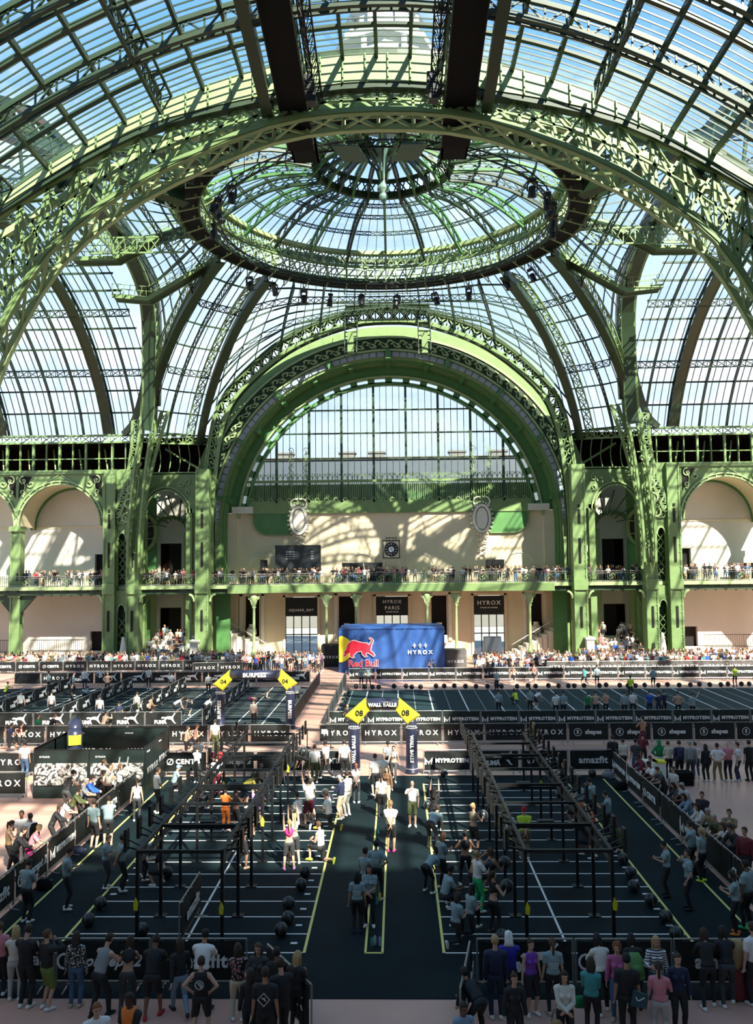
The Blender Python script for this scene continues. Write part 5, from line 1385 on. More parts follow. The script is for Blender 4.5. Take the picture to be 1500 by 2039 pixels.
def row(x0, y0, rz, kinds, where, fab=0, along='left'):
    """barriers in a straight row; x0,y0 the start of the first one, going along local +x"""
    d = Vector((cos(rz), sin(rz), 0))
    for i, k in enumerate(kinds):
        if k == '-': continue
        p = Vector((x0, y0, 0)) + d*(BW + .06)*(i + .5)
        kk = k.rstrip('*'); barrier(p.x, p.y, rz, kk if kk != 'x' else None, '%s barrier from the %s, %s, %s' % (ORD[min(i, 19)], along, LN.get(kk, 'plain black'), where), 'barriers ' + where, fab)
row(-9.4, 19.25, 0, ['protein', 'concept', 'amazfit'], 'at the front left of the lanes')
row(2.35, 19.25, 0, ['puma', 'concept', 'amazfit'], 'at the front right of the lanes')
barrier(-1.75, 18.1, R(-57), 'hyrox', 'black barrier turned towards the viewer, left of the aisle entrance', None)
barrier(2.05, 18.1, R(80), 'hyrox', 'black barrier turned towards the viewer, right of the aisle entrance', None)
row(-10.25, 19.4, pi/2, ['x', 'amazfit', 'concept', 'protein', 'x', 'centr', 'x', 'protein'], 'along the left edge of the lanes', 0, 'viewer end')
row(10.25, 37.9, -pi/2, ['protein', 'protein', 'centr', 'x', 'protein', 'x', 'concept', 'x'], 'along the right edge of the lanes', 0, 'far end')
row(-10.3, 38.4, 0, ['centr', 'concept', 'x', 'centr'], 'behind the lanes, left of the 08 arch')
row(1.75, 38.4, 0, ['protein', 'puma', 'centr', 'amazfit'], 'behind the lanes, right of the 08 arch')
row(-20.5, 38.4, 0, ['hyrox', 'hyrox'], 'left of the photo booth, farther one')
row(-21.4, 34.7, 0, ['hyrox', 'hyrox', 'hyrox'], 'left of the photo booth, nearer one')
row(-27.1, 44.7, 0, ['hyrox']*10, 'along the path left of the walkway')
row(-3.6, 44.7, 0, ['hyrox']*6 + ['shapes']*7, 'along the path right of the walkway')
row(-34.0, 48.8, 0, ['puma']*10, 'before the striped jump lanes')
row(-3.4, 48.6, 0, ['protein']*14, 'in front of the sled lanes', 1)
row(-3.4, 68.7, 0, ['protein']*17, 'behind the sled lanes')
row(-30.6, 67.4, 0, ['x', 'hyrox', 'puma', 'puma', 'puma', 'puma', 'puma', 'puma', 'puma', 'puma', 'puma'], 'behind the striped jump lanes')
row(-36.5, 75.6, 0, ['centr', 'centr', 'centr'] + ['hyrox']*7, 'in front of the left crowd')
row(13.5, 72.6, 0, ['hyrox']*11, 'in front of the right crowd', 2)
for k, x in enumerate((-10.9, -15.8, -20.0, -24.8)):
    row(x, 49.3, pi/2, ['puma', 'puma', 'puma', 'puma', 'puma', 'puma', 'puma'], 'in jump-lane fence %s from the walkway' % ORD[k], 0, 'viewer end')
row(-5.6, 49.3, pi/2, ['x']*8, 'on the left side of the walkway', 0, 'viewer end')
row(-3.55, 67.5, -pi/2, ['x']*8, 'on the right side of the walkway', 0, 'far end')
row(-4.85, 21.2, pi/2, ['amazfit'], 'standing inside the left rig', 0, 'viewer end')
row(-17.5, 73.5, R(9), ['hyrox', 'hyrox'], 'behind the yellow-cornered jump arch')

# ================================================================== training rigs
def rig(s):
    e = empty('training_rig', 'black steel rig with wall targets in the middle of the ' + ('left' if s < 0 else 'right') + ' lane block', 'rig')
    ys = [21.1 + 2.07*k for k in range(8)]
    for x in (3.77, 5.9):
        for y in ys:
            b = MB(); b.box(s*x - .04, s*x + .04, y - .04, y + .04, .015, 2.42); u = b.obj('upright', BLACK, e)
            b = MB(); b.box(s*x - .16, s*x + .16, y - .12, y + .12, .015, .035); b.obj('foot_plate', BLACK, u)
        for z in (2.42, 2.12):
            b = MB(); b.box(s*x - .04, s*x + .04, ys[0], ys[-1], z - .04, z + .04); b.obj('long_beam', BLACK, e)
        b = MB()
        for i in range(len(ys) - 1):
            for h in range(2): b.bar((s*x, ys[i] + h*1.03, 2.12), (s*x, ys[i] + (h+1)*1.03, 2.42), .03)
        b.obj('beam_bracing', BLACK, e)
    for y in ys:
        b = MB(); b.box(min(s*3.77, s*5.9), max(s*3.77, s*5.9), y - .04, y + .04, 2.38, 2.46); b.obj('crossbeam', BLACK, e)
        if y in ys[1:7:2]:
            b = MB(); b.box(min(s*3.77, s*5.9), max(s*3.77, s*5.9), y + .9, y + .96, 2.05, 2.12); b.box(s*4.8 - .22, s*4.8 + .22, y + .8, y + 1.0, 2.1, 2.28); b.obj('pulley_bar', BLACK, e)
    tm = MB(); tm.box(-.035, .035, -.13, .13, 2.3, 2.85); tm.bar((0, 0, 2.4), (-.42, 0, 2.3), .04); tm.bar((0, 0, 2.6), (-.42, 0, 2.4), .03)
    tmm = tm.mesh('wall_target', BLACK)
    for k in range(15):
        y = LANE0 + (k + .5)*LANED
        for x, d in ((3.77, -1), (5.9, 1)):
            o = link('wall_target', tmm, e, (s*x + s*d*.42, y, 0)); o.scale = (s*d, 1, 1)
    tg = MB(); tg.poly([(0, .16), (.07, .02), (.05, -.16), (-.04, -.14), (-.05, .0)], -.01, .01); tgm = tg.mesh('yellow_tag', YELP)
    for k, (x, y, z) in enumerate(((5.9, 21.0, 1.2), (3.77, 21.0, 1.1), (3.77, 27.3, 1.3), (5.9, 31.4, 1.4), (3.77, 33.5, 1.5))): link('yellow_tag', tgm, e, (s*x, y - .06, z))
rig(-1); rig(1)

# ================================================================== balls, bottles and bags on the lanes
BL = [(608, 1748), (600, 1774), (575, 1812), (574, 1842), (560, 1866), (200, 1812), (176, 1846), (283, 1866), (333, 1750), (1241, 1722), (1257, 1750), (1263, 1778), (1297, 1806), (1327, 1840), (1348, 1874), (1000, 1880),
      (858, 1582), (866, 1597), (852, 1612), (648, 1588), (655, 1600), (885, 1548), (560, 1560), (1130, 1560), (1180, 1548)]
for i, (px, py) in enumerate(BL):
    p = fl(px, py); side = 'left' if px < 787 else 'right'
    ball(p.x, p.y, .19, ['black medicine ball, %s counted from the far end of the line at the aisle edge of the left lanes', 'black medicine ball lying %s'][0 if i < 5 else 1] % (ORD[i] if i < 5 else {5: 'on the left outer yellow line, farther of two', 6: 'on the left outer yellow line, nearer of two', 7: 'behind the front left barriers', 8: 'beside an athlete under the left rig', 9: 'on the right outer yellow line, first from the far end', 10: 'on the right outer yellow line, second from the far end', 11: 'on the right outer yellow line, third from the far end', 12: 'on the right outer yellow line, fourth from the far end', 13: 'on the right outer yellow line, fifth from the far end', 14: 'on the right outer yellow line, nearest of six', 15: 'behind the hooded spectator near the front barriers', 16: 'at the far start of the right yellow line', 17: 'second along the far start of the right yellow line', 18: 'third along the far start of the right yellow line', 19: 'beside the kneeling white-shirted judge', 20: 'just behind the kneeling white-shirted judge', 21: 'by the back barrier right of the big arch', 22: 'under the left rig near the back barriers', 23: 'under the right rig near the back barriers', 24: 'at the back right corner of the mat'}[i]), 'medicine balls on the mat')
def bottle(px, py, c, label, h=.24):
    p = fl(px, py); b = MB(); b.lathe([(.036, 0), (.038, .02), (.038, h*.68), (.018, h*.82), (.018, h*.92)], 10, (0, 0, 0)); o = b.obj('water_bottle', mat('bottle_' + c, COLS.get(c, (.2, .5, .55)), .2), None, True); o.location = (p.x, p.y, .016)
    tag(o, label, 'bottle', 'drink bottles in the narrow yellow box'); d = MB(); d.lathe([(.021, h*.9), (.021, h)], 8); d.obj('cap', BLACK, o)
for i, (px, py, c) in enumerate(((741, 1886, 'teal'), (747, 1883, 'lightgrey'), (757, 1885, 'lightjeans'), (757, 1780, 'brightgreen'), (758, 1765, 'magenta'), (751, 1803, 'teal'), (757, 1795, 'yellow'), (752, 1700, 'lightjeans'), (754, 1662, 'teal'))):
    bottle(px, py, c, ['teal bottle at the near end of the narrow yellow box', 'grey bottle at the near end of the narrow yellow box', 'pale blue bottle at the near end of the narrow yellow box', 'green bottle beside the pair in the aisle', 'magenta bottle behind the pair in the aisle', 'teal bottle at the feet of the pair in the aisle', 'yellow bottle at the feet of the pair in the aisle', 'pale blue bottle beside the man with pink shoes', 'teal bottle farthest along the yellow box'][i], .28)
def bag(px, py, sx, sy, sz, m, name, label, cat, rz=0, strap=True):
    p = fl(px, py); b = MB(); rows = []
    V = Vector
    loft(b, [(V((0, 0, 0)), V((1, 0, 0)), V((0, 1, 0)), sx*.42, sy*.42), (V((0, 0, sz*.15)), V((1, 0, 0)), V((0, 1, 0)), sx*.5, sy*.5), (V((0, 0, sz*.7)), V((1, 0, 0)), V((0, 1, 0)), sx*.48, sy*.45), (V((0, 0, sz)), V((1, 0, 0)), V((0, 1, 0)), sx*.3, sy*.2)], 14)
    o = b.obj(name, m, None, True); o.location = (p.x, p.y, .016); o.rotation_euler = (0, 0, rz); tag(o, label, cat)
    if strap: b = MB(); b.tube([V((-.15, 0, sz*.8)), V((-.1, 0, sz*1.15)), V((.1, 0, sz*1.15)), V((.15, 0, sz*.8))], .014, 6); b.obj('handle', BLACK, o)
bag(88, 1772, .5, .3, .3, BLACKM, 'sports_bag', 'black sports bag inside the left fence', 'bag')
bag(155, 1700, .5, .28, .2, col('navy'), 'sports_bag', 'dark blue bag beside the left yellow line', 'bag')
bag(1237, 1572, .6, .35, .3, BLACKM, 'sports_bag', 'black bag at the far end of the right fence', 'bag')
bag(1212, 1548, .6, .3, .25, col('grey'), 'sports_bag', 'light grey bag pile beside the white-lettered barrier', 'bag')
bag(1390, 1742, .5, .3, .25, BLACKM, 'sports_bag', 'black bag at the foot of the right fence', 'bag')

# ================================================================== inflatable arches
def inflatable(xc, y, half, word, num, label):
    e = empty('inflatable_arch', label, 'arch', (xc, y, 0))
    yp = MB()
    for s in (-1, 1):
        b = MB(); b.lathe([(.30, 0), (.31, .08), (.275, .12), (.26, 1.2), (.26, 2.35), (.2, 2.5)], 18, (s*half, 0, 0)); lg = b.obj('leg', NAVYP, e, True)
        for z in (.22, 2.05): b = MB(); b.lathe([(.275, z), (.28, z + .01), (.275, z + .025)], 18, (s*half, 0, 0)); b.obj('piping', WHITEP, lg)
        t = link('lettering', text_mesh(word, .27 if len(word) < 8 else .21, .010, .012, 1.05), lg, (s*half, -.285, 1.15)); t.rotation_euler = (0, -s*-pi/2 if s > 0 else -pi/2, 0)
        link('lettering', text_mesh('HYROX', .11, .004, .012, 1.3), lg, (s*half, -.285, 2.16))
        P = [(.55, 3.42), (.72, 2.86), (.18, 2.22), (-.40, 2.62)]
        b = MB(); P2 = [(s*(half - x), z) for x, z in P]
        n = len(P2); vs = []; cxm = sum(p[0] for p in P2)/4; czm = sum(p[1] for p in P2)/4
        for f, yy in ((.8, -.34), (1, -.2), (1, .2), (.8, .34)): vs += [(cxm + (x - cxm)*f, yy, czm + (z - czm)*f) for x, z in P2]
        fs = [(0,1,2,3), (15,14,13,12)] + [(j*4 + i, (j+1)*4 + i, (j+1)*4 + (i+1) % 4, j*4 + (i+1) % 4) for j in range(3) for i in range(4)]
        b.add(vs, fs); c = b.obj('corner', YELP, e)
        link('lettering', text_mesh(num, .36, .008, .012, 1.0, 0, BLACK), c, (cxm, -.36, czm))
    b = MB(); b.tube([(-half + .55, 0, 3.12), (0, 0, 3.15), (half - .55, 0, 3.12)], .27, 18); bm_ = b.obj('beam', NAVYP, e, True)
    link('lettering', text_mesh(word, .34 if len(word) < 8 else .215, .012, .012, 1.08), bm_, (0, -.30, 3.14))
    return e
inflatable(-.07, 38.7, 1.32, 'WALL BALLS', '08', 'dark inflatable arch with yellow corners numbered 08 at the far end of the aisle')
inflatable(-7.8, 49.4, 2.08, 'BURPEES', '04', 'dark inflatable arch with yellow corners numbered 04 in front of the jump lanes')
e = empty('inflatable_arch', 'dark inflatable arch seen edge-on, yellow patches at its top, behind the photo booth', 'arch', (-13.75, 37.1, 0), R(111))
for s in (-1, 1):
    b = MB(); b.lathe([(.34, 0), (.34, .1), (.33, 2.3), (.3, 2.5), (.18, 2.62), (0, 2.65)], 18, (s*1.3, 0, 0)); lg = b.obj('leg', NAVYP, e, True)
    b = MB(); b.box(s*1.3 - .36, s*1.3 + .36, -.25, .25, 2.0, 2.4); b.obj('corner', YELP, lg)
b = MB(); b.tube([(-1.2, 0, 2.55), (0, 0, 2.62), (1.2, 0, 2.55)], .26, 14); b.obj('beam', NAVYP, e, True)

# ================================================================== photo booth of tall banners
bt = empty('banner_booth', 'booth of tall black banners with a black-and-white photo print, left of the lanes', 'booth')
pm = bpy.data.materials.new('photo_print'); pm.use_nodes = True; t_ = pm.node_tree; bb = t_.nodes['Principled BSDF']; bb.inputs['Roughness'].default_value = .6
c_ = t_.nodes.new('ShaderNodeTexCoord'); w_ = t_.nodes.new('ShaderNodeTexNoise'); w_.inputs['Scale'].default_value = 2.6; w_.inputs['Detail'].default_value = 4; w_.inputs['Distortion'].default_value = 2.5
r_ = t_.nodes.new('ShaderNodeValToRGB'); r_.color_ramp.elements[0].position = .44; r_.color_ramp.elements[1].position = .56; r_.color_ramp.elements[0].color = (.02, .02, .02, 1); r_.color_ramp.elements[1].color = (.62, .60, .56, 1)
t_.links.new(c_.outputs['Object'], w_.inputs['Vector']); t_.links.new(w_.outputs[0], r_.inputs['Fac']); t_.links.new(r_.outputs[0], bb.inputs['Base Color'])
def tall_banner(x, y, w, h, rz, kind, z=0, photo=False):
    f = fabric(w, h, int(x*10) + 50, .03).obj('banner', BANNERG, bt, True); f.location = (x, y, z); f.rotation_euler = (0, 0, rz)
    if photo:
        b = MB(); b.box(-w/2 + .05, w/2 - .05, -.055, -.045, h*.28, h*.74); b.obj('photo_print', pm, f)
        link('lettering', text_mesh('HYROX', .1, .004, .004, 1.4), f, (-w*.3, -.05, h*.87))
    else:
        link('lettering', text_mesh('HYROX', .34, .01, .004, 1.5), f, (0, -.05, h*.50))
        link('lettering', text_mesh('HYROX', .09, .004, .004, 1.4), f, (-w*.3, -.05, h*.9))
    b = MB()
    for xx in (-w/2, w/2): b.bar((xx, .03, 0), (xx, .03, h + .03), .045)
    b.bar((-w/2, .03, h + .02), (w/2, .03, h + .02), .045); b.obj('banner_frame', BLACK, f)
for i, x in enumerate((-13.4, -11.05)): tall_banner(x, 34.75, 2.3, 1.95, 0, None, photo=True)
for x in (-13.5, -11.2): tall_banner(x, 38.9, 2.3, 2.05, 0, 'hyrox')
for y in (35.9, 38.0): tall_banner(-9.95 + (y - 35.9)*-.05, y, 2.1, 2.0, pi/2, 'hyrox')
for y in (35.9, 38.0): tall_banner(-14.6, y, 2.1, 2.0, -pi/2, 'hyrox')
# ladder leaning beside it
b = MB(); b.bar((-10.9, 33.7, .02), (-10.9, 34.65, 1.7), .05); b.bar((-10.55, 33.7, .02), (-10.55, 34.65, 1.7), .05)
for k in range(6): b.bar((-10.9, 33.83 + k*.14, .25 + k*.25), (-10.55, 33.83 + k*.14, .25 + k*.25), .03)
tag(b.obj('aluminium_ladder', STEEL), 'small aluminium ladder leaning on the corner of the banner booth', 'ladder')

# belt stanchions on the walkway
for i, px in enumerate((612, 659)):
    p = fl(px, 1489); b = MB(); b.lathe([(.17, 0), (.17, .02), (.03, .04), (.03, .95), (.035, .95), (.035, 1.0)], 14); o = b.obj('belt_stanchion', BLACK, None, True); o.location = p
    tag(o, 'black belt post on the walkway, ' + ('left' if i == 0 else 'right') + ' one of the pair carrying a paper sign', 'stanchion')
    if i == 0:
        q = fl(659, 1489); b = MB(); b.bar((0, 0, .92), (q.x - p.x, q.y - p.y, .92), .012, .05); b.obj('belt', BLACK, o)
        b = MB(); b.box((q.x - p.x)*.6, (q.x - p.x)*.85, -.03, -.02, .72, .96); b.obj('paper_sign', WHITEP, o)

# ================================================================== blue tent with bull print, equipment boxes
tn = empty('drink_tent', 'large blue draped tent with a red bull on a yellow disc and white lettering', 'tent', (.1, 75, 0))
b = MB(); b.box(-4.7, 4.7, 0, 4.2, 0, 3.75); b.obj('tent_body', BLUET, tn)
b = MB()
n = 40; vs = []; fs = []
for i in range(n + 1):
    x = -4.75 + 9.5*i/n
    for z in (0, 1.2, 2.4, 3.85): vs.append((x, -.08 - .06*sin(i*1.3)*(.3 + (3.85 - z)/4) - .03*sin(i*2.9 + z), z))
for i in range(n):
    for j in range(3): a = i*4 + j; fs.append((a, a+4, a+5, a+1))
b.add(vs, fs); dr = b.obj('front_drape', BLUET, tn, True)
b = MB(); b.add([(-4.75, -.15, 3.85), (4.75, -.15, 3.85), (4.75, 4.3, 3.9), (-4.75, 4.3, 3.9), (-4.2, .5, 4.0), (4.2, .5, 4.0), (4.2, 3.8, 4.05), (-4.2, 3.8, 4.05)], [(0,1,5,4), (1,2,6,5), (2,3,7,6), (3,0,4,7), (4,5,6,7)]); b.obj('tent_roof', BLUET, tn)
b = MB(); P = [(-4.72, 3.15)] + [(-4.75 + 1.25*cos(a), 2.1 + 1.2*sin(a)) for a in np.linspace(1.35, -1.45, 14)] + [(-4.72, .95)]
b.poly(P, -.24, -.22); b.obj('yellow_disc', YELP, dr)
bull = [(-4.35, 1.50), (-4.2, 1.62), (-4.25, 1.85), (-4.05, 2.05), (-3.95, 2.45), (-3.7, 2.75), (-3.35, 2.85), (-2.9, 2.70), (-2.5, 2.62), (-2.2, 2.6), (-2.0, 2.42), (-1.9, 2.62), (-1.75, 2.85), (-2.0, 3.0), (-2.0, 3.08), (-1.78, 3.02), (-1.62, 2.82), (-1.75, 2.55), (-1.85, 2.2), (-1.9, 1.95), (-1.65, 1.75), (-1.5, 1.5), (-1.62, 1.42), (-1.85, 1.62), (-2.2, 1.78), (-2.35, 1.6), (-2.2, 1.42), (-2.35, 1.38), (-2.6, 1.6), (-2.7, 1.9), (-3.1, 1.85), (-3.35, 1.6), (-3.5, 1.45), (-3.3, 1.36), (-3.45, 1.30), (-3.75, 1.45), (-3.7, 1.75), (-3.95, 1.70), (-4.1, 1.5), (-4.3, 1.42)]
def outline(P, d):
    c = Vector((sum(p[0] for p in P)/len(P), sum(p[1] for p in P)/len(P))); out = []
    for i, p in enumerate(P):
        a = Vector(P[i-1]); q = Vector(P[(i+1) % len(P)]); t = (q - a).normalized(); out.append((p[0] - t.y*d, p[1] + t.x*d))
    return out
b = MB(); b.rail([Vector((x, -.245, z)) for x, z in bull], .12, .02, (0, 1, 0), closed=True); b.obj('bull_outline', WHITEP, dr)
b = MB(); b.poly(bull, -.27, -.25); b.obj('bull_print', REDP, dr)
link('lettering', text_mesh('Red Bull', .86, .03, .004, .95, 0, WHITEP), dr, (-2.55, -.24, .78)); link('lettering', text_mesh('Red Bull', .86, .012, .006, .95, 0, REDP), dr, (-2.55, -.26, .78))
link('lettering', text_mesh('HYROX', .50, .012, .006, 1.5), dr, (2.55, -.24, 1.75))
b = MB()
for k in (-.5, 0, .5): b.box(2.55 + k - .13, 2.55 + k + .13, -.26, -.24, 2.32, 2.42); b.box(2.55 + k - .04, 2.55 + k + .04, -.26, -.24, 2.16, 2.56)
b.obj('cross_emblems', WHITEP, dr)
def hbox(px0, px1, py0, py1, dep, m, name, label, text=None):
    p, q = fl(px0, py1), fl(px1, py1); w = q.x - p.x; k = (p.y)/1649; h = (py1 - py0)*k*1.0
    b = MB(); b.box(0, w, 0, dep, 0, h); b.box(.05, w - .05, -.03, 0, .05, h - .05); o = b.obj(name, m); o.location = (p.x, p.y, 0); tag(o, label, 'box')
    if text: link('lettering', text_mesh(text, .34, .01, .006, 1.4, 0, WHITEP), o, (w/2, -.05, h*.45))
hbox(640, 677, 1286, 1328, 2.0, BANNER, 'banner_box', 'black cube wrapped in banners, left of the blue tent', 'HYROX')
hbox(886, 930, 1296, 1336, 2.0, BANNERS, 'banner_box', 'grey-black cube wrapped in banners, right of the blue tent', 'HYROX')
hbox(966, 1000, 1270, 1328, 1.0, mat('slate_board', (.05, .06, .075), .5), 'display_board', 'tall dark grey display board among the right crowd')
# litter bins and a black case behind the right fence
for i, (px, c, lb) in enumerate(((1296, 'white', 'white litter bin, left of the two by the standing row'), (1312, 'yellow', 'white litter bin with a yellow lid, right of the two by the standing row'))):
    p = fl(px, 1562); b = MB(); b.box(-.26, .26, -.26, .26, 0, .95); o = b.obj('litter_bin', WHITEP); o.location = p; tag(o, lb, 'bin')
    b = MB(); b.box(-.28, .28, -.28, .28, .95, 1.02); b.obj('lid', YELP if c == 'yellow' else STONE, o); b = MB(); b.lathe([(.09, 0), (.09, .01)], 14); q_ = b.obj('recycling_emblem', col('brightgreen'), o); q_.location = (0, -.265, .55); q_.rotation_euler = (pi/2, 0, 0)
p = fl(1358, 1562); b = MB(); b.box(-.42, .42, -.3, .3, 0, .55); b.box(-.44, .44, -.32, .32, .36, .40); o = b.obj('flight_case', BLACKM); o.location = p; tag(o, 'black flight case on the floor by the standing row of spectators', 'case')
# suitcase with a coat
p = fl(1480, 1990); sc_ = MB(); sc_.box(-.23, .23, -.14, .14, .05, .70); sc_.box(-.24, .24, -.15, .15, .12, .16); o = sc_.obj('suitcase', mat('burgundy_shell', (.13, .01, .02), .3)); o.location = p; tag(o, 'burgundy wheeled suitcase with a brown coat draped over it, at the right edge', 'suitcase')
b = MB()
for x in (-.18, .18): b.lathe([(.03, 0), (.03, .05)], 8, (x, .1, 0)); b.lathe([(.03, 0), (.03, .05)], 8, (x, -.1, 0)); b.bar((x*.7, .1, .7), (x*.7, .1, .98), .02)
b.bar((-.13, .1, .98), (.13, .1, .98), .03); b.obj('handle', BLACK, o)
b = MB(); loft(b, [(Vector((-.1, 0, 1.25)), Vector((1,0,0)), Vector((0,1,0)), .12, .1), (Vector((-.1, 0, 1.1)), Vector((1,0,0)), Vector((0,1,0)), .21, .15), (Vector((-.14, 0, .8)), Vector((1,0,0)), Vector((0,1,0)), .20, .15), (Vector((-.2, 0, .55)), Vector((1,0,0)), Vector((0,1,0)), .12, .12), (Vector((-.25, 0, .4)), Vector((1,0,0)), Vector((0,1,0)), .05, .05)], 14); c = b.obj('draped_coat', col('camel'), None, True); c.location = p; tag(c, 'brown coat heaped on top of the burgundy suitcase', 'coat')

# weights beside the sled lanes
wm = MB(); wm.lathe([(.0, -.05), (.17, -.05), (.19, 0), (.17, .05), (0, .05)], 14); wmm = wm.mesh('weight_plate', BLACK, True)
for k in range(40):
    x = -2.9 + k*.78 + random.uniform(-.3, .3); o = link('weight_plate', wmm, None, (x, 64.6 + random.uniform(-.3, .3), .2), 0); o.rotation_euler = (R(80), 0, random.uniform(-.3, .3)); tag(o, '%s black weight plate from the %s behind the sled lanes' % (ORD[k] if k < 20 else ORD[39-k], 'left' if k < 20 else 'right'), 'weight', 'weight plates behind the sled lanes')
for k in range(9):
    o = link('weight_plate', wmm, None, (-3.0, 50.5 + k*1.5, .2), 0); o.rotation_euler = (R(80), 0, pi/2 + random.uniform(-.3, .3)); tag(o, '%s black weight plate from the viewer along the walkway fence' % ORD[k], 'weight', 'weight plates along the walkway fence')

# ================================================================== up on the balcony: screen, clock, speakers
y0 = 86.6
o = empty('led_screen', 'large dark results screen standing on the far balcony, left of the clock', 'screen', (-9.7, y0, ZB))
b = MB(); b.box(-2.35, 2.35, 0, .25, 1.3, 3.95); b.obj('screen_panel', mat('dark_screen', (.035, .04, .045), .25), o)
b = MB(); b.box(-2.4, 2.4, -.02, .3, 3.9, 4.0); b.box(-2.4, -2.3, .02, .3, 0, 4.0); b.box(2.3, 2.4, .02, .3, 0, 4.0); b.obj('screen_frame', BLACK, o)
for k in range(4): link('lettering', text_mesh('00%d   RACE TIME' % (k + 3), .13, .002, .003), o, (-.8, -.02, 3.3 - k*.24)); link('lettering', text_mesh('%d:%02d' % (52 + k, 11 + 7*k), .13, .002, .003), o, (1.5, -.02, 3.3 - k*.24))
o = empty('standing_clock', 'square framed clock with a white disc face above the middle of the far balcony', 'clock', (.1, y0 - .5, ZB))
b = MB(); b.box(-.86, .86, 0, .3, 2.55, 4.35); b.box(-.85, -.72, 0, .3, 0, 2.6); b.box(.72, .85, 0, .3, 0, 2.6); b.obj('clock_case', CREAM, o)
b = MB(); b.box(-.9, .9, -.03, 0, 2.5, 2.62); b.box(-.9, .9, -.03, 0, 4.28, 4.4); b.box(-.9, -.8, -.03, 0, 2.5, 4.4); b.box(.8, .9, -.03, 0, 2.5, 4.4); b.obj('case_frame', DARKG, o)
def disc(r, y, cz, m, name, par):
    b = MB(); b.lathe([(r, 0), (r, .03)], 28); d = b.obj(name, m, par); d.location = (0, y, cz); d.rotation_euler = (pi/2, 0, 0); return d
disc(.74, -.02, 3.45, BLACK, 'dial', o); disc(.30, -.06, 3.45, WHITEP, 'dial_centre', o)
for k in range(12):
    a = 2*pi*k/12; t = link('lettering', text_mesh(['XII','I','II','III','IV','V','VI','VII','VIII','IX','X','XI'][k], .16, .006, .004), o, (.54*sin(a), -.06, 3.45 + .54*cos(a)))
b = MB(); b.bar((0, -.08, 3.45), (.16, -.08, 3.2), .05, .02, (0, 1, 0)); b.bar((0, -.08, 3.45), (-.1, -.08, 3.8), .035, .02, (0, 1, 0)); b.obj('clock_hand', BLACK, o)
b = MB(); b.bar((-.6, .1, 4.65), (.6, .1, 4.65), .08); [b.bar((x, .1, 4.4), (x, .1, 4.7), .07) for x in (-.5, -.2, .2, .5)]; b.obj('clock_crest', DARKG, o)
b = MB(); b.box(-.95, .95, -.5, -.45, .0, 1.0); b.obj('green_gate', GREEN2, o)
for x, w, h, lb in ((-13.3, .7, 1.1, 'black loudspeaker on the far balcony left of the big screen'), (10.9, 1.9, .9, 'black monitor on the far balcony right of the clock')):
    e = empty('loudspeaker' if x < 0 else 'monitor', lb, 'speaker' if x < 0 else 'screen', (x, y0, ZB)); b = MB(); b.box(-w/2, w/2, 0, .4, 1.4, 1.4 + h); b.box(-w/2 + .05, w/2 - .05, -.02, 0, 1.45, 1.35 + h); b.obj('cabinet', BLACK, e); b = MB(); b.bar((0, .2, 0), (0, .2, 1.4), .08); b.bar((-.4, .2, .02), (.4, .2, .02), .06); b.obj('stand', BLACK, e)
for i, (x0, x1) in enumerate(((-5.0, -2.9), (-2.7, -.9))):
    b = MB(); b.box(x0, x1, y0 - .3, y0 - .25, ZB + .2, ZB + 2.1); b.box(x0 - .05, x0, y0 - .3, y0 - .2, ZB, ZB + 2.15); b.box(x1, x1 + .05, y0 - .3, y0 - .2, ZB, ZB + 2.15)
    tag(b.obj('banner_screen', BANNER), 'black banner partition on the far balcony, ' + ('farther left from' if i == 0 else 'next to') + ' the clock', 'banner')
b = MB(); b.box(34.5, 37.5, 84.5, 84.56, ZB + .1, ZB + 1.7); tag(b.obj('banner_screen', BANNERS), 'grey banner hung behind the rail of the right side gallery', 'banner')
for s in (-1, 1):                                     # ground-floor railings by the side walls and steps by the piers
    e = empty('wall_railing', 'black railing in front of the ' + ('left' if s < 0 else 'right') + ' side wall on the ground floor', 'railing')
    for x0 in ((31.5, 37), (38.3, 45)):
        b = MB(); xa, xb = sorted((s*x0[0], s*x0[1]))
        for z in (1.05, 2.25): b.bar((xa, 84.8, z), (xb, 84.8, z), .06)
        for k in range(int((xb - xa)/.22)): b.bar((xa + k*.22, 84.8, 1.05), (xa + k*.22, 84.8, 2.25), .03)
        b.obj('railing_panel', BLACK, e)
    e = empty('stone_steps', 'pale stone steps between the two ' + ('left' if s < 0 else 'right') + ' piers', 'steps', kind='structure')
    for k in range(6):
        b = MB(); b.box(min(s*19.2, s*24.2), max(s*19.2, s*24.2), 80.2 + .75*k, 87.5, .34*k, .34*(k + 1)); b.obj('step', STONE, e)
    b = MB(); b.box(s*19.0 - .35, s*19.0 + .35, 79.8, 82, 0, 2.3); b.box(s*19.0 - .45, s*19.0 + .45, 79.7, 82.1, 2.3, 2.5); b.obj('plinth', STONE, e)
    b = MB(); b.lathe([(.5, 0), (.55, .6), (.35, 1.2), (.3, 1.8), (.2, 2.4), (.16, 2.6), (.14, 2.9), (0, 3.0)], 12, (s*25.6, 79.2, 0)); tag(b.obj('statue', STONE, None, True), 'white draped stone statue at the foot of the ' + ('left' if s < 0 else 'right') + ' outer pier', 'statue')
for s in (-1, 1):
    b = MB(); 
    for k in range(9): b.box(s*(16.8 - k*.55) - .3, s*(16.8 - k*.55) + .3, 85.5, 87.6, 0, 3.0 - k*.32)
    b.bar((s*17, 85.4, 4.1), (s*12.2, 85.4, 1.3), .06)
    struct(b, 'side_stairs', STONE, 'stone flight of steps going up beside the ' + ('left' if s < 0 else 'right') + ' end niche', 'steps')

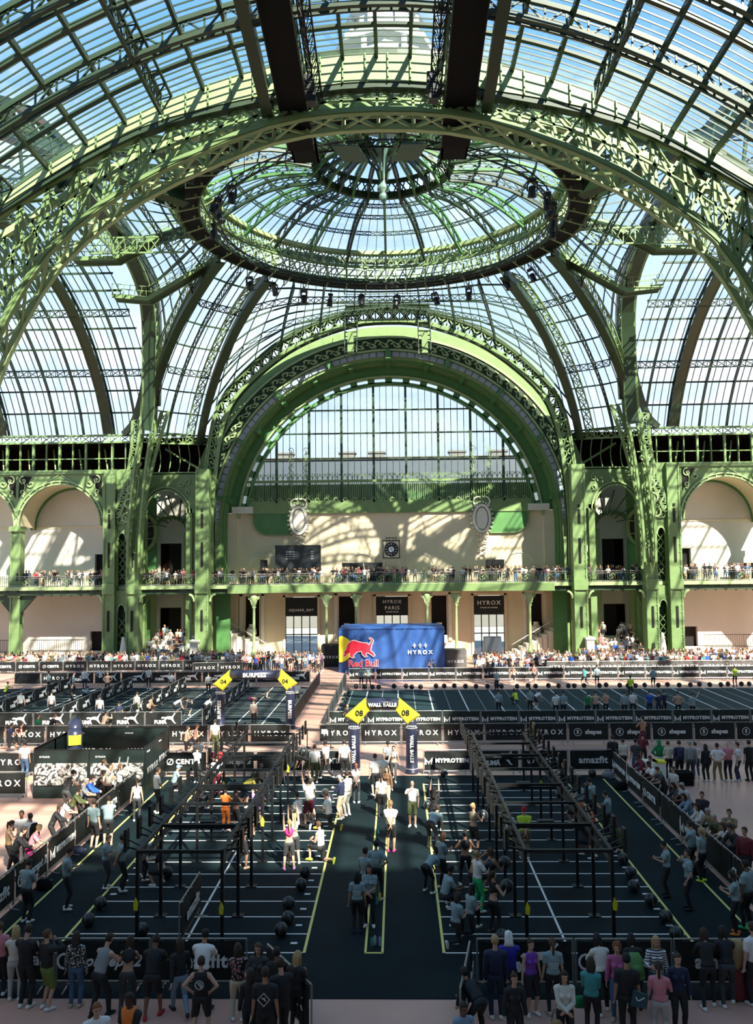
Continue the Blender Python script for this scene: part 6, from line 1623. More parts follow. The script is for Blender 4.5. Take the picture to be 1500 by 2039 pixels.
# ================================================================== stage lights
def fixture():
    e = empty('stage_light', 'black moving-head stage light', 'lamp')
    b = MB(); b.box(-.22, .22, -.2, .2, -.22, 0); b.obj('base', BLACK, e)
    b = MB(); b.box(-.34, -.26, -.08, .08, -.75, -.18); b.box(.26, .34, -.08, .08, -.75, -.18); b.box(-.34, .34, -.08, .08, -.24, -.16); b.obj('yoke', BLACK, e)
    b = MB(); b.lathe([(.12, .2), (.22, .12), (.24, -.3), (.27, -.5), (.27, -.52)], 12, (0, 0, -.62)); b.obj('head', BLACK, e, True)
    return e
f0 = None
spots = [(12.0, 33.6, a, 'inside the dome ring') for a in (-128, -117, -110, -98, 128, 117, 108, 100, 93)] + [(14.3, 33.5, a, 'under the far side of the ring catwalk') for a in (-52, -42, -30, -20, -9, 4, 17, 30, 44, 55)]
for i, (r, z, a, w) in enumerate(spots):
    o = f0 if False else (fixture() if i == 0 else copy_tree(first)); first = o if i == 0 else first
    o.location = (r*sin(R(a)), RY + r*cos(R(a)), z); o.rotation_euler = (random.uniform(-.4, .4), random.uniform(-.4, .4), random.uniform(0, 6)); o.scale = (1.0,)*3
    sd_ = 'left' if a < 0 else 'right'
    idx = [q for q in spots if q[3] == w and (q[2] < 0) == (a < 0)].index((r, z, a, w))
    o['label'] = '%s black stage light %s, %s side' % (ORD[idx], w, sd_); o['group'] = 'stage lights ' + w
    h = MB(); h.bar((0, 0, 0), (0, 0, .35), .05); h.obj('clamp', BLACK, o)
for i, px in enumerate((627, 881)):
    p = Vector((-2.95 if i == 0 else 2.45, 35.2, 31.2)); e = empty('line_speaker', 'black speaker hanging beside the ' + ('left' if i == 0 else 'right') + ' suspended walkway', 'speaker', p)
    b = MB()
    for k in range(3): b.box(-.22 + .04*k, .22 + .04*k, -.25, .25, -.5 - .42*k, -.12 - .42*k)
    b.obj('cabinet', BLACK, e); b = MB(); b.bar((0, 0, -.15), (0, 0, 1.0), .04); b.obj('hanging_bar', BLACK, e)

# ================================================================== the people one can make out, placed on the floor
# px, py of the feet, heading (0 = back to the viewer, 180 = facing), pose, top, kind, bottom, kind, shoes, skin, hair, style, female, label
L, Rt = 90, -90
T = [
# --- in front of the lanes, bottom left
(12,1968,20,'stand','pink','tee','black','trousers','white','fair','hbrown','short',1,'person in a pale pink top at the left edge of the front row'),
(40,1975,15,'crossed','offwhite','tee','lightgrey','trousers','white','fair','hblond','long',1,'blond woman in a pale green-white top and light grey trousers near the left edge'),
(62,1988,-10,'phone','black','tee','black','trousers','white','fair','hdark','short',0,'man in black T-shirt and trousers, third from the left at the front barriers'),
(105,1993,-40,'sip','black','long','limegreen','shorts','white','fair','hbrown','short',0,'man in black top and olive shorts drinking at the front left barriers'),
(162,1988,0,'stand','charcoal','long','jeans','trousers','beige','fair','hdark','long',1,'woman in a black-and-white patterned jacket and blue jeans at the front left barriers'),
(218,2001,-25,'lean_rail','grey','tank','black','trousers','black','fair','hdark','cap',0,'man in a grey sleeveless top leaning over the front left barriers'),
(266,1992,5,'lean_rail','black','crop','charcoal','trousers','white','tan','hdark','long',1,'woman in a black open-backed top and grey trousers leaning on the front barrier'),
(316,2003,0,'lean_rail','black','tee','black','shorts','red','brown','hdark','short',0,'man in black T-shirt, black shorts and red shoes leaning on the front left barriers'),
(367,2003,30,'walk','black','long','lightjeans','trousers','black','fair','hdark','long',1,'woman in a black top and light blue jeans stepping past the front left barriers'),
(412,1995,-5,'lean_rail','white','tee','black','trousers','black','tan','hblack','short',0,'man in a plain white T-shirt at the front barriers left of the aisle'),
(408,2052,0,'hips','black','tank','black','shorts','black','fair','hdark','short',0,'man in a black vest with a round white emblem, hands on hips'),
(480,2015,10,'crossed','maroon','long','cream','trousers','white','fair','hdark','long',1,'woman in a dark flowered blouse and cream trousers left of the aisle'),
(505,2070,5,'stand','black','long','black','trousers','black','fair','hdark','long',1,'woman in black beside the dark flowered blouse, seen from behind'),
(528,2085,0,'stand','black','tee','black','trousers','black','tan','hdark','short',0,'man in a black T-shirt with a white diamond emblem on the back'),
(553,2075,25,'crossed','black','tee','black','trousers','black','fair','hdark','short',0,'man in a black T-shirt turned sideways right of the diamond emblem'),
(556,2030,0,'stand','black','tee','black','trousers','black','brown','hblack','short',0,'tall person in black with folded arms behind the group left of the aisle'),
(525,2020,170,'talk','charcoal','long','black','trousers','black','fair','hbrown','long',1,'dark-haired woman facing the viewer within the black-clad group left of the aisle'),
(592,2040,-20,'phone','black','long','black','leggings','white','fair','hblond','long',1,'woman with long blond hair in black at the barrier left of the aisle'),
(190,2190,-150,'talk','white','tee','jeans','trousers','white','fair','hred','short',0,'bearded man in a white T-shirt at the bottom edge, cut off by it'),
(258,2165,160,'fold','black','tee','black','trousers','black','dark','hblack','short',0,'person in black with an orange vest at the bottom edge'),
# --- bottom right
(925,2170,-160,'fold','lightjeans','long','jeans','trousers','white','brown','hblack','pony',1,'woman in a pale blue jacket at the bottom edge right of the aisle'),
(945,2050,30,'bend','black','long','black','trousers','white','tan','hblack','short',0,'man in a black tracksuit bending over right of the aisle'),
(985,2010,0,'stand','navy','long','navy','trousers','white','fair','hblond','short',0,'fair-haired person in a navy jacket at the barrier right of the aisle'),
(1010,1995,0,'crossed','royal','long','black','trousers','white','brown','white','hood',0,'person in a royal blue robe with a white head cloth'),
(1040,2000,200,'stand','purple','tank','black','shorts','white','fair','hdark','bun',1,'woman in a purple vest looking back between the blue robe and the grey T-shirt'),
(1072,2003,0,'stand','judge','tee','black','leggings','beige','fair','hbrown','pony',1,'volunteer with a brown ponytail, grey printed T-shirt and black leggings at the front right barriers'),
(1027,2100,185,'stand','black','long','black','trousers','black','fair','hdark','bun',1,'woman in a long black coat facing the viewer'),
(1120,2078,180,'fold','offwhite','long','black','trousers','black','fair','hblack','long',1,'woman in a cream jacket with a small bag facing the viewer'),
(1172,2050,-20,'fold','teal','long','black','leggings','black','fair','hdark','long',1,'woman in a turquoise cardigan with long dark hair and a green bag'),
(1190,1995,10,'lean_rail','offwhite','long','black','trousers','white','fair','hblack','long',1,'woman in a white hooded top leaning on the front right barriers'),
(1217,2010,165,'stand','magenta','long','jeans','trousers','beige','fair','hred','curly',1,'red-haired woman in a bright pink shirt and jeans facing the viewer'),
(1243,2055,-10,'stand','black','tee','black','trousers','black','tan','hblack','short',0,'man in a black T-shirt with a teal drawstring bag on his hip'),
(1255,1992,0,'lean_rail','black','tee','black','trousers','black','fair','hblack','long',1,'person with a large green backpack at the front right barriers'),
(1300,2000,178,'talk','white','long','jeans','trousers','white','fair','hblond','long',1,'blond woman in a white and navy striped jumper facing the viewer'),
(1306,2060,-15,'talk','pink','tee','lightgrey','trousers','white','fair','hdark','pony',1,'woman in a pink top and wide pale grey trousers, seen from behind'),
(1343,2038,175,'stand','navy','long','black','trousers','charcoal','fair','hdark','bun',1,'young woman in a dark blue jacket and black wide trousers facing the viewer'),
(1398,1985,-5,'lean_rail','black','long','black','leggings','white','fair','hdark','long',1,'woman in a black hooded top at the front right barriers, left of two'),
(1432,1980,-5,'lean_rail','black','long','charcoal','trousers','white','fair','hblack','long',1,'woman in a black top and dark grey trousers at the front right barriers, right of two'),
(1492,1985,20,'stand','white','tee','black','trousers','white','fair','hdark','short',0,'man in a white T-shirt at the right edge beside the suitcase'),
# --- lanes, left block
(132,1812,-70,'phone','judge','tee','black','trousers','white','fair','hdark','short',0,'judge in a grey T-shirt with raised hands between the left yellow lines'),
(52,1838,-20,'phone','judge','tee','black','trousers','white','fair','hdark','short',0,'judge in a grey T-shirt seen from behind at the near left yellow line'),
(210,1770,-80,'phone','judge','tee','charcoal','leggings','white','fair','hdark','bun',1,'volunteer in a grey T-shirt and charcoal track trousers left of the left lanes'),
(242,1776,-60,'behind','judge','tee','black','trousers','white','tan','hblack','short',0,'volunteer in a grey T-shirt with hands behind his back left of the left lanes'),
(288,1752,-60,'bend','judge','tee','black','trousers','white','fair','hdark','short',0,'judge in a grey T-shirt bending towards an athlete under the left rig'),
(315,1762,60,'squat_ball','black','crop','black','shorts','white','fair','hbrown','pony',1,'athlete squatting under the near end of the left rig'),
(186,1692,-20,'stand','judge','tee','black','shorts','black','fair','hdark','short',0,'volunteer in grey T-shirt and black shorts by the left fence, left of a pair'),
(203,1690,20,'crossed','judge','tee','black','shorts','black','fair','hdark','short',0,'volunteer in grey T-shirt and black shorts by the left fence, right of a pair'),
(272,1636,10,'stand','offwhite','tank','charcoal','leggings','white','fair','hdark','pony',1,'woman in a white vest and dark leggings beside the letter banner left of the lanes'),
(312,1620,-60,'fold','white','tee','black','trousers','white','fair','hdark','short',0,'man in a white T-shirt and black trousers right of the banner booth'),
(138,1620,-30,'lean_rail','black','tank','charcoal','trousers','black','fair','hblack','cap',0,'man in a dark vest leaning forward in front of the photo print'),
(128,1672,-70,'lean_rail','white','tee','black','trousers','white','fair','hdark','long',1,'woman in a white shirt leaning on the left fence, nearest of the row'),
(150,1650,-75,'lean_rail','olive','long','black','trousers','black','fair','hdark','curly',1,'spectator in an olive jacket with curly hair leaning on the left fence'),
(163,1640,-70,'lean_rail','grey','tee','black','trousers','black','fair','hgrey','short',0,'grey-haired man in a grey T-shirt leaning on the left fence'),
(176,1630,-75,'lean_rail','blue','long','black','trousers','white','fair','hdark','short',0,'spectator in a bright blue jacket leaning on the left fence'),
(198,1615,-60,'lean_rail','black','tank','black','trousers','black','fair','hdark','bun',1,'woman in a black vest leaning on the left fence behind the blue jacket'),
(216,1605,-70,'cheer','offwhite','tee','black','trousers','white','fair','hdark','short',0,'spectator in a cream shirt reaching over the left fence'),
(238,1598,-60,'film','white','tee','black','trousers','white','fair','hbrown','long',1,'long-haired spectator in white pointing over the left fence'),
(256,1588,-60,'lean_rail','white','tee','charcoal','trousers','white','brown','hblack','cap',0,'spectator in white with a cap at the far end of the left fence row'),
(16,1738,-60,'phone','camel','tank','black','leggings','white','fair','hdark','pony',1,'woman in a tan vest top and black leggings on the open floor at left'),
(42,1716,-170,'talk','white','tee','black','trousers','white','brown','hblack','short',0,'man in a white T-shirt facing the viewer on the open floor at left'),
(60,1722,60,'talk','white','tee','black','trousers','black','brown','hblack','short',0,'man in a white shirt with a black backpack on the open floor at left'),
(36,1752,-70,'lean_rail','black','long','black','trousers','black','fair','hdark','short',0,'person in black leaning on the left fence beside the pink trousers'),
(52,1748,-70,'lean_rail','pink','tee','hotpink','trousers','white','fair','hblond','short',1,'person in a pink top and hot pink trousers at the left fence'),
(228,1600,-70,'lean_rail','cream','tee','black','trousers','black','tan','hdark','long',1,'long-haired spectator in cream among the row at the left fence'),
(206,1592,-50,'film','white','tee','black','trousers','black','fair','hbrown','short',0,'spectator in white with raised hands in front of the photo print'),
(246,1585,-60,'lean_rail','charcoal','tee','black','trousers','black','fair','hdark','short',0,'spectator in charcoal near the far end of the left fence'),
(110,1690,-70,'lean_rail','black','long','black','trousers','black','fair','hdark','long',1,'spectator in black leaning on the left fence over the M emblem'),
# --- centre aisle
(712,1858,0,'stand','judge','tee','black','trousers','black','tan','hblack','long',1,'volunteer with long dark hair and grey printed T-shirt seen from behind, in the aisle'),
(737,1846,170,'fold','judge','tee','black','leggings','white','fair','hdark','long',1,'volunteer in a grey T-shirt facing the viewer beside the long-haired one in the aisle'),
(750,1792,-10,'hips','judge','tee','black','trousers','white','tan','hblack','short',0,'tall volunteer in a grey printed T-shirt with hands on hips in the aisle'),
(728,1805,-30,'stand','judge','tee','black','trousers','white','fair','hdark','bun',1,'volunteer in a grey T-shirt half hidden behind the long-haired one in the aisle'),
(779,1697,-5,'behind','white','tee','black','shorts','hotpink','tan','hblond','short',0,'man in a white T-shirt, black shorts and pink shoes on the yellow line'),
(822,1647,175,'sip','white','tee','olive','shorts','white','fair','hblond','bald',0,'bald man in a white T-shirt and dark shorts walking towards the viewer'),
(760,1628,0,'stand','offwhite','tee','black','trousers','black','fair','hblack','pony',1,'woman with a black ponytail in a long pale T-shirt in the aisle'),
(772,1606,150,'talk','brownc','long','beige','trousers','brownc','fair','hdark','long',1,'woman in brown half hidden behind the man with pink shoes'),
(748,1585,20,'stand','white','tee','black','shorts','white','fair','hbrown','short',0,'man in a white T-shirt and shorts under the wall-ball arch, left'),
(765,1580,10,'fold','white','tee','beige','shorts','white','fair','hblond','bald',0,'tall man in a white T-shirt under the wall-ball arch'),
(785,1556,175,'walk','grey','crop','charcoal','leggings','white','fair','hdark','pony',1,'athlete in a grey crop top and leggings walking in under the numbered arch'),
(774,1548,20,'walk','grey','tee','black','trousers','white','brown','hblack','short',0,'man in a grey shirt behind the athlete in the crop top'),
(710,1600,0,'behind','white','tee','charcoal','leggings','white','fair','hred','pony',1,'red-haired woman in white with charcoal leggings left of the yellow box'),
(650,1552,60,'walk','white','tee','black','trousers','white','brown','hblack','short',0,'tall man in a white shirt and black trousers walking left of the numbered arch'),
(686,1552,10,'stand','white','tee','black','trousers','white','fair','hdark','short',0,'man in a white T-shirt right beside the left leg of the 08 arch'),
(627,1560,10,'stand','white','tee','olive','trousers','white','fair','hdark','short',0,'man in a white T-shirt and olive trousers seen from behind near the back barriers'),
(610,1552,60,'bend','black','tee','olive','shorts','white','fair','hdark','short',0,'person in black bending at the back of the left lanes'),
(680,1632,70,'phone','navy','long','beige','trousers','white','fair','lightgrey','cap',0,'person in a pale cap, dark jacket and beige trousers'),
(692,1625,50,'stand','white','tee','offwhite','trousers','white','fair','hdark','short',0,'person in white behind the pale cap'),
(616,1646,40,'throw','white','tee','maroon','shorts','white','fair','hdark','short',0,'athlete in a white T-shirt and dark red shorts throwing a ball'),
(622,1636,50,'hold_ball','black','crop','navy','shorts','white','fair','hdark','bun',1,'athlete in a black crop top beside the white-shirted thrower'),
(596,1652,60,'kneel','white','tee','black','trousers','white','fair','hdark','short',0,'white-shirted judge kneeling behind the throwers'),
(655,1655,70,'kneel','white','tee','black','trousers','yellow','fair','hdark','short',0,'kneeling judge in a white T-shirt, black trousers and yellow shoes'),
(640,1720,60,'kneel','white','tank','black','shorts','hivis','fair','hbrown','short',0,'kneeling man in a white vest and bright green shoes'),
(576,1733,15,'throw','hotpink','crop','charcoal','shorts','lilac','fair','hblond','pony',1,'woman in a bright pink crop top and lilac shoes with both arms up'),
(586,1722,20,'throw','cream','crop','charcoal','shorts','white','fair','hblond','pony',1,'blond athlete close behind the woman in the pink crop top'),
(490,1608,-60,'bend','yellow','tee','navy','shorts','white','fair','hdark','short',0,'man in a yellow T-shirt bending under the left rig'),
(520,1605,40,'hold_ball','black','tee','black','shorts','white','fair','hdark','short',0,'athlete in black beside the yellow T-shirt under the left rig'),
(449,1656,-10,'crossed','orange','long','orange','trousers','white','fair','cream','cap',1,'person in a pale orange outfit and cream hat under the left rig'),
(482,1730,-30,'hold_ball','black','bare','black','shorts','beige','brown','hblack','short',0,'bare-chested athlete in long black shorts under the left rig'),
(470,1660,-40,'hold_ball','black','crop','black','shorts','black','brown','hblack','bun',1,'dark-skinned athlete in a black crop top under the left rig'),
(515,1665,30,'throw','lilac','tee','beige','shorts','black','fair','hdark','short',0,'athlete in a pale top reaching up at the left rig'),
(392,1560,-20,'phone','white','tee','charcoal','trousers','white','fair','hdark','short',1,'woman in a white shirt by the back left barriers'),
(350,1575,-60,'crouch','judge','tee','black','trousers','white','fair','lightjeans','cap',0,'crouching person with a turquoise cap at the back left of the lanes'),
(432,1585,20,'stand','white','tee','maroon','trousers','black','fair','hbrown','short',0,'person in white and dark red trousers under the far end of the left rig'),
(434,1560,10,'stand','red','tee','black','shorts','white','fair','hbrown','long',1,'woman in a red top at the back left barriers'),
(405,1610,-40,'squat_ball','black','tee','black','shorts','white','tan','hdark','short',0,'athlete in black squatting under the middle of the left rig'),
(395,1545,30,'phone','lightgrey','tee','black','trousers','black','fair','hdark','short',0,'person in light grey at the far left corner of the lanes'),
# --- lanes, right block
(862,1690,-30,'bend','judge','tee','black','trousers','black','fair','hdark','short',0,'judge in grey bending at the far right yellow line'),
(866,1655,-10,'throw','black','tee','black','trousers','white','fair','hblack','long',1,'person in black standing at the far start of the right lanes'),
(855,1778,-40,'bend','judge','tee','black','leggings','white','brown','hdark','bun',1,'judge in a grey T-shirt bending with hands low at the right yellow line'),
(876,1772,-60,'phone','judge','tee','black','leggings','white','fair','hbrown','long',1,'judge with long brown hair reaching out at the right yellow line'),
(892,1806,-70,'crouch','judge','tee','black','leggings','white','brown','hblack','short',0,'crouching judge in the middle of the right yellow line row'),
(936,1862,-60,'kneel','judge','tee','black','leggings','white','fair','hblack','long',1,'kneeling judge in grey between the green leggings and the near line'),
(908,1880,-50,'kneel','judge','tee','black','leggings','white','fair','hdark','long',1,'kneeling judge in grey nearest the viewer in the right lanes'),
(928,1764,-5,'hold_ball','black','crop','black','leggings','white','tan','hblack','bun',1,'athlete in a black strappy top seen from behind in the right lanes'),
(944,1700,-50,'hold_ball','beige','crop','black','shorts','white','fair','hblond','bun',1,'blond athlete holding a ball high in the right lanes'),
(940,1768,-60,'squat_ball','camel','tee','black','shorts','hivis','fair','hdark','short',0,'athlete bending in a tan top beside the strappy black top'),
(952,1815,-60,'hold_ball','white','tee','brightgreen','leggings','white','fair','hblond','bun',1,'woman in a white T-shirt and bright green leggings holding a ball'),
(966,1812,-60,'hold_ball','camel','tank','black','leggings','black','brown','hbrown','curly',1,'athlete with curly hair just behind the green leggings'),
(984,1862,-60,'hold_ball','black','crop','black','leggings','charcoal','fair','hdark','pony',1,'athlete in a black top and leggings holding a ball, nearest in the right lanes'),
(1046,1712,0,'behind','hivis','tee','khaki','trousers','white','fair','red','cap',0,'steward in a yellow safety vest and red cap under the right rig'),
(1012,1672,-40,'crouch','white','tee','black','trousers','hivis','fair','hdark','short',0,'judge in white crouching under the right rig'),
(1125,1600,60,'hold_ball','black','tee','black','shorts','white','fair','hdark','short',0,'athlete in black at the far right of the rig'),
(1143,1640,60,'squat_ball','charcoal','tee','black','shorts','white','tan','hblack','short',0,'athlete squatting at the outer side of the right rig'),
(1158,1648,50,'phone','judge','tee','orange','shorts','white','fair','hdark','short',0,'judge in grey with orange shorts right of the right rig'),
(1178,1645,50,'phone','judge','tee','black','trousers','white','fair','hblack','short',0,'judge in grey and black trousers right of the right rig, farther one'),
(1212,1672,60,'phone','judge','tee','black','trousers','white','fair','hdark','short',0,'judge in a grey T-shirt reaching towards the right rig, nearer one'),
(1232,1698,50,'crouch','olive','long','black','trousers','white','fair','hbrown','long',1,'woman in a dark olive jacket crouching beside the right yellow line'),
(1165,1700,50,'squat_ball','black','tee','black','shorts','white','brown','hblack','short',0,'athlete squatting under the near right side of the rig'),
(1183,1710,60,'throw','red','tank','charcoal','shorts','white','fair','red','short',1,'athlete with a red headband under the right rig'),
(1330,1786,80,'phone','judge','tee','black','trousers','black','fair','hblack','bun',1,'volunteer in a grey T-shirt with hands together between the right yellow lines, farther one'),
(1374,1812,80,'sip','judge','tee','black','trousers','black','fair','hdark','short',1,'volunteer in grey with hand to mouth between the right yellow lines, nearer one'),
(1380,1745,50,'crossed','judge','tee','black','shorts','white','fair','hdark','short',0,'volunteer in grey and black shorts by the right fence'),
(1398,1755,40,'stand','judge','tee','black','trousers','hivis','fair','hblond','pony',1,'blond volunteer in a grey T-shirt with a cap by the right fence'),
(1468,1862,60,'phone','judge','tee','black','leggings','orange','fair','hdark','long',1,'volunteer in grey with orange shoes near the right edge'),
(1492,1850,40,'talk','judge','tee','black','trousers','brightgreen','brown','hblack','short',0,'tall volunteer in grey at the right edge'),
# --- spectators outside the right fence
(1280,1580,100,'lean_rail','maroon','long','black','trousers','black','brown','hblack','short',0,'man in a dark red jacket leaning on the far end of the right fence'),
(1300,1585,110,'phone','offwhite','tee','black','trousers','black','fair','hbrown','short',0,'man in a cream top with hands together by the right fence'),
(1298,1600,100,'lean_rail','white','tee','black','trousers','black','brown','hblack','short',0,'smiling spectator in white leaning on the right fence'),
(1318,1608,100,'lean_rail','charcoal','tee','black','trousers','black','fair','hdark','short',0,'spectator in charcoal leaning on the right fence'),
(1338,1610,120,'stand','offwhite','tee','black','trousers','black','fair','hdark','short',0,'man in a pale checked shirt standing by the right fence'),
(1350,1640,95,'lean_rail','charcoal','long','black','trousers','black','fair','hdark','long',1,'dark-haired woman in black leaning over the right fence'),
(1362,1645,100,'lean_rail','lightgrey','tee','black','trousers','black','brown','hgrey','short',0,'grey-haired spectator beside the dark-haired woman at the right fence'),
(1370,1665,95,'lean_rail','lightjeans','long','lightjeans','trousers','white','fair','hdark','long',1,'woman in a pale denim jacket leaning over the right fence'),
(1402,1672,140,'fold','black','long','black','trousers','black','fair','hdark','short',0,'man in a black hoodie standing behind the right fence'),
(1392,1690,95,'lean_rail','offwhite','long','black','trousers','black','fair','hdark','long',1,'woman in a long cream cardigan at the right fence'),
(1412,1710,110,'lean_rail','khaki','long','khaki','trousers','black','fair','hgrey','short',0,'older man in khaki leaning on the right fence'),
(1428,1720,120,'lean_rail','olive','tee','olive','trousers','black','fair','hgrey','short',0,'grey-haired man in olive trousers at the right fence'),
(1450,1718,160,'film','khaki','long','black','trousers','black','fair','hdark','short',0,'man in a khaki jacket with both hands raised at right'),
(1462,1752,110,'lean_rail','black','long','black','trousers','black','fair','hblack','short',0,'man in a dark coat bending over the right fence'),
(1488,1768,130,'stand','maroon','long','black','trousers','black','fair','hdark','short',0,'person in dark red at the right edge behind the fence'),
(1432,1738,100,'lean_rail','white','tee','black','trousers','black','fair','hbrown','long',1,'woman in a pale top between the khaki men at the right fence'),
# --- standing row behind the right lanes
(1222,1540,0,'stand','black','long','black','trousers','black','fair','hdark','short',0,'man in black first from the left in the standing row at right'),
(1238,1542,10,'stand','offwhite','tee','black','trousers','black','fair','hdark','short',1,'person in pale green and black second in the standing row at right'),
(1268,1545,0,'stand','charcoal','tee','jeans','trousers','white','tan','hblack','short',0,'man in a charcoal T-shirt and jeans in the standing row at right'),
(1282,1530,-20,'talk','maroon','tee','black','trousers','black','fair','hdark','short',0,'person in dark red in front of the round-emblem barriers'),
(1315,1546,0,'hips','green','long','white','trousers','white','fair','green','hood',0,'person in a bright green hoodie and white trousers'),
(1333,1550,0,'phone','cream','long','black','trousers','black','fair','hdark','short',1,'person in a cream jacket right of the green hoodie'),
(1347,1552,0,'stand','navy','long','black','shorts','black','fair','hdark','short',0,'person in navy with a dark backpack and bare legs'),
(1374,1556,0,'stand','grey','long','charcoal','trousers','beige','fair','grey','cap',0,'man in a grey hoodie and grey trousers in the standing row'),
(1388,1548,0,'phone','offwhite','tee','jeans','trousers','white','fair','hdark','short',1,'woman in white with a shoulder bag and blue trousers'),
(1408,1556,10,'stand','black','long','black','trousers','white','fair','hdark','long',1,'woman in a long black dress in the standing row'),
(1428,1558,0,'hips','white','tee','khaki','trousers','white','tan','hblack','short',0,'man in a white T-shirt and khaki trousers in the standing row'),
(1452,1556,0,'phone','pink','tee','black','trousers','white','fair','hblond','bald',0,'bald man in a pink T-shirt in the standing row'),
(1473,1555,60,'talk','white','tee','navy','trousers','white','fair','hdark','short',0,'man in a white T-shirt turned left near the right edge'),
(1492,1555,10,'stand','black','tee','black','trousers','black','fair','hdark','short',0,'man in black at the right end of the standing row'),
# --- running path and jump lanes
(370,1505,-60,'run','beige','bare','black','shorts','white','fair','hdark','short',0,'bare-chested runner on the path, front one of a pair'),
(388,1502,-60,'run','cream','bare','black','shorts','white','fair','hbrown','short',0,'bare-chested runner on the path, second of a pair'),
(18,1500,-60,'run','navy','tee','black','shorts','white','brown','hblack','short',0,'runner in dark blue at the left edge of the path'),
(38,1495,-60,'run','maroon','crop','black','shorts','white','fair','hdark','pony',1,'woman runner in a dark red top at the left of the path'),
(48,1552,0,'stand','white','tee','jeans','trousers','yellow','tan','hblack','short',0,'man in a white T-shirt and jeans beside the banner booth'),
(505,1450,-20,'stand','offwhite','tee','black','trousers','black','fair','hdark','short',0,'man in a white shirt standing alone in the jump lanes under the arch'),
(428,1500,-10,'stand','offwhite','tee','olive','trousers','white','fair','hdark','short',0,'person on the running path behind the jump-lane arch'),
(75,1482,-60,'stand','green','tee','jeans','trousers','white','fair','hbrown','pony',1,'person in pale green at the gate of the running path'),
(104,1480,-60,'lean_rail','black','tee','charcoal','trousers','white','fair','hdark','short',0,'man in black leaning beside the edge-on arch'),
(41,1428,0,'stand','white','tee','black','trousers','white','fair','hdark','short',0,'man in a white T-shirt behind the left cat-print barriers'),
(102,1430,0,'stand','lightgrey','tee','black','trousers','white','fair','hdark','short',0,'man in light grey between the left jump lanes'),
(198,1440,10,'stand','white','tee','jeans','trousers','white','fair','hdark','short',0,'man in a white T-shirt in the middle of the left jump lanes'),
(236,1452,20,'stand','navy','tee','black','shorts','white','tan','hdark','short',0,'athlete in navy near the front of the left jump lanes'),
(210,1458,-30,'squat_ball','beige','crop','black','shorts','white','fair','hdark','bun',1,'athlete crouching at the front of the left jump lanes'),
(272,1432,-20,'stand','cream','long','olive','trousers','white','fair','hdark','short',0,'judge in cream and olive trousers in the jump lanes'),
(300,1420,-60,'crouch','beige','crop','black','shorts','white','tan','hdark','bun',1,'athlete kneeling beside the cream-clad judge'),
(350,1428,-60,'bend','white','tee','black','shorts','white','fair','hdark','short',0,'athlete in white bending down in the jump lanes'),
(372,1425,-30,'squat_ball','black','tee','black','shorts','white','fair','hdark','short',0,'athlete in black next to the bending one in white'),
(410,1430,-30,'bend','white','tee','black','shorts','white','fair','hdark','short',0,'athlete in white just left of the jump-lane arch leg'),
(415,1385,10,'stand','grey','tee','black','trousers','white','fair','hdark','short',0,'judge in grey behind the left leg of the jump-lane arch'),
(592,1405,10,'stand','white','tee','black','trousers','white','fair','hdark','short',0,'man in white at the walkway side of the jump lanes'),
(526,1392,-60,'plank','charcoal','tank','black','shorts','hotpink','fair','hdark','pony',1,'athlete on the ground in the jump lanes under the arch beam'),
(168,1375,0,'stand','white','tee','navy','trousers','white','fair','hdark','short',0,'judge in white far back in the left jump lanes'),
(146,1385,-60,'stand','judge','tee','black','trousers','white','fair','hdark','short',0,'judge in white and black near the far left barriers'),
(200,1372,10,'hips','white','tee','black','shorts','white','fair','hdark','short',0,'man in white and black shorts at the back of the jump lanes'),
(214,1382,180,'hips','beige','bare','black','shorts','white','fair','hdark','short',0,'bare-chested man facing the viewer at the back of the jump lanes'),
(142,1412,-60,'stand','black','tee','black','trousers','white','fair','hdark','short',0,'person in black on the far left lanes'),
(170,1405,0,'bend','judge','tee','black','shorts','white','fair','hdark','short',0,'person in grey bending in the left lanes'),
(96,1380,-40,'stand','judge','tee','black','trousers','white','fair','hdark','short',0,'volunteer in blue-grey at the far left lanes'),
(296,1372,10,'stand','white','tee','black','trousers','white','fair','hdark','short',0,'woman in white among the far cat-print barriers'),
(342,1380,0,'stand','white','tee','black','trousers','white','fair','hdark','short',0,'man in white behind the cream-clad judge'),
(15,1390,-40,'squat_ball','hivis','tank','black','shorts','white','fair','hdark','short',0,'person in neon green at the far left edge'),
# --- sled lanes
(994,1425,0,'stand','judge','tee','black','trousers','black','fair','hdark','short',0,'judge in grey with folded arms in the middle of the sled lanes'),
(1027,1403,40,'crouch','hivis','tee','black','trousers','black','dark','hblack','short',0,'steward in a yellow vest crouching in the sled lanes'),
(1057,1422,10,'stand','judge','tee','black','trousers','black','fair','hdark','short',0,'judge in grey right of the crouching steward'),
(1068,1412,-60,'bend','white','tee','black','shorts','white','fair','hdark','short',0,'athlete in white bending over a sled'),
(990,1378,30,'stand','lightgrey','tee','black','trousers','black','fair','hdark','short',0,'judge in light grey at the far end of the sled lanes'),
(1257,1392,0,'stand','hivis','tee','black','trousers','black','dark','hblack','short',0,'steward in a yellow vest standing in the sled lanes'),
(1245,1432,0,'stand','judge','tee','black','trousers','black','fair','hdark','short',0,'judge in grey-green left of the white T-shirt in the sled lanes'),
(1262,1430,-20,'stand_wide','white','tee','black','trousers','black','fair','hdark','short',0,'man in a bright white T-shirt striding in the sled lanes'),
(1295,1428,0,'stand','blue','tee','navy','trousers','black','fair','hdark','short',0,'person in bright blue in the sled lanes'),
(1313,1430,0,'stand','navy','tee','navy','shorts','black','fair','hdark','short',0,'man in navy, left of two, in the sled lanes'),
(1324,1428,0,'fold','navy','tee','black','trousers','black','fair','hdark','short',0,'man in navy, right of two, in the sled lanes'),
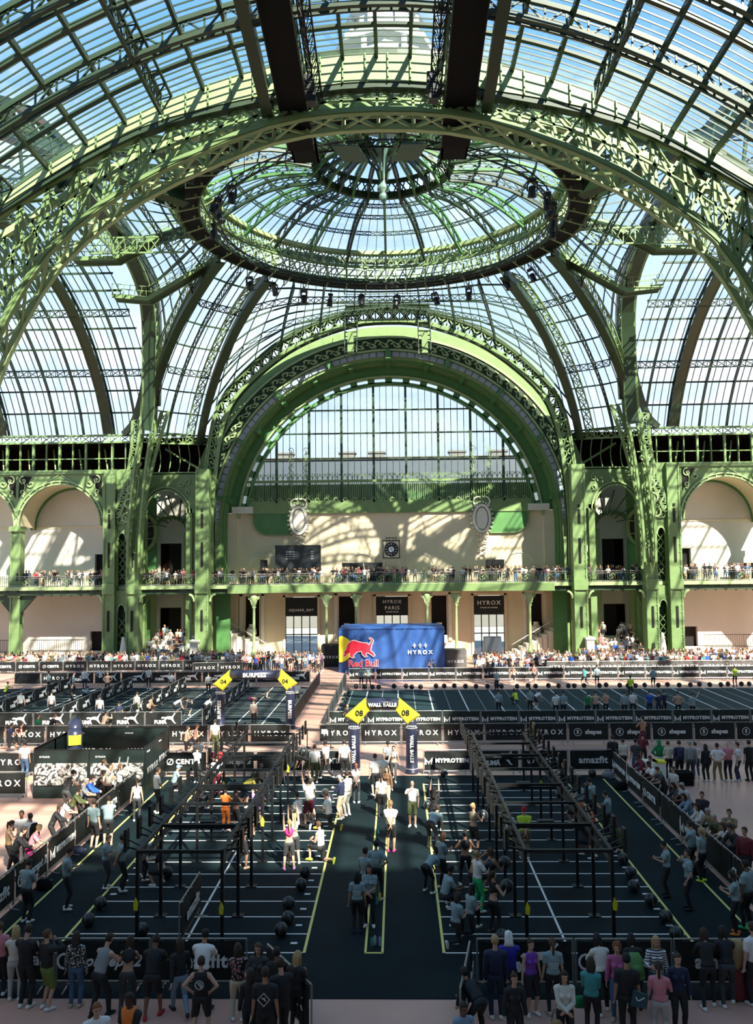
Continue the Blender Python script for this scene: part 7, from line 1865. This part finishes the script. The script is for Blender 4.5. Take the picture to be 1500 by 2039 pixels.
(1352,1432,0,'hips','beige','bare','black','shorts','black','fair','hdark','short',0,'bare-backed person in the sled lanes'),
(1381,1434,0,'cheer','judge','tee','black','trousers','black','fair','hdark','short',0,'judge in grey with one arm raised in the sled lanes'),
(1172,1432,10,'stand','green','tee','black','shorts','black','fair','hdark','short',0,'person in dark green in front of the sled-lane barriers'),
(1188,1432,-10,'hips','beige','crop','black','shorts','black','fair','hdark','bun',1,'woman in a pale top with dark hair in the sled lanes'),
(1208,1430,10,'fold','beige','bare','black','shorts','black','fair','hdark','short',0,'bare-shouldered athlete right of the dark-haired woman'),
(1108,1432,0,'stand','white','tee','black','trousers','black','fair','hdark','short',0,'judge in white left in the group of three in the sled lanes'),
(1122,1432,0,'stand','judge','tee','black','trousers','black','fair','hdark','short',0,'judge in grey in the group of three in the sled lanes'),
(1282,1490,20,'hold_ball','beige','bare','maroon','shorts','white','tan','hdark','short',0,'bare-chested runner behind the right standing row'),
(1060,1500,-60,'run','olive','tee','charcoal','trousers','white','fair','hblond','short',0,'runner in olive behind the far end of the right rig'),
(720,1370,180,'stand','judge','tee','black','shorts','black','fair','hdark','short',0,'judge in grey before the blue tent, left of two'),
(734,1368,180,'hips','judge','tee','black','trousers','black','tan','hdark','short',0,'judge in grey before the blue tent, right of two'),
(858,1352,60,'run','black','tank','black','shorts','white','fair','hdark','pony',1,'runner in black passing the right end of the blue tent, left of two'),
(866,1350,60,'run','charcoal','tee','black','shorts','white','brown','hblack','short',0,'runner in charcoal passing the right end of the blue tent, right of two'),
(692,1455,-170,'run','black','tee','black','shorts','white','fair','hdark','short',0,'runner in black at the gap left of the numbered arch'),
(1302,1372,0,'stand','judge','tee','black','shorts','white','fair','hdark','short',0,'volunteer in grey at the back of the right track'),
(1190,1368,0,'stand','judge','tee','black','shorts','white','fair','hdark','short',0,'volunteer in grey and black shorts beyond the sled lanes'),
(1165,1366,20,'run','teal','tee','black','shorts','white','fair','hdark','short',0,'runner in teal beyond the sled lanes'),
(1465,1368,0,'crossed','hivis','tee','black','trousers','black','fair','hdark','short',0,'steward in a yellow vest on the far right track'),
(1022,1362,-60,'run','camel','bare','black','shorts','white','fair','hdark','short',0,'runner beyond the middle of the sled lanes'),
(1062,1360,-60,'run','pink','crop','black','shorts','white','fair','hdark','pony',1,'runner in pink beyond the middle of the sled lanes'),
]
random.seed(11)
PP = {}
for (px, py, rz, pose, top, tk, bot, bk, sh, sk, hr, hs, fem, lb) in T:
    p = fl(px, py); near = p.y < 47
    if pose == 'lean_rail' and 9.6 < abs(p.x) < 11.6 and p.y > 19.5: p.x = math.copysign(max(abs(p.x), 10.72), p.x)
    if p.y < 19.4 and p.y > 17: p.y -= .35
    for it in range(3):
        for o_ in PP.values():
            d_ = Vector((p.x - o_.location.x, p.y - o_.location.y, 0))
            if 0 < d_.length < .46: p += d_.normalized()*(.47 - d_.length)
    PP[lb] = person(p.x, p.y, R(rz), pose, top, bot, sh, sk, hr, hs, bool(fem) and near, tk, bk, lb, None, .016 if (abs(p.x) < 10.2 and 18.9 < p.y < 38.2) else 0, hi=near, shells=near)
def on(lbl): return PP[lbl]
# balls held or in the air
random.seed(5)
def held(lbl, dy, dz, what):
    o = PP[lbl]; q = Vector((0, dy, dz)); q.rotate(o.rotation_euler); p = o.location + q*o.scale[0]; ball(p.x, p.y, p.z, what, 'medicine balls held up or in the air')
held('athlete in a white T-shirt and dark red shorts throwing a ball', .38, 2.75, 'black medicine ball flying above the thrower in dark red shorts')
held('woman in a white T-shirt and bright green leggings holding a ball', .50, 1.28, 'black medicine ball held by the woman in green leggings')
held('athlete in a black top and leggings holding a ball, nearest in the right lanes', .50, 1.28, 'black medicine ball held by the nearest athlete of the right lanes')
held('blond athlete holding a ball high in the right lanes', .50, 1.28, 'black medicine ball held by the blond athlete')
held('athlete with curly hair just behind the green leggings', .50, 1.28, 'black medicine ball held by the curly-haired athlete')
held('athlete squatting at the outer side of the right rig', .52, 1.02, 'black medicine ball held by the squatting athlete right of the rig')
held('athlete in black beside the yellow T-shirt under the left rig', .50, 1.28, 'black medicine ball held beside the yellow T-shirt')
held('athlete squatting under the near end of the left rig', .52, 1.02, 'black medicine ball held by the squatting athlete under the left rig')
# things people wear or carry that are their own pieces
def emblem(lbl, me, x=0, y=-.17, z=1.28, rz=pi):
    o = PP[lbl]; c = link('print', me, o, (x, y, z)); return c
def ringm():
    b = MB()
    for k in range(16): a = 2*pi*k/16; b.bar((.075*cos(a), 0, .075*sin(a)), (.105*cos(a), 0, .105*sin(a)), .016, .008, (0, 1, 0))
    b.rail([Vector((.05*sin(t), 0, .05*cos(t*1.5))) for t in np.linspace(0, 4, 10)], .014, .008, (0, 1, 0)); return b.mesh('print', WHITEP)
def diam():
    b = MB(); b.rail([Vector(p) for p in ((0, 0, .13), (.12, 0, 0), (0, 0, -.13), (-.12, 0, 0))], .014, .008, (0, 1, 0), closed=True)
    for t in range(5): b.bar((-.05 + .02*t, 0, .04 - .02*(t % 2)), (.05 - .01*t, 0, -.03 + .015*t), .01, .008, (0, 1, 0))
    return b.mesh('print', WHITEP)
emblem('man in a black vest with a round white emblem, hands on hips', ringm(), 0, -.165, 1.27)
emblem('man in a black T-shirt with a white diamond emblem on the back', diam(), 0, -.165, 1.25)
dots = MB()
for j, (n, z) in enumerate(((6, .05), (5, .0), (4, -.05))):
    for i in range(n): x = (i - (n-1)/2)*.045; dots.box(x - .013, x + .013, -.004, .004, z - .012, z + .012)
dm = dots.mesh('print', col('white'))
for lb in ('volunteer with long dark hair and grey printed T-shirt seen from behind, in the aisle', 'tall volunteer in a grey printed T-shirt with hands on hips in the aisle', 'volunteer with a brown ponytail, grey printed T-shirt and black leggings at the front right barriers', 'judge in a grey T-shirt seen from behind at the near left yellow line'): emblem(lb, dm, 0, -.152, 1.22)
def backpack(lbl, m, s=1.0, sy=-1):
    o = PP[lbl]; b = MB(); V = Vector; X_, Y_ = V((1,0,0)), V((0,1,0))
    loft(b, [(V((0, 0, -.24*s)), X_, Y_, .12*s, .06*s), (V((0, 0, -.2*s)), X_, Y_, .155*s, .09*s), (V((0, 0, .1*s)), X_, Y_, .15*s, .085*s), (V((0, 0, .22*s)), X_, Y_, .09*s, .05*s)], 12)
    b.box(-.10*s, .10*s, -.12*s if sy < 0 else .04, -.05 if sy < 0 else .12*s, -.16*s, .02*s); c = b.obj('backpack', m, None, True)
    ln = POSES[[k for k in BODY if BODY[k]['mesh'] == o.data][0][0]]['lean']
    q = V((0, -.20, 1.22 - .25*ln)); q.rotate(o.rotation_euler); c.location = o.location + q*o.scale[0]; c.rotation_euler = (-ln, 0, o.rotation_euler.z)
    return c
def handbag(lbl, m, text, dx=.2, dz=.62):
    o = PP[lbl]; b = MB(); V = Vector; loft(b, [(V((0, 0, -.12)), V((1,0,0)), V((0,1,0)), .11, .05), (V((0, 0, .05)), V((1,0,0)), V((0,1,0)), .12, .055), (V((0, 0, .10)), V((1,0,0)), V((0,1,0)), .08, .03)], 10)
    c = b.obj('handbag', m, None, True); q = V((dx, .16, dz)); q.rotate(o.rotation_euler); c.location = o.location + q; tag(c, text, 'bag'); b = MB(); b.tube([V((-.09, 0, .08)), V((-.04, 0, .3)), V((.04, 0, .3)), V((.09, 0, .08))], .008, 5); b.obj('strap', BLACK, c)
handbag('woman in a cream jacket with a small bag facing the viewer', col('camel'), 'small brown bag of the woman in the cream jacket')
handbag('woman in a turquoise cardigan with long dark hair and a green bag', col('green'), 'green bag of the woman in the turquoise cardigan', -.25)
c = backpack('person with a large green backpack at the front right barriers', col('olive'), 1.15); c.data.materials[0] = mat('green_nylon', (.09, .24, .06), .6); tag(c, 'large green backpack worn at the front right barriers', 'backpack')
c = backpack('man in a white shirt with a black backpack on the open floor at left', BLACKM, 1.1); tag(c, 'black backpack worn on the open floor at left', 'backpack')
c = backpack('person in navy with a dark backpack and bare legs', col('navy'), 1.0); tag(c, 'navy backpack worn in the standing row at right', 'backpack')
o = PP['man in a black T-shirt with a teal drawstring bag on his hip']; b = MB(); b.add([(-.20, 0, -.17), (.18, 0, -.25), (.24, 0, .08), (-.12, 0, .2), (-.20, .05, -.17), (.18, .05, -.25), (.24, .05, .08), (-.12, .05, .2)], [(0,1,2,3), (7,6,5,4), (0,4,5,1), (1,5,6,2), (2,6,7,3), (3,7,4,0)])
c = b.obj('drawstring_bag', mat('teal_nylon', (.015, .07, .09), .5)); c.scale = (.8,)*3; c.location = o.location + Vector((.16, -.24, .95)); tag(c, 'teal drawstring bag with a white curved tick carried by the man in black', 'bag')
b = MB(); b.rail([Vector(p) for p in ((-.07, -.01, .05), (-.05, -.01, -.02), (.0, -.01, -.04), (.14, -.01, .03))], .025, .008, (0, 1, 0)); b.obj('tick_emblem', WHITEP, c)
b = MB(); b.tube([Vector((-.1, .02, .18)), Vector((-.25, .06, .40)), Vector((-.33, .18, .48))], .008, 5); b.obj('strap', BLACK, c)
o = PP['person in black with an orange vest at the bottom edge']
key = [k for k in BODY if BODY[k]['mesh'] == o.data][0]; vst = link('safety_vest', shell(key, (1, 9), .034, 'vest'), o); vst.material_slots[0].link = 'OBJECT'; vst.material_slots[0].material = col('orange')
o = PP['blond woman in a white and navy striped jumper facing the viewer']; key = [k for k in BODY if BODY[k]['mesh'] == o.data][0]
sm_ = bpy.data.materials.new('striped_knit'); sm_.use_nodes = True; t_ = sm_.node_tree; c_ = t_.nodes.new('ShaderNodeTexCoord'); w_ = t_.nodes.new('ShaderNodeTexWave'); w_.bands_direction = 'Z'; w_.inputs['Scale'].default_value = 5.5; r_ = t_.nodes.new('ShaderNodeValToRGB'); r_.color_ramp.interpolation = 'CONSTANT'; r_.color_ramp.elements[0].color = (.02, .025, .06, 1); r_.color_ramp.elements[1].position = .42; r_.color_ramp.elements[1].color = (.75, .74, .72, 1)
t_.links.new(c_.outputs['Object'], w_.inputs['Vector']); t_.links.new(w_.outputs[0], r_.inputs['Fac']); t_.links.new(r_.outputs[0], t_.nodes['Principled BSDF'].inputs['Base Color'])
for c in o.children:
    if c.name.startswith('jacket'): c.material_slots[0].material = sm_
def patt(name, a, bcol, scale):
    m = bpy.data.materials.new(name); m.use_nodes = True; t = m.node_tree; c = t.nodes.new('ShaderNodeTexCoord'); v = t.nodes.new('ShaderNodeTexVoronoi'); v.inputs['Scale'].default_value = scale; r = t.nodes.new('ShaderNodeValToRGB'); r.color_ramp.interpolation = 'CONSTANT'; r.color_ramp.elements[0].color = (*a, 1); r.color_ramp.elements[1].position = .42; r.color_ramp.elements[1].color = (*bcol, 1)
    t.links.new(c.outputs['Object'], v.inputs['Vector']); t.links.new(v.outputs[0], r.inputs['Fac']); t.links.new(r.outputs[0], t.nodes['Principled BSDF'].inputs['Base Color']); return m
for lb, m in (('woman in a black-and-white patterned jacket and blue jeans at the front left barriers', patt('leaf_print', (.6, .58, .54), (.015, .015, .018), 22)), ('woman in a dark flowered blouse and cream trousers left of the aisle', patt('flower_print', (.55, .25, .25), (.012, .012, .014), 16))):
    for c in PP[lb].children:
        if c.name.startswith('jacket'): c.material_slots[0].material = m

# ================================================================== front row along the far balcony rail
random.seed(21)
TOPS = ['black']*14 + ['white']*4 + ['navy', 'grey', 'judge', 'beige', 'red', 'pink', 'charcoal', 'cream', 'jeans', 'olive']
SECT = [(-38, -28.6, 'above the far left arcade'), (-28.6, -24, 'in front of the left outer pier'), (-24, -18.9, 'between the two left piers'), (-18.9, -12.5, 'just right of the left inner pier'), (-12.5, -6.8, 'below the big screen'), (-6.8, -1, 'between the screen and the clock'), (-1, 4, 'below and just right of the clock'), (4, 10, 'between the clock and the black monitor'), (10, 17.8, 'left of the right inner pier'), (17.8, 24.6, 'between the two right piers'), (24.6, 28.6, 'in front of the right outer pier'), (28.6, 39, 'above the far right arcade')]
x = -37.2; n_ind = 0; LBN = {}
LIM = 300 - NPEOPLE[0]
STEP = 75.0/max(60, LIM)
while x < 37.4 and n_ind < LIM:
    tp = random.choice(TOPS); ps = random.choice(['lean_rail', 'lean_rail', 'stand', 'crossed', 'phone', 'film', 'talk', 'hips']); fem = random.random() < .4
    sec = next((s[2] for s in SECT if s[0] <= x < s[1]), None)
    hs = random.choice(['short', 'long']) if fem else 'short'
    lb = '%s-haired spectator in %s %s at the balcony, %s' % ('long' if hs == 'long' else 'short', {'judge': 'grey-green', 'charcoal': 'dark grey', 'jeans': 'blue'}.get(tp, tp), {'lean_rail': 'leaning', 'stand': 'standing', 'crossed': 'with folded arms', 'phone': 'with hands together', 'film': 'with hands raised', 'talk': 'gesturing', 'hips': 'with hands on hips'}[ps], sec)
    LBN[lb] = LBN.get(lb, 0) + 1
    grp = lb.replace('spectator', 'spectators')
    if LBN[lb] > 1: lb = lb.replace('far balcony', 'far balcony', 1); lb = ORD[LBN[lb] - 1] + ' ' + lb
    if sec: person(x + random.uniform(-.1, .1), edge_y(x) + .62 + random.uniform(0, .25), R(180 + random.uniform(-25, 25)), ps, tp, random.choice(['black', 'black', 'jeans', 'navy', 'beige']), 'black', random.choice(['fair', 'fair', 'tan', 'brown']), random.choice(['hblack', 'hdark', 'hbrown', 'hblond']), hs, fem, 'tee', 'trousers', lb, grp, ZB, hi=False, shells=False); n_ind += 1
    x += STEP*random.uniform(.75, 1.25)

# ================================================================== the dense crowd behind them, too many and too small to count
MIDX = {}; CM_ = []
def mi_(c):
    if c not in MIDX: MIDX[c] = len(CM_); CM_.append(col(c))
    return MIDX[c]
V_, F_, M_i = [], [], []; nb_ = 0
def add_crowd(x, y, z, rz, pose, sc_=1.0):
    global nb_
    sc_ *= .93
    if abs(abs(x) - 25.6) < .8 and 78.4 < y < 80 or z == 0 and (4.4 < x < 7.6 and y < 78.4 or 9.2 < x < 12 and 77 < y < 80): return
    fem = False; B = BODY[(pose, fem, False)]
    co = B['co'].copy(); co[:, 2] -= B['zmin']; co *= sc_
    c, s = cos(rz), sin(rz); out = np.stack([co[:, 0]*c - co[:, 1]*s + x, co[:, 0]*s + co[:, 1]*c + y, co[:, 2] + z], 1)
    V_.append(out); F_.extend([tuple(v + nb_ for v in f) for f in B['faces']]); nb_ += len(out)
    tp = random.choice(CT); bt_ = random.choice(['black', 'black', 'jeans', 'beige', 'charcoal']); sk = random.choice(['fair', 'fair', 'pale', 'tan', 'brown']); hr = random.choice(['hblack', 'hdark', 'hdark', 'hbrown', 'hblond'])
    slot = {0: sk, 1: tp, 9: tp, 2: tp, 3: sk, 4: bt_, 5: bt_ if random.random() < .6 else sk, 6: 'white', 7: hr, 8: sk}
    lut = np.array([mi_(slot[i]) for i in range(10)]); M_i.append(lut[B['reg']])
CT = ['white']*8 + ['black']*7 + ['beige', 'beige', 'grey', 'judge', 'navy', 'pink', 'red', 'cream', 'cream', 'blue', 'olive', 'camel', 'maroon', 'lightgrey', 'teal']
for pz in ('stand', 'crossed', 'phone', 'film', 'sit', 'talk', 'lean_rail'): build_body(pz, False, False)
random.seed(3)
ps3 = ['stand', 'crossed', 'phone', 'film', 'talk']
CT0 = CT; CT = ['black']*16 + ['white']*3 + ['navy', 'grey', 'beige', 'charcoal', 'maroon']
for k in range(260):
    x = random.uniform(-37.5, 37.5); add_crowd(x, edge_y(x) + random.uniform(1.35, 2.4), ZB, R(180 + random.uniform(-30, 30)), random.choice(ps3), random.uniform(.93, 1.05))
CT = CT0
for k in range(330):
    x = random.uniform(-36.5, -6.0); y0_ = 76.2 if x < -14 else 74.5; add_crowd(x, y0_ + random.uniform(0, 3.6), 0, R(180 + random.uniform(-40, 40)), random.choice(ps3), random.uniform(.93, 1.05))
for k in range(380):
    x = random.uniform(6.5, 37.0); y0_ = 73.2 if x > 13 else 72; add_crowd(x, y0_ + random.uniform(0, 5.2), 0, R(180 + random.uniform(-40, 40)), random.choice(ps3), random.uniform(.93, 1.05))
for s in (-1, 1):
    for k in range(46):
        j = random.randrange(6); add_crowd(s*random.uniform(19.6, 24.0), 80.4 + .75*j, .34*(j + 1), R(180 + random.uniform(-30, 30)), random.choice(['sit', 'sit', 'stand', 'phone']), random.uniform(.93, 1.04))
me = bpy.data.meshes.new('crowd'); me.from_pydata(np.concatenate(V_).tolist(), [], F_)
for m in CM_: me.materials.append(m)
me.polygons.foreach_set('material_index', np.concatenate(M_i).astype(np.int32)); me.polygons.foreach_set('use_smooth', [True]*len(F_)); me.update()
tag(link('crowd', me), 'dense crowd of spectators along the far end of the hall and on its balcony', 'crowd', kind='stuff')
print('PEOPLE', NPEOPLE[0], n_ind, 'crowd tris', len(F_))
